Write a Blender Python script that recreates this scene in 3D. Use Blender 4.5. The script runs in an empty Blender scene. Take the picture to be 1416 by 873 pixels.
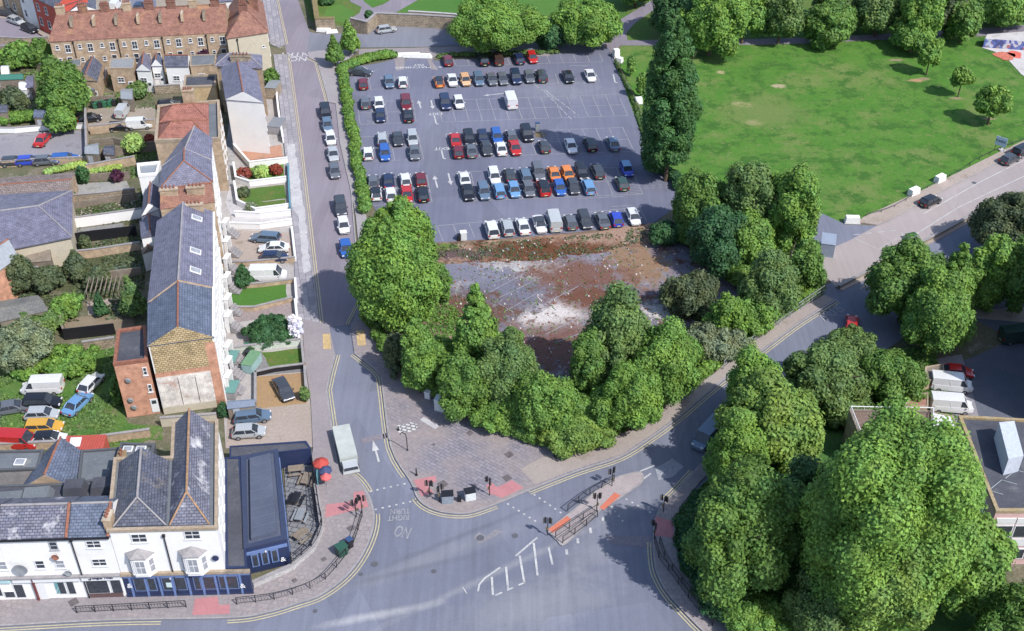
import bpy, math, random
import numpy as np
from mathutils import Vector, noise
R = math.radians
random.seed(7)
S = bpy.context.scene
COL = S.collection

# ------------------------------------------------------------------ camera, sky, sun, exposure
CAM_H, PITCH, FPX = 98.4, R(37), 1640.0
cd = bpy.data.cameras.new('camera'); cam = bpy.data.objects.new('camera', cd); COL.objects.link(cam)
cam.location = (0, 0, CAM_H); cam.rotation_euler = (R(90) - PITCH, 0, 0)
cd.sensor_width = 36; cd.lens = 36 * FPX / 1416; cd.clip_end = 3000; cd.clip_start = 1
S.camera = cam
SUN_EL = 49; SHD = Vector((-0.76, 0.65)).normalized()       # ground direction the shadows fall in
W = bpy.data.worlds.new('World'); S.world = W; W.use_nodes = True
wn = W.node_tree; bg = wn.nodes['Background']
sk = wn.nodes.new('ShaderNodeTexSky'); sk.sky_type = 'NISHITA'; sk.sun_disc = False
sk.sun_elevation = R(SUN_EL); sk.sun_rotation = math.atan2(-SHD.x, -SHD.y)
wn.links.new(sk.outputs[0], bg.inputs[0]); bg.inputs[1].default_value = 0.15
sd = bpy.data.lights.new('sun', 'SUN'); sd.energy = 3.9; sd.angle = R(0.6); sd.color = (1, .96, .9)
sun = bpy.data.objects.new('sun', sd); COL.objects.link(sun)
ce = math.cos(R(SUN_EL))
sun.rotation_euler = Vector((SHD.x * ce, SHD.y * ce, -math.sin(R(SUN_EL)))).to_track_quat('-Z', 'Y').to_euler()
S.view_settings.view_transform = 'Standard'; S.view_settings.look = 'None'
S.view_settings.exposure = 0.62; S.view_settings.gamma = 1; S.view_settings.use_curve_mapping = False

# ------------------------------------------------------------------ surveying helpers
CP, SP = math.cos(PITCH), math.sin(PITCH)
def ray(x, y):
    a = (x - 708) / FPX; b = (436.5 - y) / FPX
    return a, CP + b * SP, -SP + b * CP
def G(x, y, z=0.0):                      # measured point of the plan at height z
    a, dy, dz = ray(x, y); t = (z - CAM_H) / dz
    return Vector((a * t, dy * t, z))
def HT(bx, by, ty):                      # height above a ground point
    p = G(bx, by); a, dy, dz = ray(bx, ty)
    return CAM_H + dz * p.y / dy
def onwall(A, B, x, y):                  # (distance along the wall, height)
    a, dy, dz = ray(x, y); n = Vector((B.y - A.y, -(B.x - A.x)))
    t = (n.x * A.x + n.y * A.y) / (n.x * a + n.y * dy)
    P = Vector((a * t, dy * t)); d = (B - A).xy.normalized()
    return (P - A.xy).dot(d), CAM_H + dz * t

# ------------------------------------------------------------------ materials
MATS = {}
def nt(name):
    m = bpy.data.materials.new(name); m.use_nodes = True
    n = m.node_tree.nodes; l = m.node_tree.links
    return m, n, l, n['Principled BSDF']
def noise_node(n, l, vec, scale, detail=5, rough=.6):
    t = n.new('ShaderNodeTexNoise'); t.inputs['Scale'].default_value = scale
    t.inputs['Detail'].default_value = detail; t.inputs['Roughness'].default_value = rough
    l.new(vec, t.inputs['Vector']); return t.outputs['Fac']
def ramp(n, l, fac, lo, hi):
    r = n.new('ShaderNodeMapRange'); r.inputs[1].default_value = lo; r.inputs[2].default_value = hi
    l.new(fac, r.inputs[0]); return r.outputs[0]
def mix(n, l, f, a, b, mode='MIX'):
    x = n.new('ShaderNodeMix'); x.data_type = 'RGBA'; x.blend_type = mode
    for i, v in ((0, f), (6, a), (7, b)):
        if isinstance(v, (int, float)): x.inputs[i].default_value = v
        elif isinstance(v, tuple): x.inputs[i].default_value = (*v, 1) if len(v) == 3 else v
        else: l.new(v, x.inputs[i])
    return x.outputs[2]
def mul(c, k): return tuple(min(1, v * k) for v in c)
def surf_uv(n, l):                       # (along the surface, up the surface) for walls and slopes
    g = n.new('ShaderNodeNewGeometry')
    cr = n.new('ShaderNodeVectorMath'); cr.operation = 'CROSS_PRODUCT'; cr.inputs[0].default_value = (0, 0, 1)
    l.new(g.outputs['True Normal'], cr.inputs[1])
    nm = n.new('ShaderNodeVectorMath'); nm.operation = 'NORMALIZE'; l.new(cr.outputs[0], nm.inputs[0])
    c2 = n.new('ShaderNodeVectorMath'); c2.operation = 'CROSS_PRODUCT'
    l.new(g.outputs['True Normal'], c2.inputs[0]); l.new(nm.outputs[0], c2.inputs[1])
    o = []
    for v in (nm, c2):
        d = n.new('ShaderNodeVectorMath'); d.operation = 'DOT_PRODUCT'
        l.new(g.outputs['Position'], d.inputs[0]); l.new(v.outputs[0], d.inputs[1]); o.append(d.outputs['Value'])
    cb = n.new('ShaderNodeCombineXYZ'); l.new(o[0], cb.inputs[0]); l.new(o[1], cb.inputs[1])
    return cb.outputs[0], g.outputs['Position']
def bumpit(n, l, b, h, s, d=.05):
    bp = n.new('ShaderNodeBump'); bp.inputs['Strength'].default_value = s; bp.inputs['Distance'].default_value = d
    l.new(h, bp.inputs['Height']); l.new(bp.outputs[0], b.inputs['Normal'])
def ground_mat(name, c1, c2, c3=None, s1=.12, s2=1.1, fine=.35, rough=.9, bump=.5, t3=(.55, .68), s3=.3):
    """broad patches c1/c2, optional third colour in its own patches, fine grain"""
    if name in MATS: return MATS[name]
    m, n, l, b = nt(name)
    g = n.new('ShaderNodeNewGeometry'); P = g.outputs['Position']
    a = ramp(n, l, noise_node(n, l, P, s1, 6, .65), .35, .65)
    c = mix(n, l, a, c1, c2)
    if c3: c = mix(n, l, ramp(n, l, noise_node(n, l, P, s3, 8, .7), *t3), c, c3)
    f = noise_node(n, l, P, s2 * 3, 8, .75)
    k = ramp(n, l, f, .3, .7)
    d = n.new('ShaderNodeMapRange'); d.inputs[3].default_value = 1 - fine; d.inputs[4].default_value = 1 + fine
    l.new(k, d.inputs[0])
    cc = n.new('ShaderNodeVectorMath'); cc.operation = 'SCALE'; l.new(c, cc.inputs[0]); l.new(d.outputs[0], cc.inputs['Scale'])
    l.new(cc.outputs[0], b.inputs['Base Color']); b.inputs['Roughness'].default_value = rough
    b.inputs['Specular IOR Level'].default_value = .25
    if bump: bumpit(n, l, b, f, bump)
    MATS[name] = m; return m
def tile_mat(name, c1, c2, mortar, w=.3, h=.25, gap=.02, stain=None, rough=.8, off=.5, vary=.35):
    if name in MATS: return MATS[name]
    m, n, l, b = nt(name); uv, P = surf_uv(n, l)
    t = n.new('ShaderNodeTexBrick'); l.new(uv, t.inputs['Vector']); t.offset = off
    t.inputs['Color1'].default_value = (*c1, 1); t.inputs['Color2'].default_value = (*c2, 1)
    t.inputs['Mortar'].default_value = (*mortar, 1); t.inputs['Scale'].default_value = 1
    t.inputs['Mortar Size'].default_value = gap; t.inputs['Brick Width'].default_value = w; t.inputs['Row Height'].default_value = h
    c = mix(n, l, ramp(n, l, noise_node(n, l, P, .5, 7, .7), .3, .7), t.outputs[0], (.5, .5, .5), 'MIX')
    c.node.inputs[0].default_value = 0
    k = ramp(n, l, noise_node(n, l, P, 1.1, 7, .7), .3, .7)
    d = n.new('ShaderNodeMapRange'); d.inputs[3].default_value = 1 - vary; d.inputs[4].default_value = 1 + vary; l.new(k, d.inputs[0])
    cc = n.new('ShaderNodeVectorMath'); cc.operation = 'SCALE'; l.new(t.outputs[0], cc.inputs[0]); l.new(d.outputs[0], cc.inputs['Scale'])
    out = cc.outputs[0]
    if stain: out = mix(n, l, ramp(n, l, noise_node(n, l, P, .35, 6, .7), .56, .68), out, stain)
    n.remove(c.node)
    l.new(out, b.inputs['Base Color']); b.inputs['Roughness'].default_value = rough
    b.inputs['Specular IOR Level'].default_value = .3
    bumpit(n, l, b, t.outputs['Fac'], -.3, .02)
    MATS[name] = m; return m
def plain(name, c, rough=.5, metal=0, emit=None, coat=0, var=.12, scale=2.5):
    if name in MATS: return MATS[name]
    m, n, l, b = nt(name)
    if var:
        tc = n.new('ShaderNodeTexCoord')
        k = ramp(n, l, noise_node(n, l, tc.outputs['Object'], scale, 5, .6), .3, .7)
        l.new(mix(n, l, k, mul(c, 1 - var), mul(c, 1 + var)), b.inputs['Base Color'])
    else: b.inputs['Base Color'].default_value = (*c, 1)
    b.inputs['Roughness'].default_value = rough; b.inputs['Metallic'].default_value = metal
    b.inputs['Coat Weight'].default_value = coat
    MATS[name] = m; return m
def leafset(name, c, hue=0.0):
    out = []
    for i, k in enumerate((.72, 1.0, 1.3)):
        nm = f'{name}_{i}'
        if nm not in MATS:
            m, n, l, b = nt(nm); g = n.new('ShaderNodeNewGeometry')
            f = ramp(n, l, noise_node(n, l, g.outputs['Position'], .45, 3, .6), .3, .7)
            k *= 1.78; c1 = mul((c[0] * 1.25, c[1] * 1.05, c[2] * 1.1), k); c2 = mul((c[0] * .92, c[1] * .97, c[2] * 1.5), k)
            l.new(mix(n, l, f, c1, c2), b.inputs['Base Color']); b.inputs['Roughness'].default_value = .6
            b.inputs['Specular IOR Level'].default_value = .25
            tr = n.new('ShaderNodeBsdfTranslucent'); l.new(b.inputs['Base Color'].links[0].from_socket, tr.inputs[0]); ms = n.new('ShaderNodeMixShader'); ms.inputs[0].default_value = .3
            l.new(b.outputs[0], ms.inputs[1]); l.new(tr.outputs[0], ms.inputs[2]); l.new(ms.outputs[0], n['Material Output'].inputs[0]); MATS[nm] = m
        out.append(MATS[nm])
    return out

def tarmac(name, c1, c2, rot, k=1.0, spots=()):
    m, n, l, b = nt(name); g = n.new('ShaderNodeNewGeometry'); P = g.outputs['Position']
    c = mix(n, l, ramp(n, l, noise_node(n, l, P, .05, 6, .65), .35, .65), c1, c2)
    v = n.new('ShaderNodeTexVoronoi'); v.inputs['Scale'].default_value = .085; mp0 = n.new('ShaderNodeMapping'); mp0.inputs['Rotation'].default_value = (0, 0, rot); mp0.inputs['Scale'].default_value = (1, .45, 1); l.new(P, mp0.inputs[0]); v.distance = 'CHEBYCHEV'; l.new(mp0.outputs[0], v.inputs['Vector'])
    sp = n.new('ShaderNodeSeparateColor'); l.new(v.outputs['Color'], sp.inputs[0])
    mp = n.new('ShaderNodeMapping'); mp.inputs['Rotation'].default_value = (0, 0, rot); mp.inputs['Scale'].default_value = (1.6, .06, 1); l.new(P, mp.inputs[0])
    st = ramp(n, l, noise_node(n, l, mp.outputs[0], 1, 4, .6), .3, .7); fi = ramp(n, l, noise_node(n, l, P, 4.5, 8, .8), .3, .7); sn = ramp(n, l, noise_node(n, l, P, .9, 7, .75), .60, .70)
    def mad(x, a, b_):
        q = n.new('ShaderNodeMath'); q.operation = 'MULTIPLY_ADD'; l.new(x, q.inputs[0]); q.inputs[1].default_value = a
        if isinstance(b_, float): q.inputs[2].default_value = b_
        else: l.new(b_, q.inputs[2])
        return q.outputs[0]
    for px, py, rx, ry, ro, c3, am in spots:
        q_ = G(px, py); m2 = n.new('ShaderNodeMapping'); m2.vector_type = 'TEXTURE'; m2.inputs['Location'].default_value = (q_.x, q_.y, 0); m2.inputs['Rotation'].default_value = (0, 0, ro); m2.inputs['Scale'].default_value = (rx, ry, 1e3); l.new(P, m2.inputs[0])
        ln = n.new('ShaderNodeVectorMath'); ln.operation = 'LENGTH'; l.new(m2.outputs[0], ln.inputs[0]); w_ = mad(noise_node(n, l, P, .5, 6, .7), 1.6, ln.outputs['Value'])
        r_ = n.new('ShaderNodeMapRange'); r_.inputs[1].default_value = 2.0; r_.inputs[2].default_value = 1.0; r_.inputs[4].default_value = am; l.new(w_, r_.inputs[0]); c = mix(n, l, r_.outputs[0], c, c3)
    f = mad(sn, -.13 * k, mad(fi, .22, mad(st, .16 * k, mad(sp.outputs[0], .16 * k, .82))))
    cc = n.new('ShaderNodeVectorMath'); cc.operation = 'SCALE'; l.new(c, cc.inputs[0]); l.new(f, cc.inputs['Scale']); l.new(cc.outputs[0], b.inputs['Base Color'])
    b.inputs['Roughness'].default_value = .85; b.inputs['Specular IOR Level'].default_value = .25; bumpit(n, l, b, fi, .2); MATS[name] = m; return m
asphalt = tarmac('asphalt', (.104, .112, .150), (.132, .140, .180), R(-50), 1.3,
    [(525, 850, 7, .6, .25, (.30, .30, .31), .6), (690, 790, 16, .5, .55, (.20, .205, .225), .55), (740, 835, 9, 3.5, .3, (.20, .205, .225), .6), (830, 760, 6, 2.2, .6, (.19, .19, .215), .5), (600, 770, 14, 1.2, .45, (.175, .18, .205), .5), (560, 790, 10, .5, .3, (.09, .095, .12), .5), (860, 700, 8, 2.5, .7, (.18, .18, .205), .5), (640, 740, 14, .4, .5, (.085, .09, .115), .5), (1100, 480, 14, 3, .75, (.10, .11, .145), .4)])
carpark_m = tarmac('car_park_asphalt', (.095, .100, .142), (.120, .124, .168), R(88), 1.2, [(775, 125, 12, 5, 0, (.19, .19, .215), .45), (845, 165, 12, 6, 0, (.10, .105, .14), .3), (760, 345, 20, 2, 0, (.15, .15, .17), .4), (600, 200, 3, 20, .1, (.14, .145, .175), .4)])
street_m = tarmac('street_asphalt', (.155, .138, .166), (.178, .158, .188), R(11))
sideroad_m = tarmac('side_road_asphalt', (.13, .135, .165), (.155, .16, .19), R(90))
concrete_road = tarmac('concrete_road', (.245, .215, .215), (.285, .25, .245), R(-56), .7)
def paving_mat(name, c1, c2, c3, w, h, rot, gap=.03, c4=None, vary=.2):
    m, n, l, b = nt(name); g = n.new('ShaderNodeNewGeometry'); mp = n.new('ShaderNodeMapping')
    mp.inputs['Rotation'].default_value = (0, 0, rot); l.new(g.outputs['Position'], mp.inputs[0])
    t = n.new('ShaderNodeTexBrick'); l.new(mp.outputs[0], t.inputs['Vector'])
    for k, v in (('Color1', c1), ('Color2', c2), ('Mortar', c3)): t.inputs[k].default_value = (*v, 1)
    for k, v in (('Scale', 1), ('Mortar Size', gap), ('Brick Width', w), ('Row Height', h)): t.inputs[k].default_value = v
    out = t.outputs[0]; P = g.outputs['Position']
    if c4: out = mix(n, l, ramp(n, l, noise_node(n, l, P, .1, 4, .6), .42, .58), out, c4)
    d = n.new('ShaderNodeMapRange'); d.inputs[3].default_value = 1 - vary; d.inputs[4].default_value = 1 + vary
    l.new(ramp(n, l, noise_node(n, l, P, 2.2, 8, .75), .3, .7), d.inputs[0])
    cc = n.new('ShaderNodeVectorMath'); cc.operation = 'SCALE'; l.new(out, cc.inputs[0]); l.new(d.outputs[0], cc.inputs['Scale'])
    l.new(cc.outputs[0], b.inputs['Base Color']); b.inputs['Roughness'].default_value = .88
    b.inputs['Specular IOR Level'].default_value = .25; return m
plaza_m = paving_mat('plaza_block_paving', (.17, .16, .19), (.215, .2, .23), (.10, .095, .115), .9, .45, R(35), .035, (.225, .195, .195))
pave_m = paving_mat('pavement_slabs', (.225, .198, .205), (.255, .222, .222), (.175, .158, .168), .6, .6, R(8), .03, (.205, .185, .195))
street_pave_m = paving_mat('street_pavement_slabs', (.20, .19, .215), (.28, .265, .285), (.13, .125, .15), 1.8, .9, R(78), .04)
terrace_pave_m = paving_mat('beer_garden_slabs', (.13, .135, .155), (.19, .195, .21), (.06, .06, .075), .9, .7, R(15), .05, vary=.3)
grass_m = ground_mat('lawn_grass', (.042, .125, .020), (.075, .150, .028), (.135, .14, .048), s1=.035, s2=1.2, fine=.28, t3=(.6, .78), s3=.07, bump=.7)
verge_m = ground_mat('verge_grass', (.045, .115, .018), (.085, .12, .028), (.13, .11, .045), s1=.25, fine=.4, s3=.5)
rough_m = ground_mat('rough_ground', (.10, .085, .052), (.055, .075, .028), (.15, .13, .10), s1=.2, fine=.4)
garden_soil = ground_mat('garden_soil', (.135, .115, .082), (.075, .088, .045), (.2, .18, .15), s1=.22, fine=.4, s3=.4)
gravel_m = ground_mat('gravel_yard', (.22, .185, .15), (.27, .235, .20), (.13, .12, .08), s1=.2, fine=.25, s3=.35, t3=(.6, .75))
lot_m = ground_mat('worn_tarmac_lot', (.19, .185, .21), (.235, .225, .245), (.15, .14, .16), s1=.15, fine=.2, s3=.3)
tan_m = ground_mat('sandy_drive', (.29, .19, .10), (.25, .165, .095), (.20, .17, .09), s1=.3, fine=.2, s3=.5)
conc_m = ground_mat('worn_concrete', (.27, .225, .195), (.31, .26, .235), (.21, .165, .13), s1=.15, fine=.2, s3=.3)
white_ground = ground_mat('pale_concrete', (.33, .32, .34), (.40, .39, .40), (.22, .21, .22), s1=.3, fine=.2, s3=.8)
red_tactile = ground_mat('red_tactile_paving', (.33, .145, .16), (.37, .165, .175), s1=.5, fine=.12)
red_tactile2 = ground_mat('orange_red_tactile_paving', (.42, .13, .085), (.46, .15, .10), s1=.5, fine=.1)
scrub_m = ground_mat('scrub_moss', (.125, .085, .062), (.20, .15, .115), (.075, .035, .022), s1=.16, fine=.4, s3=.22, t3=(.5, .6))
scrub_asph = ground_mat('old_tarmac', (.15, .15, .19), (.19, .185, .22), (.13, .075, .065), s1=.16, fine=.3, s3=.24, t3=(.5, .62))
chalk_m = ground_mat('crushed_chalk', (.42, .39, .38), (.50, .47, .46), (.27, .23, .22), s1=.5, fine=.3, s3=.7)
straw_m = ground_mat('dry_straw_grass', (.26, .175, .12), (.19, .115, .075), (.11, .04, .02), s1=.2, fine=.35, s3=.28, t3=(.52, .62))
paint_w = ground_mat('road_paint_white', (.43, .43, .43), (.33, .33, .35), (.18, .18, .22), s1=.6, fine=.25, bump=0, s3=1.2, t3=(.55, .7))
paint_faint = ground_mat('road_paint_faded', (.26, .26, .28), (.20, .205, .235), (.15, .155, .2), s1=.5, fine=.25, bump=0, s3=.9, t3=(.5, .66))
paint_y = ground_mat('road_paint_yellow', (.42, .37, .24), (.34, .30, .20), s1=.6, fine=.25, bump=0)
paint_o = ground_mat('road_paint_orange', (.46, .33, .16), (.36, .27, .15), s1=.8, fine=.3, bump=0)
kerb_m = ground_mat('kerb_stone', (.27, .255, .26), (.21, .20, .21), s1=.8, fine=.2, bump=0)
white_wall = ground_mat('white_render', (.70, .69, .685), (.64, .63, .63), (.54, .52, .50), s1=.25, fine=.05, bump=.05, s3=.5, t3=(.6, .8))
cream_wall = ground_mat('cream_render', (.40, .355, .28), (.45, .405, .325), (.33, .30, .24), s1=.3, fine=.1, bump=.1)
slate_m = tile_mat('slate_roof_purple', (.125, .125, .175), (.155, .15, .205), (.07, .07, .105), .5, .32, .03, rough=.55)
slate_b = tile_mat('slate_roof_blue', (.085, .105, .15), (.115, .135, .19), (.045, .055, .085), .5, .32, .035, rough=.55)
slate_d = tile_mat('slate_roof_dark', (.07, .078, .108), (.11, .115, .15), (.035, .038, .055), .5, .32, .035, stain=(.17, .15, .13), rough=.55)
slate_lichen = tile_mat('slate_roof_lichen', (.11, .115, .16), (.16, .16, .2), (.05, .05, .07), .5, .3, .04, stain=(.45, .44, .46), rough=.6)
redtile = tile_mat('brown_clay_tiles', (.20, .098, .075), (.245, .125, .095), (.11, .055, .045), .35, .3, .03, stain=(.27, .15, .09))
redtile2 = tile_mat('dull_red_tiles', (.25, .105, .085), (.30, .13, .10), (.14, .06, .05), .35, .3, .03)
brick_tan = tile_mat('tan_stock_brick', (.31, .22, .14), (.39, .27, .18), (.36, .31, .25), .45, .15, .02, stain=(.27, .19, .13))
brick_red = tile_mat('orange_brick', (.42, .19, .115), (.48, .23, .15), (.38, .26, .2), .45, .15, .02)
brick_buff = tile_mat('buff_gable_brick', (.36, .28, .15), (.47, .37, .22), (.20, .14, .08), .5, .3, .05)
brick_paint = tile_mat('flaking_white_painted_brick', (.55, .52, .49), (.62, .6, .57), (.42, .34, .29), .5, .2, .02, stain=(.36, .2, .15))
stone_wall = tile_mat('rubble_stone_wall', (.26, .21, .155), (.32, .26, .195), (.16, .13, .10), .7, .35, .04, stain=(.17, .16, .12))
flat_grey = ground_mat('flat_roof_felt_grey', (.105, .118, .135), (.135, .148, .165), (.20, .20, .20), s1=.25, fine=.18, s3=.35, t3=(.6, .72))
flat_dark = ground_mat('flat_roof_felt_dark', (.05, .053, .068), (.075, .078, .095), (.12, .12, .13), s1=.3, fine=.2, s3=.4, t3=(.58, .7))
navy_roof = ground_mat('navy_sheet_roof', (.058, .07, .105), (.078, .092, .135), (.11, .12, .15), s1=.2, fine=.1, s3=.4, t3=(.6, .75))
navy = plain('navy_paint', (.018, .028, .075), .4); navy_l = plain('pale_navy_trim', (.11, .165, .33), .5)
stone_m = ground_mat('weathered_coping', (.27, .21, .15), (.33, .27, .21), (.18, .15, .12), s1=.8, fine=.3)
terracotta = plain('terracotta', (.21, .085, .055), .8, var=.3)
white_p = plain('white_frame_paint', (.60, .60, .61), .5, var=.04); grey_p = plain('grey_frame_paint', (.32, .33, .36), .5)
glass_m = plain('window_glass', (.035, .042, .055), .08, var=.3); glass_l = plain('curtained_window_glass', (.24, .25, .28), .15, var=.3, scale=1.2)
black_m = plain('black_iron', (.012, .012, .016), .45); dark_m = plain('dark_rubber', (.016, .016, .018), .8)
rim_m = plain('wheel_rim_silver', (.3, .3, .32), .35, .6)
lampw = plain('headlight_lens', (.55, .55, .58), .15, var=0); lampr = plain('tail_light_lens', (.35, .01, .01), .25, var=0)
bark = ground_mat('bark', (.07, .05, .035), (.11, .085, .06), s1=1.5, fine=.35)
timber = ground_mat('weathered_timber', (.15, .125, .10), (.21, .175, .145), s1=.8, fine=.25)
metal_g = plain('galvanised_metal', (.30, .32, .34), .5, .4)

# ------------------------------------------------------------------ mesh helpers
class MB:
    def __init__(s): s.v = []; s.f = []; s.m = []
    def add(s, vs, fs, m=0):
        o = len(s.v); s.v += [tuple(v) for v in vs]; s.f += [tuple(i + o for i in f) for f in fs]; s.m += [m] * len(fs)
    def box(s, c, d, rz=0, m=0, taper=1.0):
        x, y, z = (k / 2 for k in d); ca, sa = math.cos(rz), math.sin(rz); vs = []
        for zz, t in ((-z, 1), (z, taper)):
            for xx, yy in ((-x, -y), (x, -y), (x, y), (-x, y)):
                xx *= t; yy *= t; vs.append((c[0] + xx * ca - yy * sa, c[1] + xx * sa + yy * ca, c[2] + zz))
        s.add(vs, [(3, 2, 1, 0), (4, 5, 6, 7), (0, 1, 5, 4), (1, 2, 6, 5), (2, 3, 7, 6), (3, 0, 4, 7)], m)
    def prism(s, poly, z0, z1, m=0, mt=None):
        n = len(poly); a = sum(poly[i][0] * poly[(i + 1) % n][1] - poly[(i + 1) % n][0] * poly[i][1] for i in range(n))
        if a < 0: poly = poly[::-1]
        vs = [(p[0], p[1], z0) for p in poly] + [(p[0], p[1], z1) for p in poly]
        s.add(vs, [(i, (i + 1) % n, (i + 1) % n + n, i + n) for i in range(n)] + [tuple(range(n - 1, -1, -1))], m)
        s.add(vs[n:], [tuple(range(n))], m if mt is None else mt)
    def tube(s, pts, r, seg=6, m=0, r2=None):
        pts = [Vector(p) for p in pts]; n = len(pts); vs = []
        for i, p in enumerate(pts):
            d = (pts[min(i + 1, n - 1)] - pts[max(i - 1, 0)]).normalized()
            u = d.cross(Vector((0, 0, 1)) if abs(d.z) < .9 else Vector((1, 0, 0))).normalized(); w = d.cross(u)
            rr = r if r2 is None else r + (r2 - r) * i / (n - 1)
            for k in range(seg):
                a = 2 * math.pi * k / seg; vs.append(p + (u * math.cos(a) + w * math.sin(a)) * rr)
        fs = [(i * seg + k, i * seg + (k + 1) % seg, (i + 1) * seg + (k + 1) % seg, (i + 1) * seg + k) for i in range(n - 1) for k in range(seg)]
        fs += [tuple(range(seg - 1, -1, -1)), tuple(range((n - 1) * seg, n * seg))]
        s.add(vs, fs, m)
    def mesh(s, name, mats, smooth=False):
        me = bpy.data.meshes.new(name); me.from_pydata(s.v, [], s.f)
        for m in (mats if isinstance(mats, (list, tuple)) else [mats]): me.materials.append(m)
        me.polygons.foreach_set('material_index', s.m)
        if smooth: me.polygons.foreach_set('use_smooth', [True] * len(s.f))
        me.update(); return me
    def build(s, name, mats, parent=None, org=None, smooth=False):
        if org is not None: s.v = [(v[0] - org[0], v[1] - org[1], v[2] - org[2]) for v in s.v]
        return link(name, s.mesh(name, mats, smooth), parent)
def link(name, me, parent=None):
    o = bpy.data.objects.new(name, me); COL.objects.link(o)
    if parent: o.parent = parent
    return o
USED = {}
def tag(o, label, cat, group=None):
    if label in USED and not group: print('DUP LABEL', label)
    USED[label] = 1; o['label'] = label; o['category'] = cat
    if group: o['group'] = group
    return o
def thing(name, label, cat, loc, rz=0, group=None):
    o = bpy.data.objects.new(name, None); COL.objects.link(o); o.empty_display_size = .3
    o.location = loc; o.rotation_euler = (0, 0, rz); return tag(o, label, cat, group)
def struct(o, kind='structure'): o['kind'] = kind; return o
def inst(name, me, parent, loc=(0, 0, 0), rz=0):
    o = link(name, me, parent); o.location = loc; o.rotation_euler = (0, 0, rz); return o

def refine(pts, step, jit, closed=True, seed=1):
    rnd = random.Random(seed); out = []
    n = len(pts)
    for i in range(n if closed else n - 1):
        a, b = Vector(pts[i][:2]), Vector(pts[(i + 1) % n][:2]); k = max(1, int((b - a).length / step))
        for j in range(k):
            p = a.lerp(b, j / k); out.append(Vector((p.x + rnd.uniform(-jit, jit), p.y + rnd.uniform(-jit, jit))))
    if not closed: out.append(Vector(pts[-1][:2]))
    return out
def smooth_line(pts, k=6):               # Catmull-Rom through plan points
    P = [Vector(p[:2]) for p in pts]; P = [P[0] * 2 - P[1]] + P + [P[-1] * 2 - P[-2]]; out = []
    for i in range(1, len(P) - 2):
        a, b, c, d = P[i - 1:i + 3]
        for j in range(k):
            t = j / k; out.append(.5 * ((2 * b) + (c - a) * t + (2 * a - 5 * b + 4 * c - d) * t * t + (3 * b - a - 3 * c + d) * t ** 3))
    out.append(P[-2]); return out
def pg(*xy): return [G(x, y) for x, y in xy]
def sheet(name, px, z, mat, rag=0, world=False, kind='structure', seed=1):
    pts = [Vector(p[:2]) for p in px] if world else [G(x, y).xy for x, y in px]
    if rag: pts = refine(pts, 1.2, rag, True, seed)
    b = MB(); n = len(pts)
    a = sum(pts[i].x * pts[(i + 1) % n].y - pts[(i + 1) % n].x * pts[i].y for i in range(n))
    if a < 0: pts = pts[::-1]
    b.add([(p.x, p.y, z) for p in pts], [tuple(range(n))])
    o = b.build(name, mat)
    return struct(o, kind)
def slab(name, pts, z, mat, z0=0):
    b = MB(); b.prism([(p[0], p[1]) for p in pts], z0, z); return struct(b.build(name, mat))
def offset(pts, d):
    out = []
    n = len(pts)
    for i in range(n):
        a = pts[max(i - 1, 0)]; b = pts[min(i + 1, n - 1)]; t = (b - a)
        t = t.normalized() if t.length else Vector((1, 0)); out.append(pts[i] + Vector((t.y, -t.x)) * d)
    return out
def ribbon(b, pts, w, z, m=0, dash=None):
    if dash:
        on, off = dash; acc = 0; L = 0
        for i in range(len(pts) - 1):
            a, c = pts[i], pts[i + 1]; d = (c - a).length; t = 0
            while t < d:
                ph = (L + t) % (on + off); e = min(d, t + ((on - ph) if ph < on else (on + off - ph)) + 1e-4)
                if ph < on: ribbon(b, [a.lerp(c, t / d), a.lerp(c, e / d)], w, z, m)
                t = e
            L += d
        return
    l = offset(pts, -w / 2); r = offset(pts, w / 2); n = len(pts)
    b.add([(p.x, p.y, z) for p in l] + [(p.x, p.y, z) for p in r], [(i, n + i, n + i + 1, i + 1) for i in range(n - 1)], m)
def wallline(b, pts, h, t, z0=0, m=0, hs=None):
    for i in range(len(pts) - 1):
        a, c = Vector(pts[i][:2]), Vector(pts[i + 1][:2]); d = c - a; L = d.length
        if L < .01: continue
        mid = (a + c) / 2; b.box((mid.x, mid.y, z0 + h / 2 + i * .003), (L + t * .6, t, h), math.atan2(d.y, d.x), m)

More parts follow.
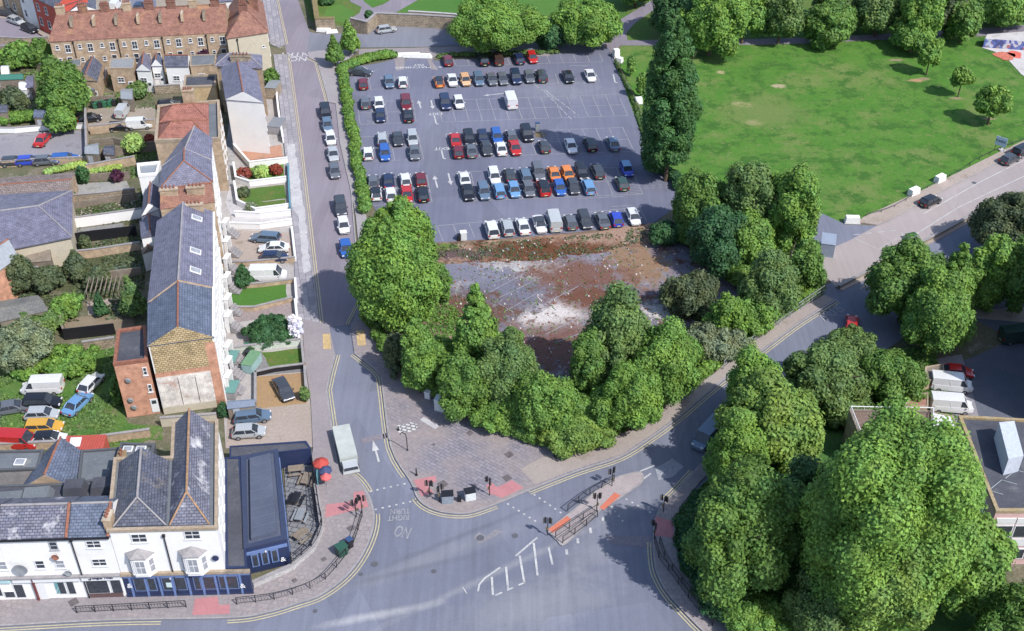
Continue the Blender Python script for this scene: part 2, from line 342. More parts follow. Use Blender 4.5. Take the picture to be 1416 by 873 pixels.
def blotch(name, inner, outer_list, spots, amp=2.0, sc=.55, k0=.68, k1=1.32):
    '''inner colour (pair) with ragged spots of other colours: spots = (x, y, rx, ry, rot, c1, c2, softness)'''
    m, n, l, b = nt(name); g = n.new('ShaderNodeNewGeometry'); P = g.outputs['Position']
    c = mix(n, l, ramp(n, l, noise_node(n, l, P, .2, 8, .7), .38, .62), *inner)
    for c3, t, s3 in outer_list: c = mix(n, l, ramp(n, l, noise_node(n, l, P, s3, 9, .72), *t), c, c3)
    nz = noise_node(n, l, P, sc, 9, .72)
    for px, py, rx, ry, rot, c1, soft in spots:
        q = G(px, py); mp = n.new('ShaderNodeMapping'); mp.vector_type = 'TEXTURE'; mp.inputs['Location'].default_value = (q.x, q.y, 0)
        mp.inputs['Rotation'].default_value = (0, 0, rot); mp.inputs['Scale'].default_value = (rx, ry, 1e3); l.new(P, mp.inputs[0])
        ln = n.new('ShaderNodeVectorMath'); ln.operation = 'LENGTH'; l.new(mp.outputs[0], ln.inputs[0])
        ma = n.new('ShaderNodeMath'); ma.operation = 'MULTIPLY_ADD'; l.new(nz, ma.inputs[0]); ma.inputs[1].default_value = amp * 2; l.new(ln.outputs['Value'], ma.inputs[2])
        f = ramp(n, l, ma.outputs[0], 1 + amp + soft * .8, 1 + amp - soft * .8); c = mix(n, l, f, c, c1)
    f = noise_node(n, l, P, 2.6, 8, .75); d = n.new('ShaderNodeMapRange'); d.inputs[1].default_value = .3; d.inputs[2].default_value = .7; d.inputs[3].default_value = k0; d.inputs[4].default_value = k1
    l.new(f, d.inputs[0]); cc = n.new('ShaderNodeVectorMath'); cc.operation = 'SCALE'; l.new(c, cc.inputs[0]); l.new(d.outputs[0], cc.inputs['Scale'])
    l.new(cc.outputs[0], b.inputs['Base Color']); b.inputs['Roughness'].default_value = .9; b.inputs['Specular IOR Level'].default_value = .2; bumpit(n, l, b, f, .5); return m
# ------------------------------------------------------------------ ground and roads
struct(sheet('ground', [(-700, -300), (700, -300), (700, 1200), (-700, 1200)], -.06, garden_soil, world=True))
Z1, Z2, Z3, Z4 = -.045, -.03, -.015, 0.0
# park lawn over the whole upper right
lawn_m = blotch('park_lawn_grass', ((.050, .138, .018), (.068, .155, .024)), [((.108, .155, .042), (.49, .60), .09), ((.036, .100, .016), (.50, .58), .25), ((.115, .155, .05), (.57, .63), .7), ((.034, .098, .018), (.58, .64), 1.1)],
   [(1030, 145, 2.2, 1.0, -.3, (.30, .25, .14), .4), (1044, 148, 2.6, .8, -.2, (.27, .235, .12), .4), (1076, 119, 1.2, .8, 0, (.28, .24, .15), .4), (1043, 169, 1.6, 1.2, 0, (.24, .22, .11), .4), (997, 100, .8, .7, 0, (.26, .23, .12), .4), (1060, 155, 6, 5, 0, (.105, .15, .042), .6), (1267, 111, 1.4, .6, 0, (.30, .19, .11), .3),
    (1240, 83, 1.2, .5, 0, (.2, .17, .1), .3), (1278, 109, 1.2, .5, 0, (.2, .17, .1), .3), (1322, 136, 1.2, .5, 0, (.2, .17, .1), .3), (1368, 164, 1.2, .5, 0, (.2, .17, .1), .3)], amp=1.2, sc=.9, k0=.8, k1=1.2)
sheet('park_lawn', [(848, 75), (862, 62), (990, 45), (1416, 30), (1700, -60), (1700, 60), (1416, 196), (1388, 208), (1277, 263), (1194, 301), (1179, 311), (1160, 306), (1134, 294), (1040, 300), (960, 270), (905, 235), (880, 170)], Z2, lawn_m)
sheet('upper_park_grass', [(430, 30), (700, 70), (860, 62), (990, 45), (1416, 42), (1900, -90), (1500, -160), (300, -160), (420, 0)], Z1, verge_m)
sheet('grass_corner', [(452, 8), (470, 6), (492, 16), (486, 24), (474, 32), (448, 24)], Z2, grass_m, rag=.2)
sheet('upper_lawn', [(497, 0), (514, 10), (530, 4), (546, -8), (560, -20), (498, -20)], Z2, grass_m)
sheet('upper_lawn', [(546, 17), (575, 2), (640, -12), (860, -20), (880, 2), (850, 24), (628, 18)], Z2, grass_m)
sheet('park_path', [(478, -25), (484, 2), (500, 10), (497, 18), (480, 29), (484, 36), (512, 26), (548, 17), (578, 0), (600, -12), (560, -12), (530, 6), (515, 11), (503, 2), (500, -25)], Z3, street_m)
sheet('park_path', [(925, -14), (945, -14), (878, 32), (866, 46), (868, 56), (916, 55), (916, 63), (858, 63), (842, 76), (828, 60), (850, 48), (858, 27)], Z3 + .009, street_m)
sheet('park_path', [(916, 55), (1045, 54), (1120, 52), (1245, 46), (1416, 35), (1600, 20), (1600, 30), (1416, 48), (1245, 54), (1120, 60), (1045, 62), (916, 63)], Z3, street_m)
# main junction asphalt, streets
sheet('road', [(-600, 950), (-400, 860), (0, 862), (300, 850), (400, 830), (440, 790), (446, 660), (436, 560), (430, 447), (500, 415), (640, 640), (860, 620), (960, 540), (1130, 400), (1416, 262), (1600, 180), (1700, 330), (1416, 360), (1230, 480), (1080, 640), (1000, 720), (1100, 900), (1200, 1150), (-300, 1150)], Z2, asphalt)
sheet('street', [(376, -30), (410, -30), (412, 0), (428, 44), (425, 73), (430, 82), (439, 86), (465, 142), (470, 199), (485, 265), (492, 330), (500, 420), (484.5, 450), (455, 452), (440, 447), (424, 300), (412, 199), (396, 76), (394, 62), (381, 0)], Z4, street_m)
sheet('side_road', [(418, 42), (436, 46), (508, 47), (521, 35), (640, 40), (760, 45), (850, 50), (866, 58), (842, 68), (760, 73), (700, 70), (629, 63), (585, 65), (494, 66), (426, 74)], Z3 + .004, sideroad_m)
sheet('concrete_road', [(1128, 352), (1134, 375), (1156, 397), (1202, 374), (1227, 360), (1252, 345), (1292, 325), (1348, 295), (1416, 262), (1600, 180), (1600, 104), (1416, 203), (1272, 283), (1213, 312), (1172, 334)], Z4, concrete_road)
sheet('side_turning', [(1125, 290), (1134, 294), (1160, 306), (1179, 311), (1213, 312), (1172, 334), (1128, 353), (1100, 330)], Z3 + .003, asphalt)
sheet('service_road', [(1350, 410), (1420, 405), (1700, 400), (1700, 900), (1416, 590), (1345, 585), (1310, 580), (1330, 500), (1400, 470), (1345, 440)], Z3, ground_mat('estate_road', (.085, .095, .125), (.11, .115, .145), s1=.2, fine=.15))
sheet('estate_path', [(1330, 430), (1416, 425), (1500, 424), (1500, 440), (1416, 446), (1345, 440)], Z4, conc_m)
sheet('car_park', [(482, 100), (487, 140), (493, 180), (500, 225), (508, 270), (520, 292), (572, 338), (640, 333), (700, 330), (800, 321), (905, 308), (950, 275), (932, 252), (905, 232), (888, 190), (870, 140), (848, 76), (840, 66), (760, 76), (700, 80), (640, 82), (600, 84), (597, 70), (566, 70), (563, 82), (548, 84), (545, 82), (520, 88), (492, 92)], Z4, carpark_m)
sheet('entrance_pavement', [(496, 68), (585, 66), (629, 64), (700, 71), (760, 74), (760, 78), (700, 77), (600, 79), (597, 84), (606, 97), (596, 96), (590, 80), (560, 78), (559, 96), (548, 98), (545, 82), (520, 74), (496, 76)], Z4 + .006, pave_m)
# scrub plot
TA, TB, RM, PK, CH = (.115, .11, .145), (.155, .145, .17), (.105, .048, .036), (.23, .165, .15), (.43, .40, .39)
old_m = blotch('old_tarmac_mossy', (TA, TB), [(RM, (.50, .56), .22), ((.26, .245, .25), (.54, .60), .35), ((.085, .04, .03), (.56, .60), .5), (TA, (.56, .62), .8), ((.07, .09, .035), (.62, .66), .6)],
   [(700, 378, 10, 3.0, .1, (.33, .32, .32), .4), (862, 372, 9, 5, -.2, (.165, .165, .21), .4), (765, 432, 5.6, 5.2, 0, (.25, .22, .22), .5), (768, 432, 3.4, 3.0, 0, CH, .35), (745, 440, 3, 2, 0, CH, .3), (925, 432, 3.4, 2.0, -.6, (.42, .39, .37), .4), (880, 365, 4.2, 5.5, .3, (.20, .13, .085), .3), (700, 405, 7, 5, .2, (.12, .12, .16), .4),
    (800, 380, 8, 3.5, 0, (.13, .07, .055), .5), (650, 430, 6, 4, 0, (.10, .055, .04), .5), (820, 410, 6, 3, 0, (.11, .05, .035), .5), (780, 480, 9, 5, 0, (.13, .07, .06), .5), (640, 378, 6, 2.2, 0, (.14, .14, .18), .3)])
bank_m = blotch('straw_bank', ((.26, .175, .13), (.20, .125, .09)), [((.12, .06, .04), (.52, .58), .5), ((.30, .23, .17), (.55, .6), .8)], [(760, 345, 14, 3.2, .12, (.10, .04, .02), .35), (880, 326, 11, 1.6, .1, (.11, .045, .025), .3), (860, 322, 9, 3, .1, (.25, .17, .13), .4), (628, 352, 6, 1.5, 0, (.09, .06, .06), .3), (612, 340, 2.5, 1, 0, (.09, .13, .03), .3)])
sheet('scrubland', [(560, 325), (905, 309), (955, 300), (1040, 350), (1110, 385), (1130, 410), (1040, 470), (960, 540), (880, 600), (760, 610), (660, 560), (580, 520), (530, 440), (560, 380)], Z3, scrub_m)
sheet('old_tarmac', [(596, 368), (655, 358), (700, 362), (760, 352), (810, 346), (900, 336), (960, 335), (1025, 380), (1020, 410), (965, 450), (930, 470), (860, 520), (800, 560), (745, 550), (690, 500), (640, 450), (600, 405)], Z3 + .006, old_m, rag=.3)
sheet('dry_bank', [(584, 338), (640, 336), (700, 332), (800, 324), (905, 309), (940, 320), (905, 336), (850, 345), (800, 352), (740, 362), (660, 360), (590, 368)], Z3 + .012, bank_m, rag=.5, seed=3)
b = MB()
for (x0, y0, x1, y1) in ((678, 404, 725, 378), (690, 412, 750, 383), (700, 430, 745, 404), (715, 440, 800, 396), (755, 462, 840, 420), (768, 474, 860, 440), (690, 420, 710, 432)):
    ribbon(b, [G(x0, y0).xy, G(x1, y1).xy], .12, Z3 + .024)
struct(b.build('old_bay_lines', paint_faint))
# island, ragged light patches on the junction, the pale one for a ghosted bus
for i, (px, mm) in enumerate(((((905, 648), (930, 634), (945, 645), (930, 660), (910, 664)), 'a'), (((840, 742), (905, 741), (902, 757), (846, 753)), 'b'), (((654, 744), (663, 736), (672, 742), (686, 731), (694, 736), (664, 752)), 'c'), (((442, 166), (458, 164), (460, 172), (444, 174)), 'b'))):
    sheet('road_patch', px, Z4 + (.01 if i == 3 else 0), {'a': ground_mat('ghost_bus_patch', (.21, .22, .26), (.25, .26, .29), s1=.3), 'b': ground_mat('pink_patch', (.165, .15, .175), (.185, .165, .19), s1=.3), 'c': ground_mat('grey_patch', (.17, .165, .19), (.2, .195, .21), s1=.3)}[mm], rag=.08, seed=i)

# kerbed pavements ---------------------------------------------------------------
KH = .12
L1 = smooth_line(pg((-220, 878), (0, 866), (155, 858), (315, 855), (367, 848), (411, 835), (444, 823), (478, 798), (501, 768), (515, 734), (516, 706), (505, 677), (488, 658), (471, 654.5)), 5)
L2 = [G(*p).xy for p in ((469, 652), (462.5, 619), (451.5, 540), (457, 515), (463.6, 491))]
L2b = [G(*p).xy for p in ((463.6, 491), (455, 452))]
L3 = [G(*p).xy for p in ((455, 452), (440.5, 447), (424, 300), (412.4, 199), (396, 76))]
inner1 = [G(*p).xy for p in ((378, 76), (384, 120), (393, 200), (399, 260), (404, 300), (409, 406), (418, 447), (422, 500), (430, 557), (434, 619), (436, 640), (437.6, 677), (444, 714), (446, 734), (434, 761), (404, 788), (352, 811), (346, 819), (177, 824), (0, 829), (-220, 836))]
P1 = L1 + L2 + L3[0:] + inner1
slab('pavement', L1 + [L2[0]] + [G(431, 640).xy, G(437.6, 677).xy, G(444, 714).xy, G(446, 734).xy, G(434, 761).xy, G(404, 788).xy, G(352, 811).xy] + inner1[-4:], KH, pave_m, -.05)
slab('pavement', L2 + [G(455, 452).xy, G(440.5, 447).xy, G(409, 440).xy, G(418, 447).xy, G(422, 500).xy, G(430, 557).xy, G(433, 619).xy, G(431, 640).xy], KH - .003, ground_mat('smooth_pavement', (.205, .185, .20), (.24, .215, .225), s1=.2, fine=.12), -.05)
slab('pavement', L3[1:] + [inner1[i] for i in range(0, 6)] + [G(409, 440).xy], KH, street_pave_m, -.05)
slab('pavement', [G(*p).xy for p in ((394, 62), (381, 0), (376, -30), (355, -30), (366, 14), (374, 62), (384, 66))], KH, street_pave_m, -.05)
sheet('white_paving_strip', [(397, 200), (407, 200), (421, 290), (430, 375), (420, 380), (412, 300), (404, 290)], KH + .006, white_ground, rag=.12)
R1 = smooth_line(pg((490, 489), (523, 516), (529, 536), (541, 619), (569, 668), (577, 688), (589, 700), (609, 708), (634.5, 711), (657, 708), (695, 694), (730, 679), (796, 653), (857, 632.6), (900, 605.6), (944, 573), (985, 538), (1058.6, 482), (1105.6, 447), (1156, 416)), 4)
R0 = smooth_line(pg((492, 340), (499, 421), (484.5, 450)), 2) 
slab('plaza', R1 + [G(*p).xy for p in ((1140, 408), (1105, 428), (1032, 473), (988, 517), (924, 560), (880, 592), (821, 619), (790, 624), (745, 617), (708, 597), (646, 559), (587, 540), (560, 516), (545, 495), (525, 470), (506, 440), (500, 415), (484.5, 450))], KH, plaza_m, -.05)
sheet('smooth_paving', [(800, 619), (880, 594), (924, 562), (988, 518), (1032, 474), (1105, 429), (1140, 409), (1152, 415), (1105, 445), (1058, 480), (985, 536), (944, 571), (900, 603), (857, 630), (796, 650), (740, 671), (720, 650), (760, 628)], KH + .006, ground_mat('tan_footway', (.25, .215, .205), (.28, .245, .225), (.2, .17, .15), s1=.15, fine=.14))
slab('pavement', [G(*p).xy for p in ((427, 80), (439, 86), (455, 142), (465, 144), (471, 199), (486, 265), (492, 300), (496, 340), (512, 340), (506, 296), (496, 262), (488, 200), (480, 150), (470, 112), (462, 96), (480, 84), (496, 68), (440, 71), (425, 73))], KH, ground_mat('far_pavement', (.235, .215, .23), (.27, .25, .26), s1=.2, fine=.12), -.05)
B1 = smooth_line(pg((1150, 478), (1080, 512), (1030, 560), (995, 612), (960, 653), (937, 678), (915, 700.6), (906, 721), (904, 741), (904, 765), (908, 792), (922, 819), (940, 840), (971, 872), (1010, 905), (1080, 940)), 5)
slab('pavement', B1 + [G(*p).xy for p in ((1100, 905), (1046, 875), (1018, 861), (978, 832.5), (946, 793), (933.5, 754), (939, 703), (967.6, 667.6), (1010, 625), (1045, 575), (1090, 528), (1160, 492))], KH, pave_m, -.05)
P4 = smooth_line(pg((1156, 397), (1202, 374), (1252, 345), (1292, 325), (1348, 295), (1416, 262), (1600, 180)), 3)
slab('central_reservation', P4 + offset(P4, 1.2)[::-1], KH, conc_m, -.05)
slab('pavement', [G(*p).xy for p in ((1194, 301), (1277, 263), (1388, 208), (1416, 195), (1600, 96), (1600, 108), (1416, 206), (1383, 224), (1323, 255), (1229, 306), (1213, 312), (1185, 308))], KH, conc_m, -.05)
isl = smooth_line(pg((757, 735), (783, 714.5), (841, 668), (868, 657), (884, 654), (889, 660), (885, 670), (859, 688), (828, 708), (783, 752), (771, 748), (757, 735)), 4)
slab('traffic_island', isl[:-1], KH, ground_mat('island_slabs', (.27, .235, .24), (.31, .27, .27), s1=.5, fine=.15), -.05)
b = MB()
for Ln in (L1 + L2, L3, R1, B1, isl, [G(*p).xy for p in ((427, 80), (439, 86), (455, 142), (465, 144), (471, 199), (486, 265), (492, 340))], P4,
           [G(*p).xy for p in ((1213, 312), (1229, 306), (1323, 255), (1383, 224), (1416, 206), (1600, 108))]):
    ribbon(b, Ln, .22, KH + .012)
struct(b.build('kerb', kerb_m))
for i, px in enumerate((((270, 829), (301, 826), (303, 838), (318, 837), (318, 850), (266, 852)), ((451, 699), (489, 694), (489, 682), (503, 680), (510, 702), (450, 717)), ((572, 665), (602, 659), (604, 667), (590, 671), (600, 682), (583, 688)), ((672, 672), (680, 669), (688, 675), (708, 665), (724, 676), (694, 690), (684, 686), (676, 684)), ((906, 715), (930, 722), (932, 745), (905, 742)))):
    sheet('tactile_paving', px, KH + .014, red_tactile)
for px in (((758, 733), (784, 714.8), (790, 719.5), (764, 738.6)), ((850, 682), (858.5, 686.5), (835, 706.5), (828.5, 703.5))):
    sheet('tactile_paving', px, KH + .018, red_tactile2)
sheet('pale_slabs', [(549, 590), (568, 585), (577, 588), (577, 595), (565, 599), (551, 600)], KH + .014, paving_mat('pale_blocks', (.42, .41, .40), (.48, .47, .45), (.15, .15, .17), .7, .5, R(20), .1))
sheet('pale_slabs', [(581, 582), (586, 578), (608, 590), (602, 595)], KH + .014, white_ground)
# hatch covers in the plaza and pavement
b = MB()
for x, y, w in ((612, 671, 1.0), (650, 600, .7), (704, 630, .9), (701, 662, .9), (485, 732, .7), (648, 579, .8), (600, 616, .3), (656, 673, .5), (448, 774.5, .5), (407.5, 804, .5), (102, 834, .9), (770, 632, .8)):
    p = G(x, y); b.box((p.x, p.y, KH + .018), (w, w, .02), R(40))
struct(b.build('manhole_covers', ground_mat('iron_cover', (.085, .075, .08), (.12, .105, .11), s1=1)))
b = MB()
for x, y, w in ((664, 744, .9), (712, 741, .7), (518, 780, .8), (1347, 253, .8), (499, 794, .5), (600, 790, .6), (436, 845, .5)):
    p = G(x, y); b.prism([(p.x + w * .5 * math.cos(a), p.y + w * .5 * math.sin(a)) for a in [k * math.pi / 6 for k in range(12)]], Z3, Z4 + .004)
struct(b.build('road_manholes', ground_mat('iron_cover2', (.075, .078, .09), (.10, .10, .12), s1=1)))

# painted lines -------------------------------------------------------------------
by = MB()
def yellow(pts, d0=.3, d1=.62, w=.13, z=Z4 + .012):
    for d in (d0, d1): ribbon(by, offset(pts, d), w, z)
def sub(L, a, b): 
    n = len(L); return L[int(a * n):max(int(b * n), int(a * n) + 2)]
iL = lambda P, q: min(range(len(P)), key=lambda i: (P[i] - G(*q).xy).length)
yellow(L1[iL(L1, (0, 866)):iL(L1, (262, 856))]); yellow(L1[iL(L1, (317, 855)):iL(L1, (515, 708))]); yellow(L1[iL(L1, (507, 681)):iL(L1, (471, 655)) + 1])
yellow(L2); yellow(L3[1:]); 
yellow(R1[:iL(R1, (566, 664))], .3, .62); yellow(R1[iL(R1, (577, 690)):iL(R1, (695, 694))], .3, .62)
# (plaza kerb runs anticlockwise seen from above: the road is on its left)
yellow(R1[iL(R1, (732, 678)):], .3, .62); yellow(B1[iL(B1, (905, 748)):], .3, .62); yellow(B1[iL(B1, (960, 653)):iL(B1, (917, 698))], .3, .62)
yellow([G(*p).xy for p in ((427, 80), (439, 86), (455, 142))], .25, .55); yellow([G(*p).xy for p in ((394, 62), (381, 0))], .3, .6)
yellow([G(*p).xy for p in ((499, 421), (484.5, 450))], .3, .6, z=KH + .012)
ribbon(by, [G(1189, 400).xy, G(1217, 379).xy, G(1214, 374).xy], .14, Z4 + .01)
struct(by.build('yellow_lines', paint_y))
b = MB()
def wl(*px, w=.14, z=Z4 + .012, dash=None): ribbon(b, [G(*p).xy for p in px], w, z, dash=dash)
wl((1277, 296), (1353, 253), (1416, 221.6), (1600, 130)); wl((1265, 325), (1325, 287), (1416, 244), (1600, 155))
wl((1182, 330), (1215, 345), (1240, 330), w=.1); wl((1180, 325), (1245, 318), w=.12, dash=(1, 1)); wl((1247, 322), (1252, 335), w=.12)
wl(*[(661 + 0, 818), (662.5, 809), (670, 800), (691.6, 785)], w=.2)
for q in (((680, 798), (681.5, 823)), ((699.7, 784), (702.5, 814.5)), ((718.6, 768.6), (725, 806)), ((738, 751), (743.3, 796)), ((758.5, 757), (764, 781))): wl(*q, w=.24)
wl((685, 823.6), (727, 805), w=.2, dash=(.8, .6)); wl((713, 769), (743, 743.5), w=.22)
for q in (((783, 760), (784, 767)), ((798.7, 744.7), (799.3, 751.7)), ((816, 730), (817, 737.6)), ((833.5, 715.7), (834, 721))): wl(*q, w=.3)
wl((885, 652), (905, 644), w=.2); wl((890, 662), (900, 655), w=.2)
for q in (((731, 679), (781, 713)), ((694, 692), (742, 722)), ((511, 680), (567, 667.5)), ((518, 705), (576, 692)), ((845, 700), (862, 722)), ((865, 690), (905, 712))): wl(*q, w=.22, dash=(.25, .55))
wl((640, 812), (646, 822), w=.12)
# straight-ahead arrow
def arrow(px0, px1, w=.13, head=.45, hl=1.2):
    a, c = G(*px0).xy, G(*px1).xy; d = (c - a).normalized(); n = Vector((-d.y, d.x))
    ribbon(b, [a, c - d * hl], w * 2, Z4 + .012)
    q = [c, c - d * hl + n * head, c - d * hl - n * head]; b.add([(p.x, p.y, Z4 + .013) for p in q], [(0, 1, 2)])
arrow((524, 639), (515.5, 609), .12, .42, 1.9)
struct(b.build('road_markings', paint_w))
b = MB()
wl((500, 610.5), (541, 601), w=.9); struct(b.build('repair_strip', ground_mat('pink_patch', (0, 0, 0), (0, 0, 0))))
b = MB()
for x in (448, 451.5, 455): wl((x, 463), (x + 1, 484), w=.35, z=KH + .012)
for x in (494, 498, 502): wl((x, 458), (x + 2.5, 479), w=.35, z=KH + .012)
struct(b.build('hatched_markings', paint_o))
# car park markings
b = MB(); LW = .13
def lerpq(q, u, v):
    a, c, d, e = q; return (a.lerp(c, u)).lerp(e.lerp(d, u), v)
def bays(TL, TR, BR, BL, n, mode, skip=()):
    q = [G(*p).xy for p in (TL, TR, BR, BL)]; dbl = mode == 'double'
    ln = lambda u0, v0, u1, v1: ribbon(b, [lerpq(q, u0, v0), lerpq(q, u1, v1)], LW, Z4 + .012)
    for i in range(n + 1): ln(i / n, 0, i / n, 1)
    if dbl: ln(0, 0, 1, 0); ln(0, 1, 1, 1.0); ln(0, .5, 1, .5)
    elif mode == 'bottom': ln(0, 1, 1, 1)
    elif mode == 'top': ln(0, 0, 1, 0)
    return q
def hatch(q, u0, u1, v0, v1, n=5):
    for i in range(n):
        t = i / n; ribbon(b, [lerpq(q, u0, v0 + (v1 - v0) * t), lerpq(q, u1, v0 + (v1 - v0) * (t + 1 / n))], LW * .8, Z4 + .014)
bays((626, 80), (829, 74), (834, 85.5), (631, 91.5), 11, 'bottom')
bays((491, 107), (563, 105.6), (566.5, 122.7), (495, 124.4), 4, 'bottom')
q = bays((598, 106), (824, 101), (829, 114), (601, 121.5), 12, 'bottom')
q = bays((494, 141.6), (570.5, 139), (575.6, 169.4), (498, 172.2), 4, 'double'); hatch(q, .13, .25, .5, 1, 6)
bays((604, 139.4), (854.6, 130.5), (868, 160), (612, 169), 14, 'double')
q = bays((499, 189.7), (578, 187), (586, 220.4), (506, 223.6), 4, 'double')
q = bays((616.5, 185.4), (861, 176.5), (877, 209.5), (624.7, 218.4), 13, 'double'); hatch(q, 7 / 13, 8 / 13, 0, .5, 5)
bays((504.7, 245.6), (590, 242), (597.5, 280), (511, 284.7), 4, 'double')
q = bays((630.5, 238), (872, 231), (889, 268.5), (638.9, 278.6), 12, 'double'); hatch(q, 11 / 12, 1, .5, 1, 5)
bays((560, 316.5), (884, 287), (894, 306), (568, 338), 15, 'top')
for x0, y0, x1, y1 in ((558, 92, 576, 86),): wl((510, 104.5), (524, 94.6), w=.12)
for q in (((600, 150), (596, 150)),): pass
wl((803, 92), (812, 92), w=.12); wl((798, 275), (862, 272), w=.12); wl((890, 258), (935, 254), w=.13, dash=(.7, .5)); wl((890, 261), (935, 258), w=.13, dash=(.7, .5))
wl((845, 286), (875, 284), w=.12); wl((788, 91), (815, 90.6), w=.16)
struct(b.build('bay_lines', paint_faint))
b = MB()
arrow((582, 150), (578.5, 139)); arrow((596, 139), (598.8, 151)); arrow((605, 260), (600.5, 243)); arrow((620, 240), (624, 256))
def hook(x, y):
    wl((x, y), (x + 2.6, y + 11), (x + 6, y + 12), w=.24)
hook(600.5, 160); hook(610.5, 208); arrow((700, 129), (668, 132.5), .1, .35, 1); hook(848, 103)
for x0, y0, x1, y1 in ((750, 124, 790, 165), (753, 124, 800, 160), (757, 126, 768, 140), (740, 118, 758, 130)): wl((x0, y0), (x1, y1), w=.1, dash=(1.4, .5))
struct(b.build('car_park_arrows', paint_w))
def ground_text(s, px, size, rz, z, mat, sx=1.0, sy=1.0):
    cu = bpy.data.curves.new('txt', 'FONT'); cu.body = s; cu.size = size; cu.align_x = 'CENTER'; cu.align_y = 'CENTER'
    cu.offset = .02
    t = bpy.data.objects.new('tmp', cu); COL.objects.link(t); bpy.context.view_layer.update()
    me = bpy.data.meshes.new_from_object(t.evaluated_get(bpy.context.evaluated_depsgraph_get())); bpy.data.objects.remove(t)
    me.materials.clear(); me.materials.append(mat); o = link('painted_lettering', me); p = G(*px)
    o.location = (p.x, p.y, z); o.rotation_euler = (0, 0, rz); o.scale = (sx, sy, 1); return struct(o)
ground_text('NO', (557, 735), 1.15, R(180 - 14), Z4 + .012, paint_faint, 1, 2.0)
ground_text('RIGHT', (551, 716), .85, R(180 + 4), Z4 + .012, paint_faint, 1, 1.3)
ground_text('TURN', (553, 707), .85, R(180 + 4), Z4 + .012, paint_faint, 1, 1.3)
ground_text('ENTRY', (412, 75.5), 1.9, R(182), Z4 + .012, paint_w, 1.25, 1.4); ground_text('NO', (412, 81.6), 1.9, R(182), Z4 + .012, paint_w, 1.2, 1.4)
ground_text('EXIT', (602, 157.5), 1.25, R(184), Z4 + .012, paint_w); ground_text('EXIT', (611, 205.7), 1.25, R(184), Z4 + .012, paint_w)
ground_text('PAY', (579, 90), 1.1, R(182), Z4 + .012, paint_w); ground_text('AT MACHINES', (579, 93.2), 1.1, R(182), Z4 + .012, paint_w, 1.3)
ground_text('SLOW', (1148, 432), 1.5, R(215), Z4 + .012, paint_faint, 1, 1.6)

# ------------------------------------------------------------------ left side plots (gardens, yards)
def plot(name, px, mat, z=Z2, rag=0, seed=1): return sheet(name, px, z, mat, rag, seed=seed)
plot('lane', [(-60, 20), (18, 26), (60, 50), (76, 60), (60, 66), (0, 64), (-80, 64)], street_m)
plot('lane_pavement', [(-60, 2), (20, 6), (72, 40), (84, 56), (70, 58), (18, 26), (-60, 20)], conc_m)
plot('backland_yard', [(100, -20), (380, -30), (372, 12), (120, 20)], gravel_m)
plot('tarmac_lane', [(172, -20), (215, -20), (216, 16), (174, 18)], asphalt, Z3)
plot('tarmac_lot', [(-60, 190), (0, 186), (60, 182), (120, 180), (120, 226), (0, 231), (-60, 236)], lot_m)
plot('gravel_yard', [(108, 152), (160, 148), (215, 148), (215, 182), (160, 178), (128, 184), (106, 178)], gravel_m)
plot('garden_grass', [(155, 205), (215, 195), (216, 212), (150, 222)], verge_m, Z3, .3)
plot('garden_lawn', [(128, 291), (181, 288), (180, 303), (124, 311)], grass_m, Z3, .1)
plot('decking', [(103, 254), (175, 250), (183, 268), (106, 271)], ground_mat('grey_decking', (.22, .22, .22), (.28, .275, .26), (.16, .15, .13), s1=.4, fine=.2))
plot('garden_lawn', [(106, 270), (145, 268), (150, 275), (108, 279)], verge_m, Z3)
plot('patio', [(98, 290), (128, 280), (186, 275), (190, 290), (128, 292), (122, 312), (100, 315)], conc_m)
plot('patio', [(96, 318), (170, 308), (172, 322), (98, 333)], ground_mat('grey_shed_felt', (.15, .15, .155), (.2, .2, .2), s1=.4))
plot('garden_lawn', [(74, 347), (172, 336), (174, 347), (76, 358)], verge_m, Z3, .2)
plot('overgrown_garden', [(20, 362), (150, 352), (150, 398), (120, 405), (40, 400)], ground_mat('dark_undergrowth', (.05, .058, .03), (.075, .085, .04), s1=.3, fine=.5), Z3, .4)
plot('garden_pond_cover', [(147, 371), (196, 364), (196, 380), (147, 383)], ground_mat('teal_netting', (.10, .14, .13), (.14, .18, .165), s1=.4, fine=.25), Z4)
plot('bare_soil', [(86, 440), (184, 432), (186, 452), (92, 468)], ground_mat('bare_garden_soil', (.16, .125, .085), (.2, .16, .115), s1=.3, fine=.25), Z3, .2)
plot('patio', [(120, 418), (170, 410), (178, 432), (122, 436)], conc_m, Z3)
plot('yard_grass', [(-40, 500), (70, 520), (165, 470), (176, 586), (225, 590), (225, 606), (150, 622), (-60, 630)], ground_mat('yard_rough_grass', (.045, .115, .02), (.085, .14, .035), (.16, .13, .085), s1=.25, fine=.45, s3=.35, t3=(.55, .68)), Z3, .3)
plot('front_yard', [(318, 160), (380, 110), (404, 300), (409, 406), (420, 447), (431, 557), (434, 618), (312, 618), (305, 500), (300, 300)], ground_mat('worn_front_paving', (.27, .25, .25), (.33, .31, .30), (.19, .16, .13), s1=.3, fine=.2, s3=.4), Z2)
plot('terracotta_patio', [(330, 210), (389, 200), (392, 225), (345, 230)], ground_mat('terracotta_paving', (.33, .17, .11), (.36, .2, .14), (.2, .14, .1), s1=.3), Z3)
plot('flower_bed', [(327, 233), (392, 227), (393, 245), (345, 251)], ground_mat('flower_bed_green', (.06, .14, .02), (.11, .2, .04), s1=.4, fine=.4), Z3)
plot('brick_path', [(348, 251), (393, 246), (393, 253), (348, 257)], redtile2 if False else ground_mat('brick_path', (.27, .17, .13), (.3, .2, .16), s1=.5), Z3)
plot('front_lawn', [(328, 263), (393, 255), (396, 274), (331, 283)], verge_m, Z3, .1)
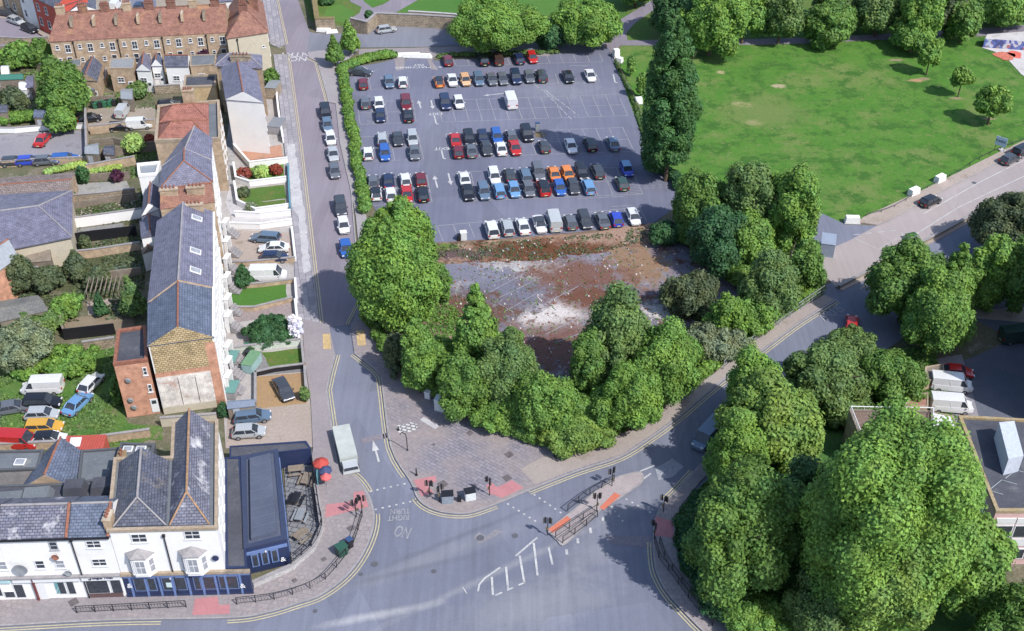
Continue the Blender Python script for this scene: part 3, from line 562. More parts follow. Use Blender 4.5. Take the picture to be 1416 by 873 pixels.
plot('front_lawn', [(353, 280), (395, 276), (395, 288), (356, 294)], verge_m, Z3, .1)
plot('driveway', [(317, 318), (406, 322), (408, 362), (316, 366)], conc_m, Z3)
plot('front_lawn', [(316, 399), (395, 391), (397, 418), (350, 428), (320, 420)], grass_m, Z3, .15)
plot('garden_path', [(322, 428), (404, 416), (406, 434), (325, 446)], ground_mat('pinkish_path', (.2, .165, .165), (.24, .2, .2), s1=.4), Z3)
plot('front_lawn', [(362, 488), (418, 481), (419, 504), (375, 510)], verge_m, Z3, .1)
plot('garden_path', [(342, 490), (362, 488), (375, 511), (418, 506), (420, 514), (352, 520)], ground_mat('grey_path', (.15, .145, .15), (.19, .18, .18), s1=.4), Z3)
plot('sandy_drive', [(354, 521), (421, 515), (424, 558), (355, 566)], tan_m, Z3)
plot('concrete_yard', [(315, 570), (430, 557), (434, 614), (312, 620)], conc_m, Z3 + .006)
plot('beer_garden_terrace', [(392, 634), (431, 624), (437, 640), (438, 677), (444, 714), (446, 734), (434, 761), (404, 785), (396, 700)], terrace_pave_m, .1)
plot('planted_bank', [(1000, 640), (1060, 560), (1150, 490), (1290, 480), (1330, 600), (1420, 900), (1100, 905), (1010, 860), (950, 790), (938, 740), (945, 700)], ground_mat('bank_ivy', (.035, .09, .02), (.06, .14, .03), (.05, .06, .03), s1=.3, fine=.5), Z3, 0)
plot('van_yard', [(1275, 500), (1330, 490), (1360, 600), (1280, 600), (1255, 560)], lot_m, Z4)
plot('grass_strip', [(760, 616), (821, 617), (880, 591), (924, 559), (988, 516), (1032, 472), (1105, 428), (1140, 407), (1120, 395), (1020, 450), (960, 520), (880, 570), (800, 590)], verge_m, KH + .02, .1)

# ------------------------------------------------------------------ buildings
def part(b, name, mats, root, smooth=False):
    return b.build(name, mats, root, org=root.location, smooth=smooth)
def foot_from(px, z): return [G(x, y, z).xy for x, y in px]      # near-left, near-right, far-right, far-left
def building(name, label, cat, fp, h, wall, group=None, base=0.0):
    c = sum(fp, Vector((0, 0))) / len(fp); root = thing(name, label, cat, (c.x, c.y, 0), 0, group)
    b = MB(); b.prism([tuple(p) for p in fp], base, h); root['h'] = h
    part(b, 'wall', wall, root); return root
def grow(fp, o):
    c = sum(fp, Vector((0, 0))) / len(fp); out = []
    n = len(fp)
    for i in range(n):
        a, p, q = fp[i - 1], fp[i], fp[(i + 1) % n]; d1 = (p - a).normalized(); d2 = (q - p).normalized()
        n1 = Vector((d1.y, -d1.x)); n2 = Vector((d2.y, -d2.x))
        if (p - c).dot(n1) < 0: n1 = -n1
        if (p - c).dot(n2) < 0: n2 = -n2
        out.append(p + (n1 + n2) * o)
    return out
def pitched(root, fp, h, rise, mat, axis='y', hip0=0, hip1=0, over=.25, gable=None, ridge=terracotta, name='roof', ridge_r=.13):
    """fp near-left, near-right, far-right, far-left. axis y: ridge from the near to the far end"""
    f = grow(fp, over); b = MB(); z0 = h + .003; z1 = h + .12
    if axis == 'y': A, B_ = (f[0] + f[1]) / 2, (f[2] + f[3]) / 2
    else: A, B_ = (f[0] + f[3]) / 2, (f[1] + f[2]) / 2
    L = (B_ - A); r0 = A + L * hip0; r1 = B_ - L * hip1
    vs = [(p.x, p.y, z0) for p in f] + [(p.x, p.y, z1) for p in f] + [(r0.x, r0.y, z1 + rise), (r1.x, r1.y, z1 + rise)]
    fs = [(3, 2, 1, 0)] + [(i, (i + 1) % 4, (i + 1) % 4 + 4, i + 4) for i in range(4)]
    b.add(vs, fs)
    if axis == 'y': sl = [(5, 6, 9, 8), (7, 4, 8, 9)]; en = [(4, 5, 8), (6, 7, 9)]
    else: sl = [(4, 5, 9, 8), (6, 7, 8, 9)]; en = [(7, 4, 8), (5, 6, 9)]
    b.add(vs, sl); 
    b.add(vs, [en[0]], 0 if hip0 > 0 or not gable else 1); b.add(vs, [en[1]], 0 if hip1 > 0 or not gable else 1)
    o = part(b, name, [mat, gable or mat], root)
    b = MB(); b.tube([(r0.x, r0.y, z1 + rise + .03), (r1.x, r1.y, z1 + rise + .03)], ridge_r, 6)
    for hp, (i, j), e in ((hip0, (0, 1) if axis == 'y' else (3, 0), r0), (hip1, (2, 3) if axis == 'y' else (1, 2), r1)):
        if hp: 
            for k in (i, j): b.tube([(f[k].x, f[k].y, z1 + .03), (e.x, e.y, z1 + rise + .03)], ridge_r * .8, 5)
    r = part(b, 'ridge', ridge, root); r.parent = o
    return o
def flat_roof(root, fp, h, mat, para=.35, pt=.3, pm=None, name='roof'):
    inner = grow(fp, -pt); b = MB(); b.add([(p.x, p.y, h + .02) for p in inner], [(0, 1, 2, 3)] if len(inner) == 4 else [tuple(range(len(inner)))])
    o = part(b, name, mat, root)
    b = MB(); n = len(fp); out = grow(fp, .05)
    vs = [(p.x, p.y, h - .05) for p in out] + [(p.x, p.y, h + para) for p in out] + [(p.x, p.y, h + para) for p in inner] + [(p.x, p.y, h + .0) for p in inner]
    for k in range(3): b.add(vs, [(k * n + i, k * n + (i + 1) % n, (k + 1) * n + (i + 1) % n, (k + 1) * n + i) for i in range(n)])
    c = part(b, 'parapet', pm or kerb_m, root); return o
def chimney(root, x, y, z, sx, sy, hh, rz, mat, pots=4, parent=None):
    b = MB(); b.box((x, y, z + hh / 2), (sx, sy, hh), rz); b.box((x, y, z + hh - .15), (sx + .16, sy + .16, .18), rz)
    ax = Vector((math.cos(rz), math.sin(rz))) if sx > sy else Vector((-math.sin(rz), math.cos(rz)))
    L = max(sx, sy)
    for i in range(pots):
        t = (i + .5) / pots - .5; p = Vector((x, y)) + ax * t * L * .85; b.tube([(p.x, p.y, z + hh), (p.x, p.y, z + hh + .5)], .15, 7, 1, .11)
    o = part(b, 'chimney', [mat, terracotta], root)
    if parent: o.parent = parent
    return o
WC = {}
def winmesh(w, h, style):
    k = (round(w, 2), round(h, 2), style)
    if k in WC: return WC[k]
    t = .09; b = MB()
    if style in ('sash', 'casement', 'dark'):
        b.box((0, -.02, h / 2 - t / 2), (w, .12, t)); b.box((0, -.02, -h / 2 + t / 2), (w, .12, t))
        for s_ in (-1, 1): b.box((s_ * (w / 2 - t / 2), -.018, 0), (t, .115, h - 2 * t))
        if h > .8: b.box((0, -.012, 0), (w - 2 * t, .08, .07))
        if w > 1.0: b.box((0, -.01, 0), (.06, .07, h - 2 * t))
        b.box((0, -.04, -h / 2 - .06), (w + .2, .16, .1))
        g = MB(); g.box((0, .0, 0), (w - t, .04, h - t))
    elif style == 'door':
        b.box((0, -.03, 0), (w, .1, h)); g = MB(); g.box((0, -.09, h * .28), (w * .6, .03, h * .25))
    elif style == 'skylight':
        b.box((0, -.05, 0), (w, .14, h)); g = MB(); g.box((0, -.125, 0), (w - .25, .03, h - .25))
    WC[k] = (b.mesh('window_frame', {'dark': grey_p, 'door': MATS.get('door', white_p)}.get(style, white_p)), g.mesh('window_pane', glass_l if style in ('casement', 'skylight') else glass_m)); return WC[k]
def window(root, A, B_, u, z, w, h, style='sash', off=.0):
    fr, pn = winmesh(w, h, style); d = (B_ - A).xy.normalized(); P = A.xy + d * u + Vector((d.y, -d.x)) * off
    o = link('door' if style == 'door' else 'window', fr, root); o.location = (P.x - root.location.x, P.y - root.location.y, z)
    o.rotation_euler = (0, 0, math.atan2(d.y, d.x)); link('pane', pn, o); return o
def winpx(root, A, B_, x, y, w, h, style='sash'):
    u, z = onwall(A, B_, x, y); return window(root, A, B_, u, z, w, h, style)
def wall_text(root, A, B_, px, s, size, mat, off=.08, name='lettering', sx=1):
    u, z = onwall(A, B_, *px); d = (B_ - A).xy.normalized(); P = A.xy + d * u + Vector((d.y, -d.x)) * off
    cu = bpy.data.curves.new('t', 'FONT'); cu.body = s; cu.size = size; cu.align_x = 'CENTER'; cu.align_y = 'CENTER'; cu.extrude = .015; cu.offset = .01
    t = bpy.data.objects.new('t', cu); COL.objects.link(t); bpy.context.view_layer.update()
    me = bpy.data.meshes.new_from_object(t.evaluated_get(bpy.context.evaluated_depsgraph_get())); bpy.data.objects.remove(t)
    me.materials.clear(); me.materials.append(mat); o = link(name, me, root)
    o.location = (P.x - root.location.x, P.y - root.location.y, z); o.rotation_euler = (R(90), 0, math.atan2(d.y, d.x)); o.scale = (sx, 1, 1); return o
def fbox(root, name, A, B_, u0, u1, z0, z1, out, mat, inn=0.0):
    """box on a facade between distances u0..u1, heights z0..z1, standing proud by out"""
    d = (B_ - A).xy.normalized(); nn = Vector((d.y, -d.x)); c = A.xy + d * (u0 + u1) / 2 + nn * (out - inn) / 2
    b = MB(); b.box((c.x, c.y, (z0 + z1) / 2), (abs(u1 - u0), out + inn, z1 - z0), math.atan2(d.y, d.x)); return part(b, name, mat, root)

# ---- white corner pub
A = G(177, 825); B_ = G(319, 821.2); fd = (B_ - A).xy.normalized(); fn = Vector((-fd.y, fd.x))    # fn points into the building
HP = 9.9
p0, p1 = A.xy, B_.xy; back = G(300, 584, HP).xy; dep = (back - p1).dot(fn); midu = (G(238, 718, HP).xy - p0).dot(fd)
shear = (back - p1 - fn * dep)
far = lambda u, dd: p0 + fd * u + fn * dd + shear * (dd / dep)
Wd = (p1 - p0).length; dl = (G(205, 636, HP).xy - p0).dot(fn)
pub = building('corner_pub', 'white rendered corner pub with navy ground floor, two bay windows and twin slate roofs', 'pub',
               [far(0, 0), far(Wd, 0), far(Wd, dep), far(midu, dep), far(midu, dl), far(0, dl)], HP, white_wall)
b = MB(); ring = [far(0, 0), far(Wd, 0), far(Wd, dep), far(midu, dep), far(midu, dl), far(0, dl)]
for i in range(6):
    a, c = ring[i], ring[(i + 1) % 6]; d = c - a; mm = (a + c) / 2; b.box((mm.x, mm.y, HP + .16 + i * .004), (d.length + .3, .36, .34), math.atan2(d.y, d.x))
part(b, 'parapet', stone_m, pub)
b = MB(); b.prism([tuple(p) for p in grow(ring, -.1)], HP, HP + .03); part(b, 'gutter_roof', flat_grey, pub)
pitched(pub, [far(.5, .55), far(midu - .35, .55), far(midu - .35, dl - .4), far(.5, dl - .4)], HP + .03, 2.0, slate_d, 'y', .22, 0, .05, None, kerb_m)
pitched(pub, [far(midu + .1, .55), far(Wd - .75, .55), far(Wd - .75, dep - .4), far(midu + .1, dep - .4)], HP + .03, 2.2, slate_lichen, 'y', .16, 0, .05, white_wall, plain('orange_ridge', (.27, .16, .09), .8, var=.3))
Zs = 3.7
fbox(pub, 'shopfront', A, B_, .05, Wd + 2.4, .15, Zs - .25, .12, navy, .3)
fbox(pub, 'fascia', A, B_, .0, Wd + 2.5, Zs - .25, Zs + .12, .32, stone_m)
fbox(pub, 'fascia_trim', A, B_, .1, Wd + 2.4, Zs - .62, Zs - .26, .2, navy_l)
for (x0, x1, mt) in ((187, 203, 0), (206, 216, 0), (226, 238, 0), (243, 258, 0), (270, 278, 0), (283, 298, 0), (305, 312, 0), (315, 330, 0)):
    u0, _ = onwall(A, B_, x0, 808); u1, _ = onwall(A, B_, x1, 808)
    w = u1 - u0
    o = fbox(pub, 'window', A, B_, u0 - .08, u1 + .08, .95, 3.0, .16, navy_l); g = fbox(pub, 'pane', A, B_, u0 + .02, u1 - .02, 1.08, 2.88, .18, glass_m); g.parent = o
for x in (182, 203, 222, 240, 262, 281, 300, 314, 334): 
    u, _ = onwall(A, B_, x, 808); fbox(pub, 'pilaster', A, B_, u - .11, u + .11, .15, Zs - .63, .22, navy_l)
fbox(pub, 'plinth', A, B_, .0, Wd + 2.45, 0, .5, .2, navy)
for u, sg in ((.55, '&'), (Wd + 1.6, '&')): 
    w = wall_text(pub, A, B_, (180 if u < 1 else 336, 808), sg, .9, white_p, .25, 'pub_emblem')
    w.rotation_euler.y = 0
wall_text(pub, A, B_, (236, 798), '8', .35, white_p, .24, 'house_number'); 
u, z = onwall(A, B_, 234, 805); fbox(pub, 'poster', A, B_, u - .3, u + .3, 1.5, 2.2, .2, plain('poster', (.45, .55, .55), .6))
def bay(root, A, B_, px, y0, y1, ww):
    u, z0 = onwall(A, B_, px, y1); z0 = Zs + .12; _, z1 = onwall(A, B_, px, y0); d = (B_ - A).xy.normalized(); n_ = Vector((d.y, -d.x))
    q = lambda uu, oo: A.xy + d * (u + uu) + n_ * oo
    b = MB(); P = [q(-ww, -.02), q(-ww * .55, .75), q(ww * .55, .75), q(ww, -.02)]; b.prism([tuple(p) for p in P], z0, z1); o = part(b, 'bay_window', white_wall, root)
    for i in range(3):
        a, c = P[i], P[i + 1]; L = (c - a).length
        f, g = winmesh(round(L * .72, 2), round((z1 - z0) * .72, 2), 'casement'); dd = (c - a).normalized(); m_ = (a + c) / 2 - Vector((-dd.y, dd.x)) * .0
        w = link('sash', f, o); w.location = (m_.x - root.location.x, m_.y - root.location.y, (z0 + z1) / 2 + .05); w.rotation_euler = (0, 0, math.atan2(dd.y, dd.x))
        # the glass belongs to the sash as one mesh of its own colour
        w.data = merge2(f, g)
    b = MB(); Q = [q(-ww - .15, 0), q(-ww * .6, .95), q(ww * .6, .95), q(ww + .15, 0)]; T = q(0, 0)
    vs = [(p.x, p.y, z1 + .02) for p in Q] + [(p.x, p.y, z1 + .10) for p in Q] + [(T.x, T.y, z1 + .75)]
    b.add(vs, [(3, 2, 1, 0), (0, 1, 5, 4), (1, 2, 6, 5), (2, 3, 7, 6), (4, 5, 8), (5, 6, 8), (6, 7, 8)]); r_ = part(b, 'bay_roof', kerb_m, root); r_.parent = o
MG = {}
def merge2(f, g):
    k = (f.name, g.name)
    if k in MG: return MG[k]
    b = MB()
    for m_, i in ((f, 0), (g, 1)): b.add([tuple(v.co) for v in m_.vertices], [tuple(p.vertices) for p in m_.polygons], i)
    MG[k] = b.mesh('sash', [f.materials[0], g.materials[0]]); return MG[k]
bay(pub, A, B_, 199.5, 765, 788, 1.35); bay(pub, A, B_, 272, 762, 787, 1.35)
for x, y in ((192.5, 744), (266, 739.5)): winpx(pub, A, B_, x, y, 1.6, 1.25, 'sash')
def pipe(root, A, B_, u, z0, z1):
    d = (B_ - A).xy.normalized(); P = A.xy + d * u + Vector((d.y, -d.x)) * .14
    b = MB(); b.tube([(P.x, P.y, z0), (P.x, P.y, z1)], .07, 6); b.box((P.x, P.y, z1), (.28, .24, .3), math.atan2(d.y, d.x)); part(b, 'drainpipe', black_m, root)
u, _ = onwall(A, B_, 237.7, 783); pipe(pub, A, B_, u, .1, 9.2)
u, z = onwall(A, B_, 298.5, 770); P = A.xy + fd * u
b = MB(); b.tube([(P.x, P.y - .15, z), (P.x, P.y - .28, z)], .35, 12); part(b, 'round_sign', navy, pub)
# side wall windows (street side)
SA, SB = Vector((*far(Wd, 0), 0)), Vector((*far(Wd, dep), 0))
for t in (.15, .32, .5, .68, .85):
    for z in (8.0, 5.4): window(pub, SA, SB, dep * t, z, 1.0, 1.3, 'sash')
c = far(.1, .9); chimney(pub, c.x, c.y, HP, .7, 1.4, 1.5, 0, brick_tan, 3)
# ---- pub extension, single storey
EXH = 4.0
efp = [G(x, y, EXH).xy for x, y in ((337.5, 759), (397, 745), (384, 622), (333.6, 632))]
ext = building('pub_extension', 'navy single-storey pub extension with broad flat sheet roof beside its paved beer garden', 'pub extension', efp, EXH, navy)
flat_roof(ext, efp, EXH, navy_roof, .12, .5, plain('navy_roof_edge', (.03, .04, .08), .5))
b = MB(); q = grow(efp, -.9)
b.prism([tuple(p) for p in q], EXH + .02, EXH + .5); part(b, 'roof_lantern', navy_roof, ext)
b = MB()
for k in range(1, 9):
    t = k / 9; a = q[0].lerp(q[3], t); c = q[1].lerp(q[2], t); ribbon(b, [a, c], .08, EXH + .52)
part(b, 'roof_seams', plain('roof_seam', (.085, .1, .14), .6), ext)
EA, EB = Vector((*efp[0], 0)), Vector((*efp[1], 0)); EL = (EB - EA).length
fbox(ext, 'fascia_trim', EA, EB, .1, EL - .1, 3.0, 3.35, .16, navy_l)
for i in range(3):
    u0 = .5 + i * (EL - 1.4) / 3; o = fbox(ext, 'window', EA, EB, u0, u0 + (EL - 1.4) / 3 - .25, 1.0, 2.95, .12, navy_l)
    g = fbox(ext, 'pane', EA, EB, u0 + .14, u0 + (EL - 1.4) / 3 - .39, 1.15, 2.8, .14, glass_m); g.parent = o
wall_text(ext, EA, EB, (391, 772), '&', .9, white_p, .2, 'pub_emblem'); wall_text(ext, EA, EB, (367, 761), '8', .4, white_p, .2, 'house_number')
EC = Vector((*efp[2], 0)); L_ = (EC - EB).length
for i in range(6):
    o = fbox(ext, 'window', EB, EC, 1 + i * L_ / 6.3, 1 + i * L_ / 6.3 + L_ / 6.3 - .6, .9, 3.0, .1, navy_l)
    g = fbox(ext, 'pane', EB, EC, 1.12 + i * L_ / 6.3, 1 + i * L_ / 6.3 + L_ / 6.3 - .72, 1.0, 2.9, .13, glass_m); g.parent = o
sfp = [far(Wd + .05, .1), far(Wd + 2.2, .1), efp[3] + Vector((-.1, 0)), far(Wd + .05, (efp[3] - p1).dot(fn))]
side = building('side_passage_block', 'dark flat-roofed passage block between the white pub and its navy extension', 'annex', sfp, 3.85, navy)
flat_roof(side, sfp, 3.85, flat_dark, .1, .2, navy)
rfp = foot_from(((318, 634), (430, 621), (423, 611), (318, 618)), 2.6)
rear = building('rear_store', 'low dark felt-roofed store across the back of the beer garden', 'store', rfp, 2.6, navy); flat_roof(rear, rfp, 2.6, flat_dark, .1, .15, navy)

# ---- terrace of shops left of the pub
A2 = G(-130, 834.5); B2 = G(176.6, 825.1); HS = 9.2
def shopU(x, y=828): return onwall(A2, B2, x, y)[0]
d2 = (B2 - A2).xy.normalized(); n2 = Vector((-d2.y, d2.x))
W2 = lambda u, dd, z=0: A2.xy + d2 * u + n2 * dd
cuts = [shopU(-118), shopU(-60), shopU(20.5, 812), shopU(121, 826), (B2 - A2).xy.length - .02]
dz = n2.dot(G(156, 696, HS + 1.9).xy - A2.xy)
spec = [('cream shop at the far left end of the white parade', slate_lichen), ('white shop with pale blue fascia, at the left edge of the parade', slate_lichen), ('white shop with teal window lettering and lichened slate roof', slate_lichen), ('white shop with wide dark display window beside the pub', slate_b)]
shops = []
for i in range(4):
    u0, u1 = cuts[i] + .01, cuts[i + 1] - .01; dd = dz * 2
    fp = [W2(u0, 0), W2(u1, 0), W2(u1, dd), W2(u0, dd)]
    s_ = building('shop_house', spec[i][0], 'shop', fp, HS, white_wall, 'white terraced shops on the main road')
    pitched(s_, fp, HS, 1.9, spec[i][1], 'x', over=.15, gable=white_wall, ridge=kerb_m)
    b = MB(); a, c = W2(u1 - .1, -.2), W2(u1 - .1, dz)
    b.tube([(a.x, a.y, HS + .2), (c.x, c.y, HS + 2.15)], .16, 6); part(b, 'party_wall_coping', terracotta, s_)
    fbox(s_, 'gutter', A2, B2, u0, u1, HS - .12, HS + .08, .3, black_m)
    shops.append((s_, u0, u1))
def sw(i, x, y, w, h, st): return winpx(shops[i][0], A2, B2, x, y, w, h, st)
sw(2, 74, 754.5, .85, 1.2, 'dark'); sw(2, 55.5, 780.5, 1.0, 1.25, 'sash'); sw(2, 83, 780, 1.0, 1.25, 'casement'); sw(1, 3, 782, 1.0, 1.3, 'casement'); sw(1, -30, 784, 1.0, 1.3, 'sash'); sw(1, -30, 757, .9, 1.2, 'sash')
sw(3, 129.5, 752.5, 1.5, 1.1, 'sash'); sw(3, 137.5, 777.5, 1.5, 1.1, 'sash'); sw(0, -90, 780, 1, 1.3, 'sash')
for i, fc in ((0, white_p), (1, plain('pale_blue_fascia', (.36, .52, .55), .5)), (2, white_p), (3, white_p)):
    s_, u0, u1 = shops[i]
    fbox(s_, 'fascia', A2, B2, u0 + .1, u1 - .1, 2.95, 3.55, .3, fc); fbox(s_, 'cornice', A2, B2, u0, u1, 3.56, 3.72, .42, kerb_m)
def shopwin(i, x0, x1, y0, y1, name='shop_window', fr=white_p):
    s_ = shops[i][0]; u0, za = onwall(A2, B2, x0, y1); u1, _ = onwall(A2, B2, x1, y1); _, zb = onwall(A2, B2, x0, y0); za = max(za, .3); zb = min(zb, 2.85)
    o = fbox(s_, name, A2, B2, u0 - .1, u1 + .1, za - .1, zb + .08, .09, fr); g = fbox(s_, 'pane', A2, B2, u0, u1, za, zb, .12, glass_m); g.parent = o
shopwin(3, 122 + 2, 153, 802, 819.5); shopwin(3, 157.5, 171, 801.5, 819); shopwin(2, 84.5, 93, 805, 820); shopwin(2, 97, 106, 804, 820)
shopwin(1, 25, 37, 808, 825, 'shop_door'); shopwin(1, 9, 22, 818, 825); shopwin(1, -40, 5, 812, 824); shopwin(0, -110, -80, 810, 824)
fbox(shops[2][0], 'door', A2, B2, shopU(52, 820), shopU(66, 820), .1, 2.5, .1, white_p)
fbox(shops[3][0], 'stall_riser', A2, B2, shopU(126, 825), shopU(171, 823), .1, .75, .12, plain('brown_panel', (.1, .06, .06), .6))
wall_text(shops[3][0], A2, B2, (141, 796.5), 'Tongue Twist', .42, navy, .33); wall_text(shops[3][0], A2, B2, (125, 798), 'o', .5, black_m, .33, 'shop_emblem')
t = wall_text(shops[2][0], A2, B2, (80, 812), 'TATTOO', .42, plain('teal_paint', (.04, .25, .27), .5), .14); t.rotation_euler = (R(90), R(-90), math.atan2(d2.y, d2.x))
u, _ = onwall(A2, B2, 121.7, 828); pipe(shops[3][0], A2, B2, u + .25, .1, 8.9); fbox(shops[2][0], 'corbel_post', A2, B2, shopU(55, 828) - .1, shopU(55, 828) + .1, .1, 3.5, .3, plain('maroon_paint', (.12, .03, .03), .6))
def dish(root, A, B_, px, r, col):
    u, z = onwall(A, B_, *px); d = (B_ - A).xy.normalized(); P = A.xy + d * u + Vector((d.y, -d.x)) * .45; b = MB()
    b.tube([(P.x, P.y + .4, z), (P.x, P.y, z)], .03, 5)
    ns = 14; vs = [(P.x, P.y + .08, z)] + [(P.x + r * math.cos(2 * math.pi * k / ns), P.y - .06, z + r * math.sin(2 * math.pi * k / ns)) for k in range(ns)]
    b.add(vs, [(0, 1 + k, 1 + (k + 1) % ns) for k in range(ns)]); b.tube([(P.x, P.y - .05, z - r), (P.x, P.y - .4, z)], .02, 4); part(b, 'satellite_dish', col, root)
dish(shops[1][0], A2, B2, (30, 783), .75, metal_g); dish(shops[2][0], A2, B2, (78, 766), .4, terracotta); dish(shops[2][0], A2, B2, (96, 788), .4, metal_g)
# buildings behind the shops (each its own low range)
def back_block(name, label, px, h, mat, wallm=flat_dark, para=.25, cat='building', group=None):
    fp = foot_from(px, h); r_ = building(name, label, cat, fp, h, wallm, group); flat_roof(r_, fp, h, mat, para, .25, plain('dark_upstand', (.07, .075, .085), .7)); return r_
bb = back_block('rear_extension', 'grey felt flat-roofed extension with skylight behind the leftmost shop', ((-60, 655), (53, 650), (61, 624), (-60, 627)), 6.0, flat_grey, kerb_m)
for px in ((28, 640),):
    p = G(*px, 6.1); f_, g_ = winmesh(1.2, 1.0, 'skylight'); o = link('skylight', merge2(f_, g_), bb); o.location = (p.x - bb.location.x, p.y - bb.location.y, 6.15); o.rotation_euler = (R(-90), 0, 0)
bb2 = back_block('rear_extension', 'dark grey flat-roofed extension with roof lights next to the pub chimney', ((155, 662), (210, 636), (215, 617), (168, 615)), 7.2, flat_grey, flat_dark, .35)
for px in ((177, 622), (195, 622)):
    p = G(*px, 7.3); f_, g_ = winmesh(1.1, .9, 'skylight'); o = link('skylight', merge2(f_, g_), bb2); o.location = (p.x - bb2.location.x, p.y - bb2.location.y, 7.35); o.rotation_euler = (R(-90), 0, 0)
p = G(175, 655, 6.6); chimney(bb2, p.x, p.y, 7.2, .75, 1.1, 2.4, .1, brick_buff, 2)
bb3 = back_block('rear_extension', 'grey flat-roofed extension with torn white felt in the middle of the shop backs', ((108, 670), (152, 664), (166, 621), (113, 625)), 6.2, flat_grey, flat_dark)
fp = foot_from(((32, 676), (106, 676), (112, 629), (66, 627)), 5.8)
sl = building('slate_outbuilding', 'blue slate pitched outbuilding among the flat roofs behind the shops', 'outbuilding', fp, 5.8, brick_tan); pitched(sl, fp, 5.8, 2.2, slate_b, 'y', gable=brick_tan)
bb4 = back_block('rear_extension', 'long black felt roof running directly behind the shop ridges', ((-60, 700), (160, 689), (150, 668), (-60, 674)), 6.8, flat_dark, flat_dark, .15)
for px, w_, d_, hh in (((52, 690), 3.2, 2.2, 1.0), ((105, 680), 2.4, 1.8, 1.3), ((145, 676), 2.8, 2.0, 1.1), ((12, 692), 3.5, 1.8, .7)):
    p = G(*px, 6.9); b = MB(); b.box((p.x, p.y, 6.84 + hh / 2), (w_, d_, hh), .1, 0, .8); part(b, 'roof_dormer', flat_grey if w_ > 2.9 else flat_dark, bb4)
rb = foot_from(((88, 622), (142, 622), (147, 601), (92, 603)), 2.3)
tr = building('shipping_container', 'red steel container with white roof patch in the grassy yard behind the shops', 'container', rb, 2.3, plain('red_steel', (.36, .07, .05), .6), base=.1)
b = MB(); q = [rb[0].lerp(rb[1], t).lerp(rb[3].lerp(rb[2], t), s2) for t, s2 in ((.12, .2), (.4, .2), (.4, .85), (.12, .85))]; b.prism([tuple(p) for p in q], 2.31, 2.36); part(b, 'roof_patch', white_p, tr)
b = MB()
for k in range(1, 14): p = rb[0].lerp(rb[1], k / 14); p2 = rb[3].lerp(rb[2], k / 14); b.box(((p.x + p2.x) / 2, (p.y + p2.y) / 2, 2.33), (.06, (p2 - p).length, .05), 0)
part(b, 'roof_rib', plain('red_steel2', (.30, .06, .045), .6), tr)

# ---- long slate terrace along the street
HE = 10.8
T0 = foot_from(((205, 479), (295, 467), (295, 400), (205.6, 420.5)), HE); T1 = foot_from(((206, 421), (295.2, 400), (295, 297), (219, 310)), HE)
T0[3] = T1[0] = (T0[3] + T1[0]) / 2; T0[2] = T1[1] = (T0[2] + T1[1]) / 2
gap = (T1[0] - T0[0]).normalized() * .02
h0 = building('terraced_house', 'blue-slated near half of the long white street terrace, with bare brick gable end', 'terraced house', T0, HE, white_wall, 'long slate terrace on the street')
pitched(h0, T0, HE, 2.3, slate_b, 'y', gable=brick_buff, over=.12)
h1 = building('terraced_house', 'purple-slated far half of the long white street terrace, with three skylights', 'terraced house', [p + gap for p in T1], HE, white_wall, 'long slate terrace on the street')
rf = pitched(h1, [p + gap for p in T1], HE + .25, 2.3, slate_m, 'y', gable=brick_tan, over=.14, ridge=kerb_m)
def skylight(root, roof, x, y, z, fp, rise, h, side=1):
    p = G(x, y, z); dirn = (fp[3] - fp[0]).normalized(); wdt = (fp[1] - fp[0]).length; sl = math.atan2(rise, wdt / 2)
    f_, g_ = winmesh(1.1, 1.5, 'skylight'); o = link('skylight', merge2(f_, g_), root)
    o.location = (p.x - root.location.x, p.y - root.location.y, z)
    X = Vector((dirn.x, dirn.y, 0)); side_v = Vector((dirn.y, -dirn.x, 0)) * side
    N = (side_v * math.sin(sl) + Vector((0, 0, 1)) * math.cos(sl)).normalized(); Z_ = X.cross(-N) if True else 0
    from mathutils import Matrix
    Yv = -N; Zv = X.cross(Yv); M = Matrix((X, Yv, Zv)).transposed(); o.rotation_euler = M.to_euler()
for x, y in ((272, 302), (270, 347.5), (270, 374.5)): skylight(h1, rf, x, y, HE + .25 + .12 + 1.32, T1, 2.3, HE)
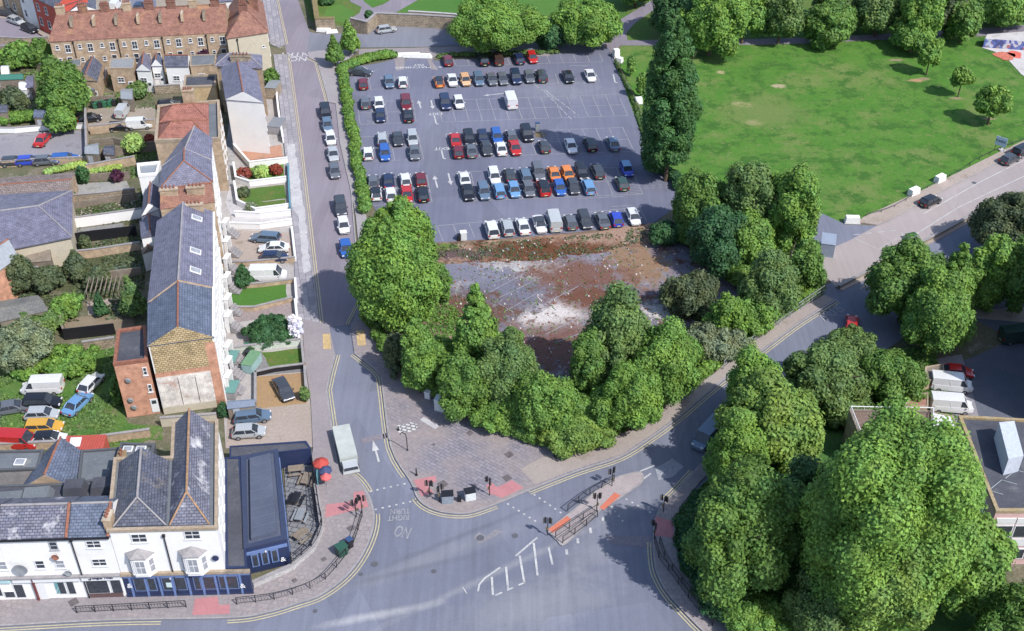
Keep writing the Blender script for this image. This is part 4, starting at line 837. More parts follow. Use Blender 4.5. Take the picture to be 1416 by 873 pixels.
# gable end cladding of the near half
GA, GB = Vector((*T0[0], 0)), Vector((*T0[1], 0)); GL = (GB - GA).length
fbox(h0, 'brick_gable', GA, GB, .15, GL - .15, 6.6, HE + .05, .03, brick_buff)
fbox(h0, 'brick_band', GA, GB, .0, GL, 5.9, 6.6, .035, brick_red)
fbox(h0, 'quoin', GA, GB, GL - 1.1, GL + .02, .0, HE - .6, .05, brick_red)
fbox(h0, 'painted_gable', GA, GB, .1, GL - 1.1, 1.1, 5.9, .045, brick_paint)
fbox(h0, 'rendered_base', GA, GB, .0, GL - .1, 0, 1.1, .05, cream_wall)
for u in (GL * .33, GL * .6): fbox(h0, 'cable', GA, GB, u, u + .05, 1.2, 5.5, .08, black_m)
for root, T in ((h0, T0), (h1, [p + gap for p in T1])):
    FA, FB = Vector((*T[1], 0)), Vector((*T[2], 0)); FL = (FB - FA).length; k = int(FL / 2.4)
    for i in range(k):
        u = (i + .5) * FL / k
        for z, hh in ((9.3, 1.4), (6.6, 1.7), (3.9, 1.8)): window(root, FA, FB, u, z, 1.0, hh, 'sash')
        if i % 2 == 0: window(root, FA, FB, u, 1.3, 1.0, 2.2, 'door')
        else: window(root, FA, FB, u, 1.5, 1.2, 1.4, 'sash')
    fbox(root, 'parapet', FA, FB, 0, FL, HE - .1, HE + .45, .25, white_wall, .1); fbox(root, 'string_course', FA, FB, .0, FL, 5.2, 5.4, .12, white_wall)
    RA, RB = Vector((*T[3], 0)), Vector((*T[0], 0)); RL = (RB - RA).length
    for i in range(int(RL / 3)):
        for z in (8.6, 5.5): window(root, RA, RB, (i + .5) * RL / int(RL / 3), z, 1, 1.5, 'sash')
# near brick annex
ax = foot_from(((157.5, 506), (204.5, 500), (202, 453), (163, 458.6)), 8.3)
an = building('brick_annex', 'orange brick flat-roofed annex against the left side of the slate terrace', 'annex', ax, 8.3, brick_red); flat_roof(an, ax, 8.3, flat_dark, .35, .35, terracotta)
AA, AB = Vector((*ax[0], 0)), Vector((*ax[1], 0)); al = (AB - AA).length
for u, z in ((al * .85, 6.9), (al * .88, 4.2)): window(an, AA, AB, u, z, .5, 1.2, 'sash')
window(an, AA, AB, al * .9, 1.4, .9, 2.1, 'door')
for u, z in ((al * .32, 6.0), (al * .25, 2.9), (al * .3, 1.7)):
    P = AA.xy + (AB - AA).xy.normalized() * u; b = MB(); b.tube([(P.x, P.y, z), (P.x, P.y - .3, z)], .04, 5); b.tube([(P.x, P.y - .3, z), (P.x, P.y - .38, z)], .38, 12, 0, .25); part(b, 'satellite_dish', metal_g, an)

# ---- further houses up the street
def hse(name, label, px, h, wall, roofm, rise, axis, cat='house', group=None, hips=(0, 0), gable=None, ridge=terracotta, over=.2):
    fp = foot_from(px, h); r_ = building(name, label, cat, fp, h, wall, group); r_.__class__
    rf = pitched(r_, fp, h, rise, roofm, axis, hips[0], hips[1], over, gable or wall, ridge); return r_, fp, rf
hb, fpb, rb_ = hse('brown_roofed_house', 'narrow house with brown tiled roof and chimney stacks between slate roofs', ((222, 290), (296, 280), (294, 253), (228, 262)), 11.2, brick_tan, redtile, 1.5, 'x', over=.05)
for x, y in ((233, 263), (270, 260), (268, 284)):
    p = G(x, y, 13); chimney(hb, p.x, p.y, 11.6, 2.4, .6, 1.7, .1, brick_tan, 4)
b = MB(); q = grow(T1, 0); w_ = T1[3].lerp(T1[2], .5)
hm, fpm, rm = hse('slate_house', 'slate gabled white house beyond the brown-roofed one', ((222, 262), (293, 252), (291, 223), (226, 232)), 10.8, white_wall, slate_m, 2.4, 'y', hips=(.45, 0))
hn, fpn, rn = hse('slate_house', 'long slate roofed house in front of the red hipped roofs', ((225, 231), (291, 222), (292, 193), (252, 196)), 10.8, white_wall, slate_m, 2.2, 'y', hips=(.05, 0), ridge=kerb_m)
for root, T in ((hb, fpb), (hm, fpm), (hn, fpn)):
    FA, FB = Vector((*T[1], 0)), Vector((*T[2], 0)); FL = (FB - FA).length; k = max(2, int(FL / 2.5))
    for i in range(k):
        for z, hh in ((9.2, 1.4), (6.5, 1.7), (3.7, 1.8)): window(root, FA, FB, (i + .5) * FL / k, z, 1.0, hh, 'sash')
        window(root, FA, FB, (i + .5) * FL / k, 1.3, 1.0, 2.1, 'door' if i % 2 else 'sash')
wa = foot_from(((192, 245), (218, 243), (222, 226), (190, 229)), 8.0)
wan = building('white_annex', 'tall white rendered rear annex with pale flat roof beside the slate houses', 'annex', wa, 8.0, white_wall); flat_roof(wan, wa, 8.0, metal_g, .4, .3, white_wall)
wb = foot_from(((196, 330), (222, 325), (221, 303), (194, 307)), 5.0)
wbn = building('slate_lean_to', 'small slate lean-to on the back of the slate terrace, beside white garden walls', 'lean-to', wb, 5.0, white_wall); pitched(wbn, wb, 5.0, .9, slate_m, 'y', over=.1)
wc = foot_from(((197, 352), (214, 345), (213, 333), (196, 338)), 3.0)
wcn = building('timber_lean_to', 'brown timber lean-to roof against the terrace back', 'lean-to', wc, 3.0, white_wall); pitched(wcn, wc, 3.0, .7, timber, 'y', over=.1)
wd = foot_from(((196, 300), (219, 290), (222, 262), (200, 270)), 6.0)
wdn = building('slate_annex', 'white rear annex with steep slate roof left of the brown-roofed house', 'annex', wd, 6.0, white_wall); pitched(wdn, wd, 6.0, 1.6, slate_m, 'y', over=.1, gable=white_wall)
# red hipped building
rh = foot_from(((214.7, 197.6), (305, 194.7), (303.5, 141.7), (219, 149)), 9.0)
rhn = building('hipped_villa', 'buff brick villa with twin dull red hipped roofs behind a parapet', 'villa', rh, 9.0, brick_tan); flat_roof(rhn, rh, 9.0, flat_grey, .5, .35, stone_m, 'gutter_roof')
lp = lambda u, v, q=rh: q[0].lerp(q[1], u).lerp(q[3].lerp(q[2], u), v)
pitched(rhn, [lp(.05, .06), lp(.82, .06), lp(.82, .5), lp(.05, .5)], 9.05, 1.7, redtile2, 'x', .3, .3, .05)
pitched(rhn, [lp(.05, .51), lp(.82, .51), lp(.82, .95), lp(.05, .95)], 9.05, 1.7, redtile2, 'x', .3, .3, .05)
p = lp(.52, .96); chimney(rhn, p.x, p.y, 9, 1.8, .7, 3.0, .1, brick_tan, 4)
window(rhn, Vector((*rh[0], 0)), Vector((*rh[1], 0)), 5, 6.5, .9, 1.3, 'sash')
for i in range(4):
    for z in (7.6, 5, 2.2): window(rhn, Vector((*rh[1], 0)), Vector((*rh[2], 0)), 1.6 + i * 3.2, z, 1, 1.5, 'sash')
# white gabled hall
HG = 9.4
gh = foot_from(((306, 133), (362, 142), (361, 95), (299, 91)), HG)
g0 = G(324, 208).xy; g1 = G(374, 213).xy; dh = (gh[3] - gh[0])
gh = [g0, g1, g1 + dh, g0 + dh]
hall = building('white_gabled_hall', 'tall building with blank white gable wall and slate roof facing the front gardens', 'hall', gh, HG, white_wall)
pitched(hall, gh, HG, 1.7, slate_m, 'y', over=.1, gable=white_wall)
for i in range(4):
    for z in (7.5, 4.8, 2): window(hall, Vector((*gh[1], 0)), Vector((*gh[2], 0)), 1.2 + i * 2.6, z, 1, 1.4, 'sash')
gb = foot_from(((300, 91), (362, 95), (360, 78), (303, 78)), 9.0)
gbn = building('slate_roofed_block', 'small dark slate block joined to the back of the white gabled hall', 'building', gb, 9.0, brick_tan); pitched(gbn, gb, 9.0, 1.4, slate_m, 'x', .3, .3, ridge=kerb_m)
p = G(333, 82, 10); chimney(gbn, p.x, p.y, 9.3, 3.5, .6, 1.5, 0, stone_wall, 5)
gg = foot_from(((254, 122), (298, 120), (300, 105), (256, 106)), 5.5)
ggn = building('garage_block', 'tan rendered garage block with black stained flat roof', 'garage', gg, 5.5, ground_mat('tan_render', (.38, .28, .16), (.45, .34, .21), s1=.4)); flat_roof(ggn, gg, 5.5, flat_dark, .3, .3, stone_m)
# ---- brown-tiled long terrace at the top
HB = 7.2
tb = foot_from(((68.7, 58.7), (314, 45.8), (317, 4), (84, 22)), HB)
eaveL, eaveR = tb[0], tb[1]; ndir = Vector((-(eaveR - eaveL).y, (eaveR - eaveL).x)).normalized(); DB = 9.5
N_H = 8; roots = []
TW = (eaveR - eaveL) / N_H
ordn = ['first', 'second', 'third', 'fourth', 'fifth', 'sixth', 'seventh', 'eighth']
for i in range(N_H):
    a, c = eaveL + TW * (i + .001), eaveL + TW * (i + .999); fp = [a, c, c + ndir * DB, a + ndir * DB]
    rr = building('brick_terraced_house', f'tan brick house with brown tiled roof, {ordn[i]} from the left in the top terrace', 'terraced house', fp, HB, brick_tan, 'brown-tiled brick terrace')
    o = pitched(rr, fp, HB, 3.6, redtile, 'x', .35 if i == 0 else 0, 0, .02 if i else .1, brick_tan, ridge=redtile)
    m_ = (a + c) / 2 + ndir * DB * .5; al_ = math.atan2(TW.y, TW.x); e_ = c + ndir * DB * .5
    if i > 0 or True: chimney(rr, m_.x, m_.y, HB + 3.1, 1.6, .8, 1.9, al_, redtile if i % 3 else brick_tan, 4, None)
    if i < N_H - 1:
        b = MB(); s0, s1 = c + ndir * (DB * .10), c + ndir * (DB * .46)
        n_ = 6
        q = c + ndir * DB * .3; b.box((q.x, q.y, HB + 2.35 + .3), (.5, 2.1, 1.5), al_, 0, .8); part(b, 'stack', brick_tan if i % 2 else stone_wall, rr)
    WA_, WB_ = Vector((*a, 0)), Vector((*c, 0)); L_ = (c - a).length
    window(rr, WA_, WB_, L_ * .28, 6.1, .7, .9, 'sash'); window(rr, WA_, WB_, L_ * .74, 5.8, 1.05, 1.6, 'sash'); window(rr, WA_, WB_, L_ * .28, 3.5, .7, .9, 'sash'); window(rr, WA_, WB_, L_ * .72, 3.2, 1.0, 1.9, 'sash')
    if i % 2: pipe(rr, WA_, WB_, .1, .2, 7.0)
eb = [G(x, y, 7.4).xy for x, y in ((314, 54), (370, 45), (363, 5), (318, 10))]
ebn = building('end_house', 'cream rendered end-of-terrace house with brown hipped roof beside the street', 'house', eb, 7.4, cream_wall)
pitched(ebn, eb, 7.4, 3.6, redtile, 'y', .3, .0, .2, cream_wall, ridge=redtile)
window(ebn, Vector((*eb[0], 0)), Vector((*eb[1], 0)), 6.5, 4.8, .5, .5, 'sash'); pipe(ebn, Vector((*eb[0], 0)), Vector((*eb[1], 0)), 1.8, .2, 7)
for x, y in ((350, 2), (336, 12)):
    p = G(x, y, 11); chimney(ebn, p.x, p.y, 8.5, 1.6, .8, 3.6, 0, redtile, 4)
for i in range(3):
    for z in (6, 3): window(ebn, Vector((*eb[1], 0)), Vector((*eb[2], 0)), 1.5 + i * 3.5, z, 1, 1.5, 'sash')
# rear extensions in front of it
ext_list = [((95, 92), (112, 92), (112, 82), (96, 83), 4.2, flat_grey, 'flat', 'little grey felt-roofed lean-to below the first terrace house'),
            ((108, 111), (134, 113), (140, 90), (120, 86), 4.0, slate_d, 'y', 'brick rear extension with dark corrugated gable roof'),
            ((151, 95), (184, 95), (187, 80), (153, 82), 4.6, metal_g, 'flat', 'rear extension with pale metal flat roof and roof light'),
            ((189, 98), (208, 99), (208, 82), (193, 82), 4.2, slate_m, 'y', 'white rear extension with steep slate roof'),
            ((210, 92), (224, 92), (225, 83), (211, 83), 4.2, slate_b, 'y', 'smaller white rear extension with blue slate roof'),
            ((229, 93), (260, 93), (262, 80), (230, 80), 4.6, slate_d, 'x', 'white rear extension with wide dark slate roof'),
            ((263, 92), (297, 90), (299, 76), (264, 77), 4.4, flat_grey, 'flat', 'grey flat-roofed rear extension beside the purple tree')]
for i, (a, c, d, e, h, m_, kind, lab) in enumerate(ext_list):
    fp = foot_from((a, c, d, e), h); wmat = white_wall if 'white' in lab else brick_tan
    r_ = building('rear_extension', lab, 'extension', fp, h, wmat)
    if kind == 'flat': flat_roof(r_, fp, h, m_, .15, .15, stone_m)
    else: pitched(r_, fp, h, 1.3, m_, kind, over=.12, gable=wmat)
    window(r_, Vector((*fp[0], 0)), Vector((*fp[1], 0)), (fp[1] - fp[0]).length * .4, 2.4, 1.2, 1.0, 'sash')
    window(r_, Vector((*fp[0], 0)), Vector((*fp[1], 0)), (fp[1] - fp[0]).length * .78, 1.1, .9, 2.0, 'door')
# ---- top-left lane houses
tl = [('tan', brick_tan, slate_d, (-30, 14), (8, 16), 'tan brick house with slate roof at the far left of the lane'), ('tan2', brick_tan, slate_b, (9, 16), (34, 29), 'tan brick house with two tall windows on the lane'),
      ('white', white_wall, slate_d, (35, 30), (55, 40), 'white house squeezed beside the red one on the lane'), ('red', plain('brick_red_paint', (.42, .07, .05), .7), slate_d, (56, 41), (88, 57), 'red painted house with white windows at the lane corner')]
for i, (nm, wm, rm_, a, c, lab) in enumerate(tl):
    a_, c_ = G(*a).xy, G(*c).xy; dn = (c_ - a_).normalized(); nn = Vector((-dn.y, dn.x)); fp = [a_, c_, c_ + nn * 8, a_ + nn * 8]
    if nm == 'red': fp[2] = c_ + nn * 7
    r_ = building('lane_house', lab, 'house', fp, 6.8, wm, None); pitched(r_, fp, 6.8, 2.3, rm_, 'x', over=.1, gable=wm)
    L_ = (c_ - a_).length
    for k in range(max(1, int(L_ / 3))):
        for z in (5.2, 2.2): window(r_, Vector((*a_, 0)), Vector((*c_, 0)), 1.4 + k * 3, z, 1, 1.6, 'sash')
sh, _, _ = hse('slate_outhouse', 'grey slate-roofed white outhouse behind the red painted house', ((92, 20), (132, 14), (130, -8), (88, -4)), 5.0, white_wall, slate_d, 1.5, 'y')
sh, _, _ = hse('slate_outhouse', 'grey roofed building beyond the right end of the top terrace', ((296, 3), (342, 0), (340, -18), (296, -14)), 5.0, white_wall, slate_m, 1.5, 'x')
# ---- warehouse group on the left edge
wf = foot_from(((-70, 362), (97, 328), (97, 266), (-70, 276)), 4.6)
wh = building('slate_warehouse', 'cream walled warehouse under a broad hipped slate roof at the left edge', 'warehouse', wf, 4.6, cream_wall); pitched(wh, wf, 4.6, 1.9, slate_m, 'x', 0, .25, .3, cream_wall, kerb_m)
of = foot_from(((-60, 420), (24, 356), (6, 335), (-70, 375)), 5.6)
ow = building('corrugated_workshop', 'orange brick gabled workshop with rusty corrugated roof at the left edge', 'workshop', of, 5.6, brick_red); pitched(ow, of, 5.6, 1.6, metal_g, 'x', over=.1, gable=brick_red)
lf = foot_from(((-60, 280), (96, 268), (103, 240), (-60, 252)), 3.0)
lw = building('long_brick_shed', 'long low shed with brown rubble roof above the warehouse', 'shed', lf, 3.0, brick_tan); pitched(lw, lf, 3.0, .6, tile_mat('rubble_tiles', (.17, .14, .13), (.22, .18, .17), (.1, .08, .08), .6, .4, .05), 'x', over=.1, gable=brick_tan)
shed_list = [((118, 213), (137, 214), (136, 199), (120, 202), 2.4, metal_g, 'pale patched shed beside the light green round tree'), ((144, 214), (158, 215), (158, 202), (146, 203), 2.4, slate_d, 'little dark shed next to the pale patched one'),
             ((37, 364), (70, 361), (70, 341), (42, 343), 2.6, timber, 'brown timber shed in the overgrown garden'), ((3, 104), (12, 104), (12, 92), (2, 92), 2.6, white_p, 'tiny white shed at the far left below the bushes'),
             ((-20, 112), (32, 110), (32, 104), (-20, 105), 2.2, plain('green_felt', (.03, .13, .10), .7), 'long green-roofed shed in the upper left gardens'), ((36, 122), (46, 122), (46, 106), (38, 106), 2.4, slate_m, 'slim grey roofed shed left of the big garden tree'),
             ((27, 125), (37, 125), (37, 114), (28, 114), 2.2, white_p, 'white shed between two grey ones in the upper left gardens'), ((47, 163), (68, 163), (66, 152), (50, 152), 2.4, slate_b, 'dark blue roofed garage above the clipped hedge'),
             ((168, 137), (183, 138), (183, 124), (168, 124), 2.4, metal_g, 'pale metal shed in the middle of the upper gardens'), ((112, 125), (131, 126), (131, 113), (113, 114), 2.3, slate_b, 'blue-grey shed right of the big garden tree'),
             ((-20, 157), (10, 156), (12, 144), (-20, 146), 2.6, slate_d, 'dark garage at the left edge above the car lot'), ((0, 446), (66, 430), (52, 410), (0, 418), 2.8, ground_mat('aged_roof_felt', (.11, .11, .11), (.15, .15, .14), (.2, .19, .16), s1=.4), 'low grey felt-roofed shed beside the big grey shrub'),
             ((315, 566), (352, 562), (352, 554), (316, 556), 1.8, plain('blue_grey_cover', (.12, .15, .21), .5), 'blue-grey covered bin store above the two silver cars')]
for a, c, d, e, h, m_, lab in shed_list:
    fp = foot_from((a, c, d, e), h); r_ = building('garden_shed' if 'shed' in lab else 'garage', lab, 'shed' if 'shed' in lab else 'garage', fp, h, timber if m_ is not white_p else white_p); pitched(r_, fp, h, .5, m_, 'x', over=.08, ridge=m_, ridge_r=.05)
    b = MB(); a_, c_ = fp[0], fp[1]; q = a_.lerp(c_, .3); dn = (c_ - a_).normalized(); b.box((q.x + dn.y * .04, q.y - dn.x * .04, min(h, 2) / 2), (.8, .08, min(h, 2) - .1), math.atan2(dn.y, dn.x)); part(b, 'door', grey_p, r_)

# ---- right side buildings
HR = 8.0
r1 = foot_from(((1377, 709), (1560, 709), (1560, 590), (1325, 577)), HR)
off = building('flat_roofed_flats', 'pink and white flat-roofed block with dark felt roof at the right edge', 'flats', r1, HR, plain('pink_render', (.52, .34, .33), .7)); flat_roof(off, r1, HR, flat_dark, .3, .35, ground_mat('mossy_coping', (.28, .2, .1), (.3, .25, .17), (.14, .1, .06), s1=.8))
b = MB(); p = [G(x, y, HR + 2.2).xy for x, y in ((1394, 637), (1415, 632), (1402, 584), (1381, 586))]; b.prism([tuple(v) for v in p], HR, HR + 2.4); part(b, 'plant_room', plain('pale_blue_sheet', (.42, .45, .52), .5), off)
b = MB(); p = G(1372, 600, HR); 
for k in range(3): q = G(1350 + k * 20, 690 - k * 14, HR); b.tube([(q.x, q.y, HR + .02), (q.x + 1.5, q.y + 1.2, HR + .1), (q.x + 3, q.y + .6, HR + .05)], .05, 5)
part(b, 'roof_cable', metal_g, off)
FA, FB = Vector((*r1[0], 0)), Vector((*r1[1], 0)); FL = (FB - FA).length
for z0, z1, gl in ((6.4, 7.2, 0), (4.3, 6.2, 1), (3.0, 4.1, 0), (1.0, 2.6, 1)):
    n_ = 6
    for i in range(n_):
        o = fbox(off, 'window' if gl else 'white_panel', FA, FB, .3 + i * (FL - .6) / n_, .3 + (i + 1) * (FL - .6) / n_ - .12, z0, z1, .1, white_p)
        if gl: g = fbox(off, 'pane', FA, FB, .42 + i * (FL - .6) / n_, .3 + (i + 1) * (FL - .6) / n_ - .24, z0 + .15, z1 - .15, .13, glass_m); g.parent = o
WA, WB = Vector((*r1[3], 0)), Vector((*r1[0], 0))
for i in range(5):
    for z in (6.2, 3.2): window(off, WA, WB, 1.5 + i * 2.6, z, 1.4, 1.4, 'sash')
r2 = foot_from(((1188, 604), (1290, 604), (1290, 570), (1174, 568)), 5)
dil = building('brick_terrace_roof', 'brown brick building with white railed roof edge half under the giant tree', 'building', r2, 5, brick_tan); flat_roof(dil, r2, 5, ground_mat('brown_roof', (.14, .1, .08), (.19, .14, .12), s1=.4), .25, .3, timber)
b = MB(); ring = grow(r2, -.1)
for i in range(4): 
    a, c = ring[i], ring[(i + 1) % 4]; b.tube([(a.x, a.y, 5.75), (c.x, c.y, 5.75)], .06, 5)
    for k in range(6): q = a.lerp(c, k / 6); b.tube([(q.x, q.y, 5.2), (q.x, q.y, 5.75)], .04, 5)
part(b, 'roof_railing', white_p, dil)
for (px, lab, m_, h) in ((((1278, 528), (1306, 522), (1304, 504), (1280, 508)), 'brown brick bin store beside the red car', timber, 1.6), (((1250, 563), (1283, 563), (1283, 544), (1262, 546)), 'red-brown paved roof of a low outbuilding below the vans', terracotta, 2.2), (((1275, 600), (1325, 600), (1318, 576), (1278, 568)), 'pale blue-grey canopy between the vans and the flats', white_p, 3.0)):
    fp = foot_from(px, h); r_ = building('outbuilding', lab, 'outbuilding', fp, h, brick_tan); flat_roof(r_, fp, h, m_ if m_ is not terracotta else ground_mat('red_paving_roof', (.25, .13, .1), (.28, .16, .12), s1=.5), .1, .12, stone_m)
g1_ = foot_from(((1380, 620 - 110), (1520, 515), (1520, 470), (1385, 468)), 0.02)
# ---- far background town roofs beyond the frame top left are outside the picture
# skate park
sk1 = [G(x, y).xy for x, y in ((1357, 66), (1376, 72), (1395, 84), (1412, 103), (1440, 120), (1520, 110), (1520, 52), (1416, 56))]
slab('skate_park_floor', sk1, .05, ground_mat('skate_concrete', (.38, .36, .36), (.43, .41, .41), (.3, .29, .28), s1=.2, fine=.12))
def graffiti():
    m, n, l, b = nt('graffiti_paint'); uv, P = surf_uv(n, l)
    v = n.new('ShaderNodeTexVoronoi'); v.inputs['Scale'].default_value = 1.6; l.new(P, v.inputs['Vector'])
    r_ = n.new('ShaderNodeValToRGB'); r_.color_ramp.interpolation = 'CONSTANT'
    sp = n.new('ShaderNodeSeparateColor'); l.new(v.outputs['Color'], sp.inputs[0]); l.new(sp.outputs[0], r_.inputs[0])
    e = r_.color_ramp.elements; e[0].color = (.10, .13, .35, 1); e[1].position = .35; e[1].color = (.4, .42, .55, 1)
    for p_, c_ in ((.5, (.06, .07, .2, 1)), (.68, (.45, .45, .46, 1)), (.8, (.35, .12, .12, 1)), (.9, (.2, .2, .25, 1))):
        x = e.new(p_); x.color = c_
    l.new(r_.outputs[0], b.inputs['Base Color']); b.inputs['Roughness'].default_value = .8; return m
gm = graffiti()
sw_ = thing('graffiti_wall', 'low concrete skate ramp wall covered in blue graffiti at the park corner', 'skate ramp', (*G(1390, 63).xy, 0))
b = MB(); q = [G(x, y).xy for x, y in ((1359, 66), (1416, 70), (1500, 66), (1500, 56), (1416, 56), (1362, 60))]; b.prism([tuple(v) for v in q], 0, 1.9, 0, 1); part(b, 'ramp', [gm, ground_mat('skate_concrete', (0, 0, 0), (0, 0, 0))], sw_)
for i, (px, m_) in enumerate((((1390, 78, 5, 2.2), plain('red_graffiti', (.4, .12, .08), .8, var=.5)), ((1404, 76, 3, 2), plain('red_graffiti2', (.5, .1, .07), .8, var=.5)))):
    p = G(px[0], px[1]); b = MB(); b.add([(p.x + px[2] * .4 * math.cos(a) * (1 + .3 * math.sin(3 * a)), p.y + px[3] * .9 * math.sin(a), .062) for a in [k * .5236 for k in range(12)]], [tuple(range(12))]); struct(b.build('painted_graffiti', m_))

# ------------------------------------------------------------------ vehicles
CARP = {'white': (.62, .62, .63), 'silver': (.36, .38, .40), 'grey': (.11, .12, .14), 'dark grey': (.045, .05, .06), 'black': (.012, .013, .018), 'navy': (.015, .025, .07),
        'blue': (.025, .10, .36), 'light blue': (.13, .27, .47), 'red': (.42, .02, .02), 'maroon': (.14, .012, .02), 'orange': (.62, .20, .04), 'peach': (.62, .36, .2),
        'blue-grey': (.10, .15, .22), 'yellow': (.55, .30, .04), 'dark green': (.03, .06, .05), 'brown': (.06, .035, .03), 'bright blue': (.03, .06, .42), 'pale grey': (.42, .44, .45)}
def paint(c): return plain('car_paint_' + c.replace(' ', '_').replace('-', '_'), CARP[c], .28, .15, coat=.6, var=.05)
# type: length, width, belt height, roof height, bonnet/boot profile, cabin (rear base, rear roof, front roof, front base)
CT = {'hatchback': (4.1, 1.76, .88, 1.46, (-1.95, -1.45, .45, 1.15)), 'saloon': (4.6, 1.8, .88, 1.42, (-1.6, -.95, .5, 1.25)),
      'estate car': (4.6, 1.8, .90, 1.46, (-2.2, -1.9, .5, 1.2)), 'four-by-four': (4.6, 1.9, 1.02, 1.75, (-2.2, -1.95, .55, 1.2)),
      'van': (5.2, 2.0, 1.15, 2.15, (-2.55, -2.5, 1.25, 1.9)), 'small van': (4.4, 1.85, 1.05, 1.85, (-2.15, -2.1, .75, 1.35)), 'convertible': (4.2, 1.75, .86, 1.3, (-1.3, -.8, .3, 1.0))}
CM = {}
def car_meshes(kind, color, roofc=None):
    k = (kind, color, roofc)
    if k in CM: return CM[k]
    L, Wd_, zb, zr, (c0, c1, c2, c3) = CT[kind]; b = MB(); h = L / 2; van = 'van' in kind
    st = [(-h, .80, .42, zb * .72), (-h + .06, .90, .30, zb * .93), (-h + .45, .98, .22, zb), (c0 + .3, 1, .2, zb), (c3 - .5, 1, .2, zb), (c3, .99, .2, zb - .01), (h - .75, .96, .2, zb - (.10 if not van else .12)), (h - .25, .88, .24, zb - .2), (h - .03, .76, .32, zb - .34), (h, .70, .42, zb - .42)]
    ring = []
    for x, w, z0, z1 in st:
        y = Wd_ / 2 * w; ring.append([(x, -y * .86, z0), (x, -y, z0 + .16), (x, -y, (z0 + z1) / 2 + .08), (x, -y * .93, z1), (x, 0, z1 + .035), (x, y * .93, z1), (x, y, (z0 + z1) / 2 + .08), (x, y, z0 + .16), (x, y * .86, z0)])
    n = 9; vs = [p for r_ in ring for p in r_]
    fs = [(i * n + j, (i + 1) * n + j, (i + 1) * n + (j + 1) % n, i * n + (j + 1) % n) for i in range(len(ring) - 1) for j in range(n)]
    fs = [f[::-1] for f in fs] + [tuple(range(n)), tuple(range(len(ring) * n - 1, (len(ring) - 1) * n - 1, -1))]
    b.add(vs, fs)
    y0, y1 = Wd_ / 2 * .90, Wd_ / 2 * .74 if not van else Wd_ / 2 * .84
    # roof skin
    rm = 1 if roofc else 0; zt = zr
    rp = [(c1 - .04, y1), (c1 + .25, y1 + .02), (c2 - .25, y1 + .02), (c2 + .04, y1 * .96)]
    top = [(x, -y, zt - .045) for x, y in rp] + [(x, 0, zt) for x, y in rp] + [(x, y, zt - .045) for x, y in rp]
    bot = [(x, -y, zt - .10) for x, y in rp] + [(x, y, zt - .10) for x, y in rp]
    b.add(top, [(0, 1, 5, 4), (1, 2, 6, 5), (2, 3, 7, 6), (4, 5, 9, 8), (5, 6, 10, 9), (6, 7, 11, 10)], rm)
    b.add([top[0], top[1], top[2], top[3], bot[0], bot[1], bot[2], bot[3]], [(4, 5, 1, 0), (5, 6, 2, 1), (6, 7, 3, 2)], rm)
    b.add([top[8], top[9], top[10], top[11], bot[4], bot[5], bot[6], bot[7]], [(0, 1, 5, 4), (1, 2, 6, 5), (2, 3, 7, 6)], rm)
    zg = zt - .07
    def pillar(xa, xb, s_, w=.05): b.tube([(xa, s_ * y0 * 1.0, zb - .02), (xb, s_ * y1, zg)], w, 4, 0)
    for s_ in (-1, 1):
        pillar(c0, c1, s_, .07); pillar(c3, c2, s_, .045); xm = (c0 + c3) / 2 + .1; pillar(xm, (c1 + c2) / 2 + .05, s_, .045)
        b.box((c3 - .25, s_ * (Wd_ / 2 + .06), zb + .06), (.16, .18, .13))
    if van:
        b.add([(c0, -y0 - .01, zb - .05), (c2 - .35, -y0 - .01, zb - .05), (c2 - .35, -y1 - .01, zg + .02), (c1, -y1 - .01, zg + .02)], [(0, 1, 2, 3)])
        b.add([(c0, y0 + .01, zb - .05), (c2 - .35, y0 + .01, zb - .05), (c2 - .35, y1 + .01, zg + .02), (c1, y1 + .01, zg + .02)], [(3, 2, 1, 0)])
        b.box((c0 - .0, 0, (zb + zg) / 2), (.06, y1 * 2, zg - zb))
    body = b.mesh('body', [paint(color), paint(roofc) if roofc else paint(color)])
    me = body; me.polygons.foreach_set('use_smooth', [True] * len(me.polygons)); 
    try: me.set_sharp_from_angle(angle=R(38))
    except Exception: pass
    g = MB(); y0 -= .012; y1 -= .012; ya, yb = y0, y1; rr = [(c0, c1), (c3, c2)]
    g.add([(c0, -ya, zb - .03), (c3, -ya * .96, zb - .03), (c3, ya * .96, zb - .03), (c0, ya, zb - .03), (c1, -yb, zg), (c2, -yb * .96, zg), (c2, yb * .96, zg), (c1, yb, zg)],
          [(0, 1, 5, 4), (1, 2, 6, 5), (2, 3, 7, 6), (3, 0, 4, 7), (4, 5, 6, 7)])
    glass = g.mesh('windows', glass_m)
    if 'wheel' not in CM:
        w = MB(); w.tube([(0, -.11, 0), (0, .11, 0)], .32, 14, 0); w.tube([(0, -.125, 0), (0, .125, 0)], .20, 10, 1); CM['wheel'] = w.mesh('wheel', [dark_m, rim_m])
        w = MB(); w.box((0, 0, 0), (.16, .34, .15)); CM['hl'] = w.mesh('headlight', lampw); w = MB(); w.box((0, 0, 0), (.10, .26, .22)); CM['tl'] = w.mesh('tail_light', lampr)
        w = MB(); w.box((0, 0, 0), (.03, .5, .11)); CM['pl'] = w.mesh('number_plate', plain('plate', (.55, .53, .3), .5))
    CM[k] = (body, glass); return CM[k]
NV = 0
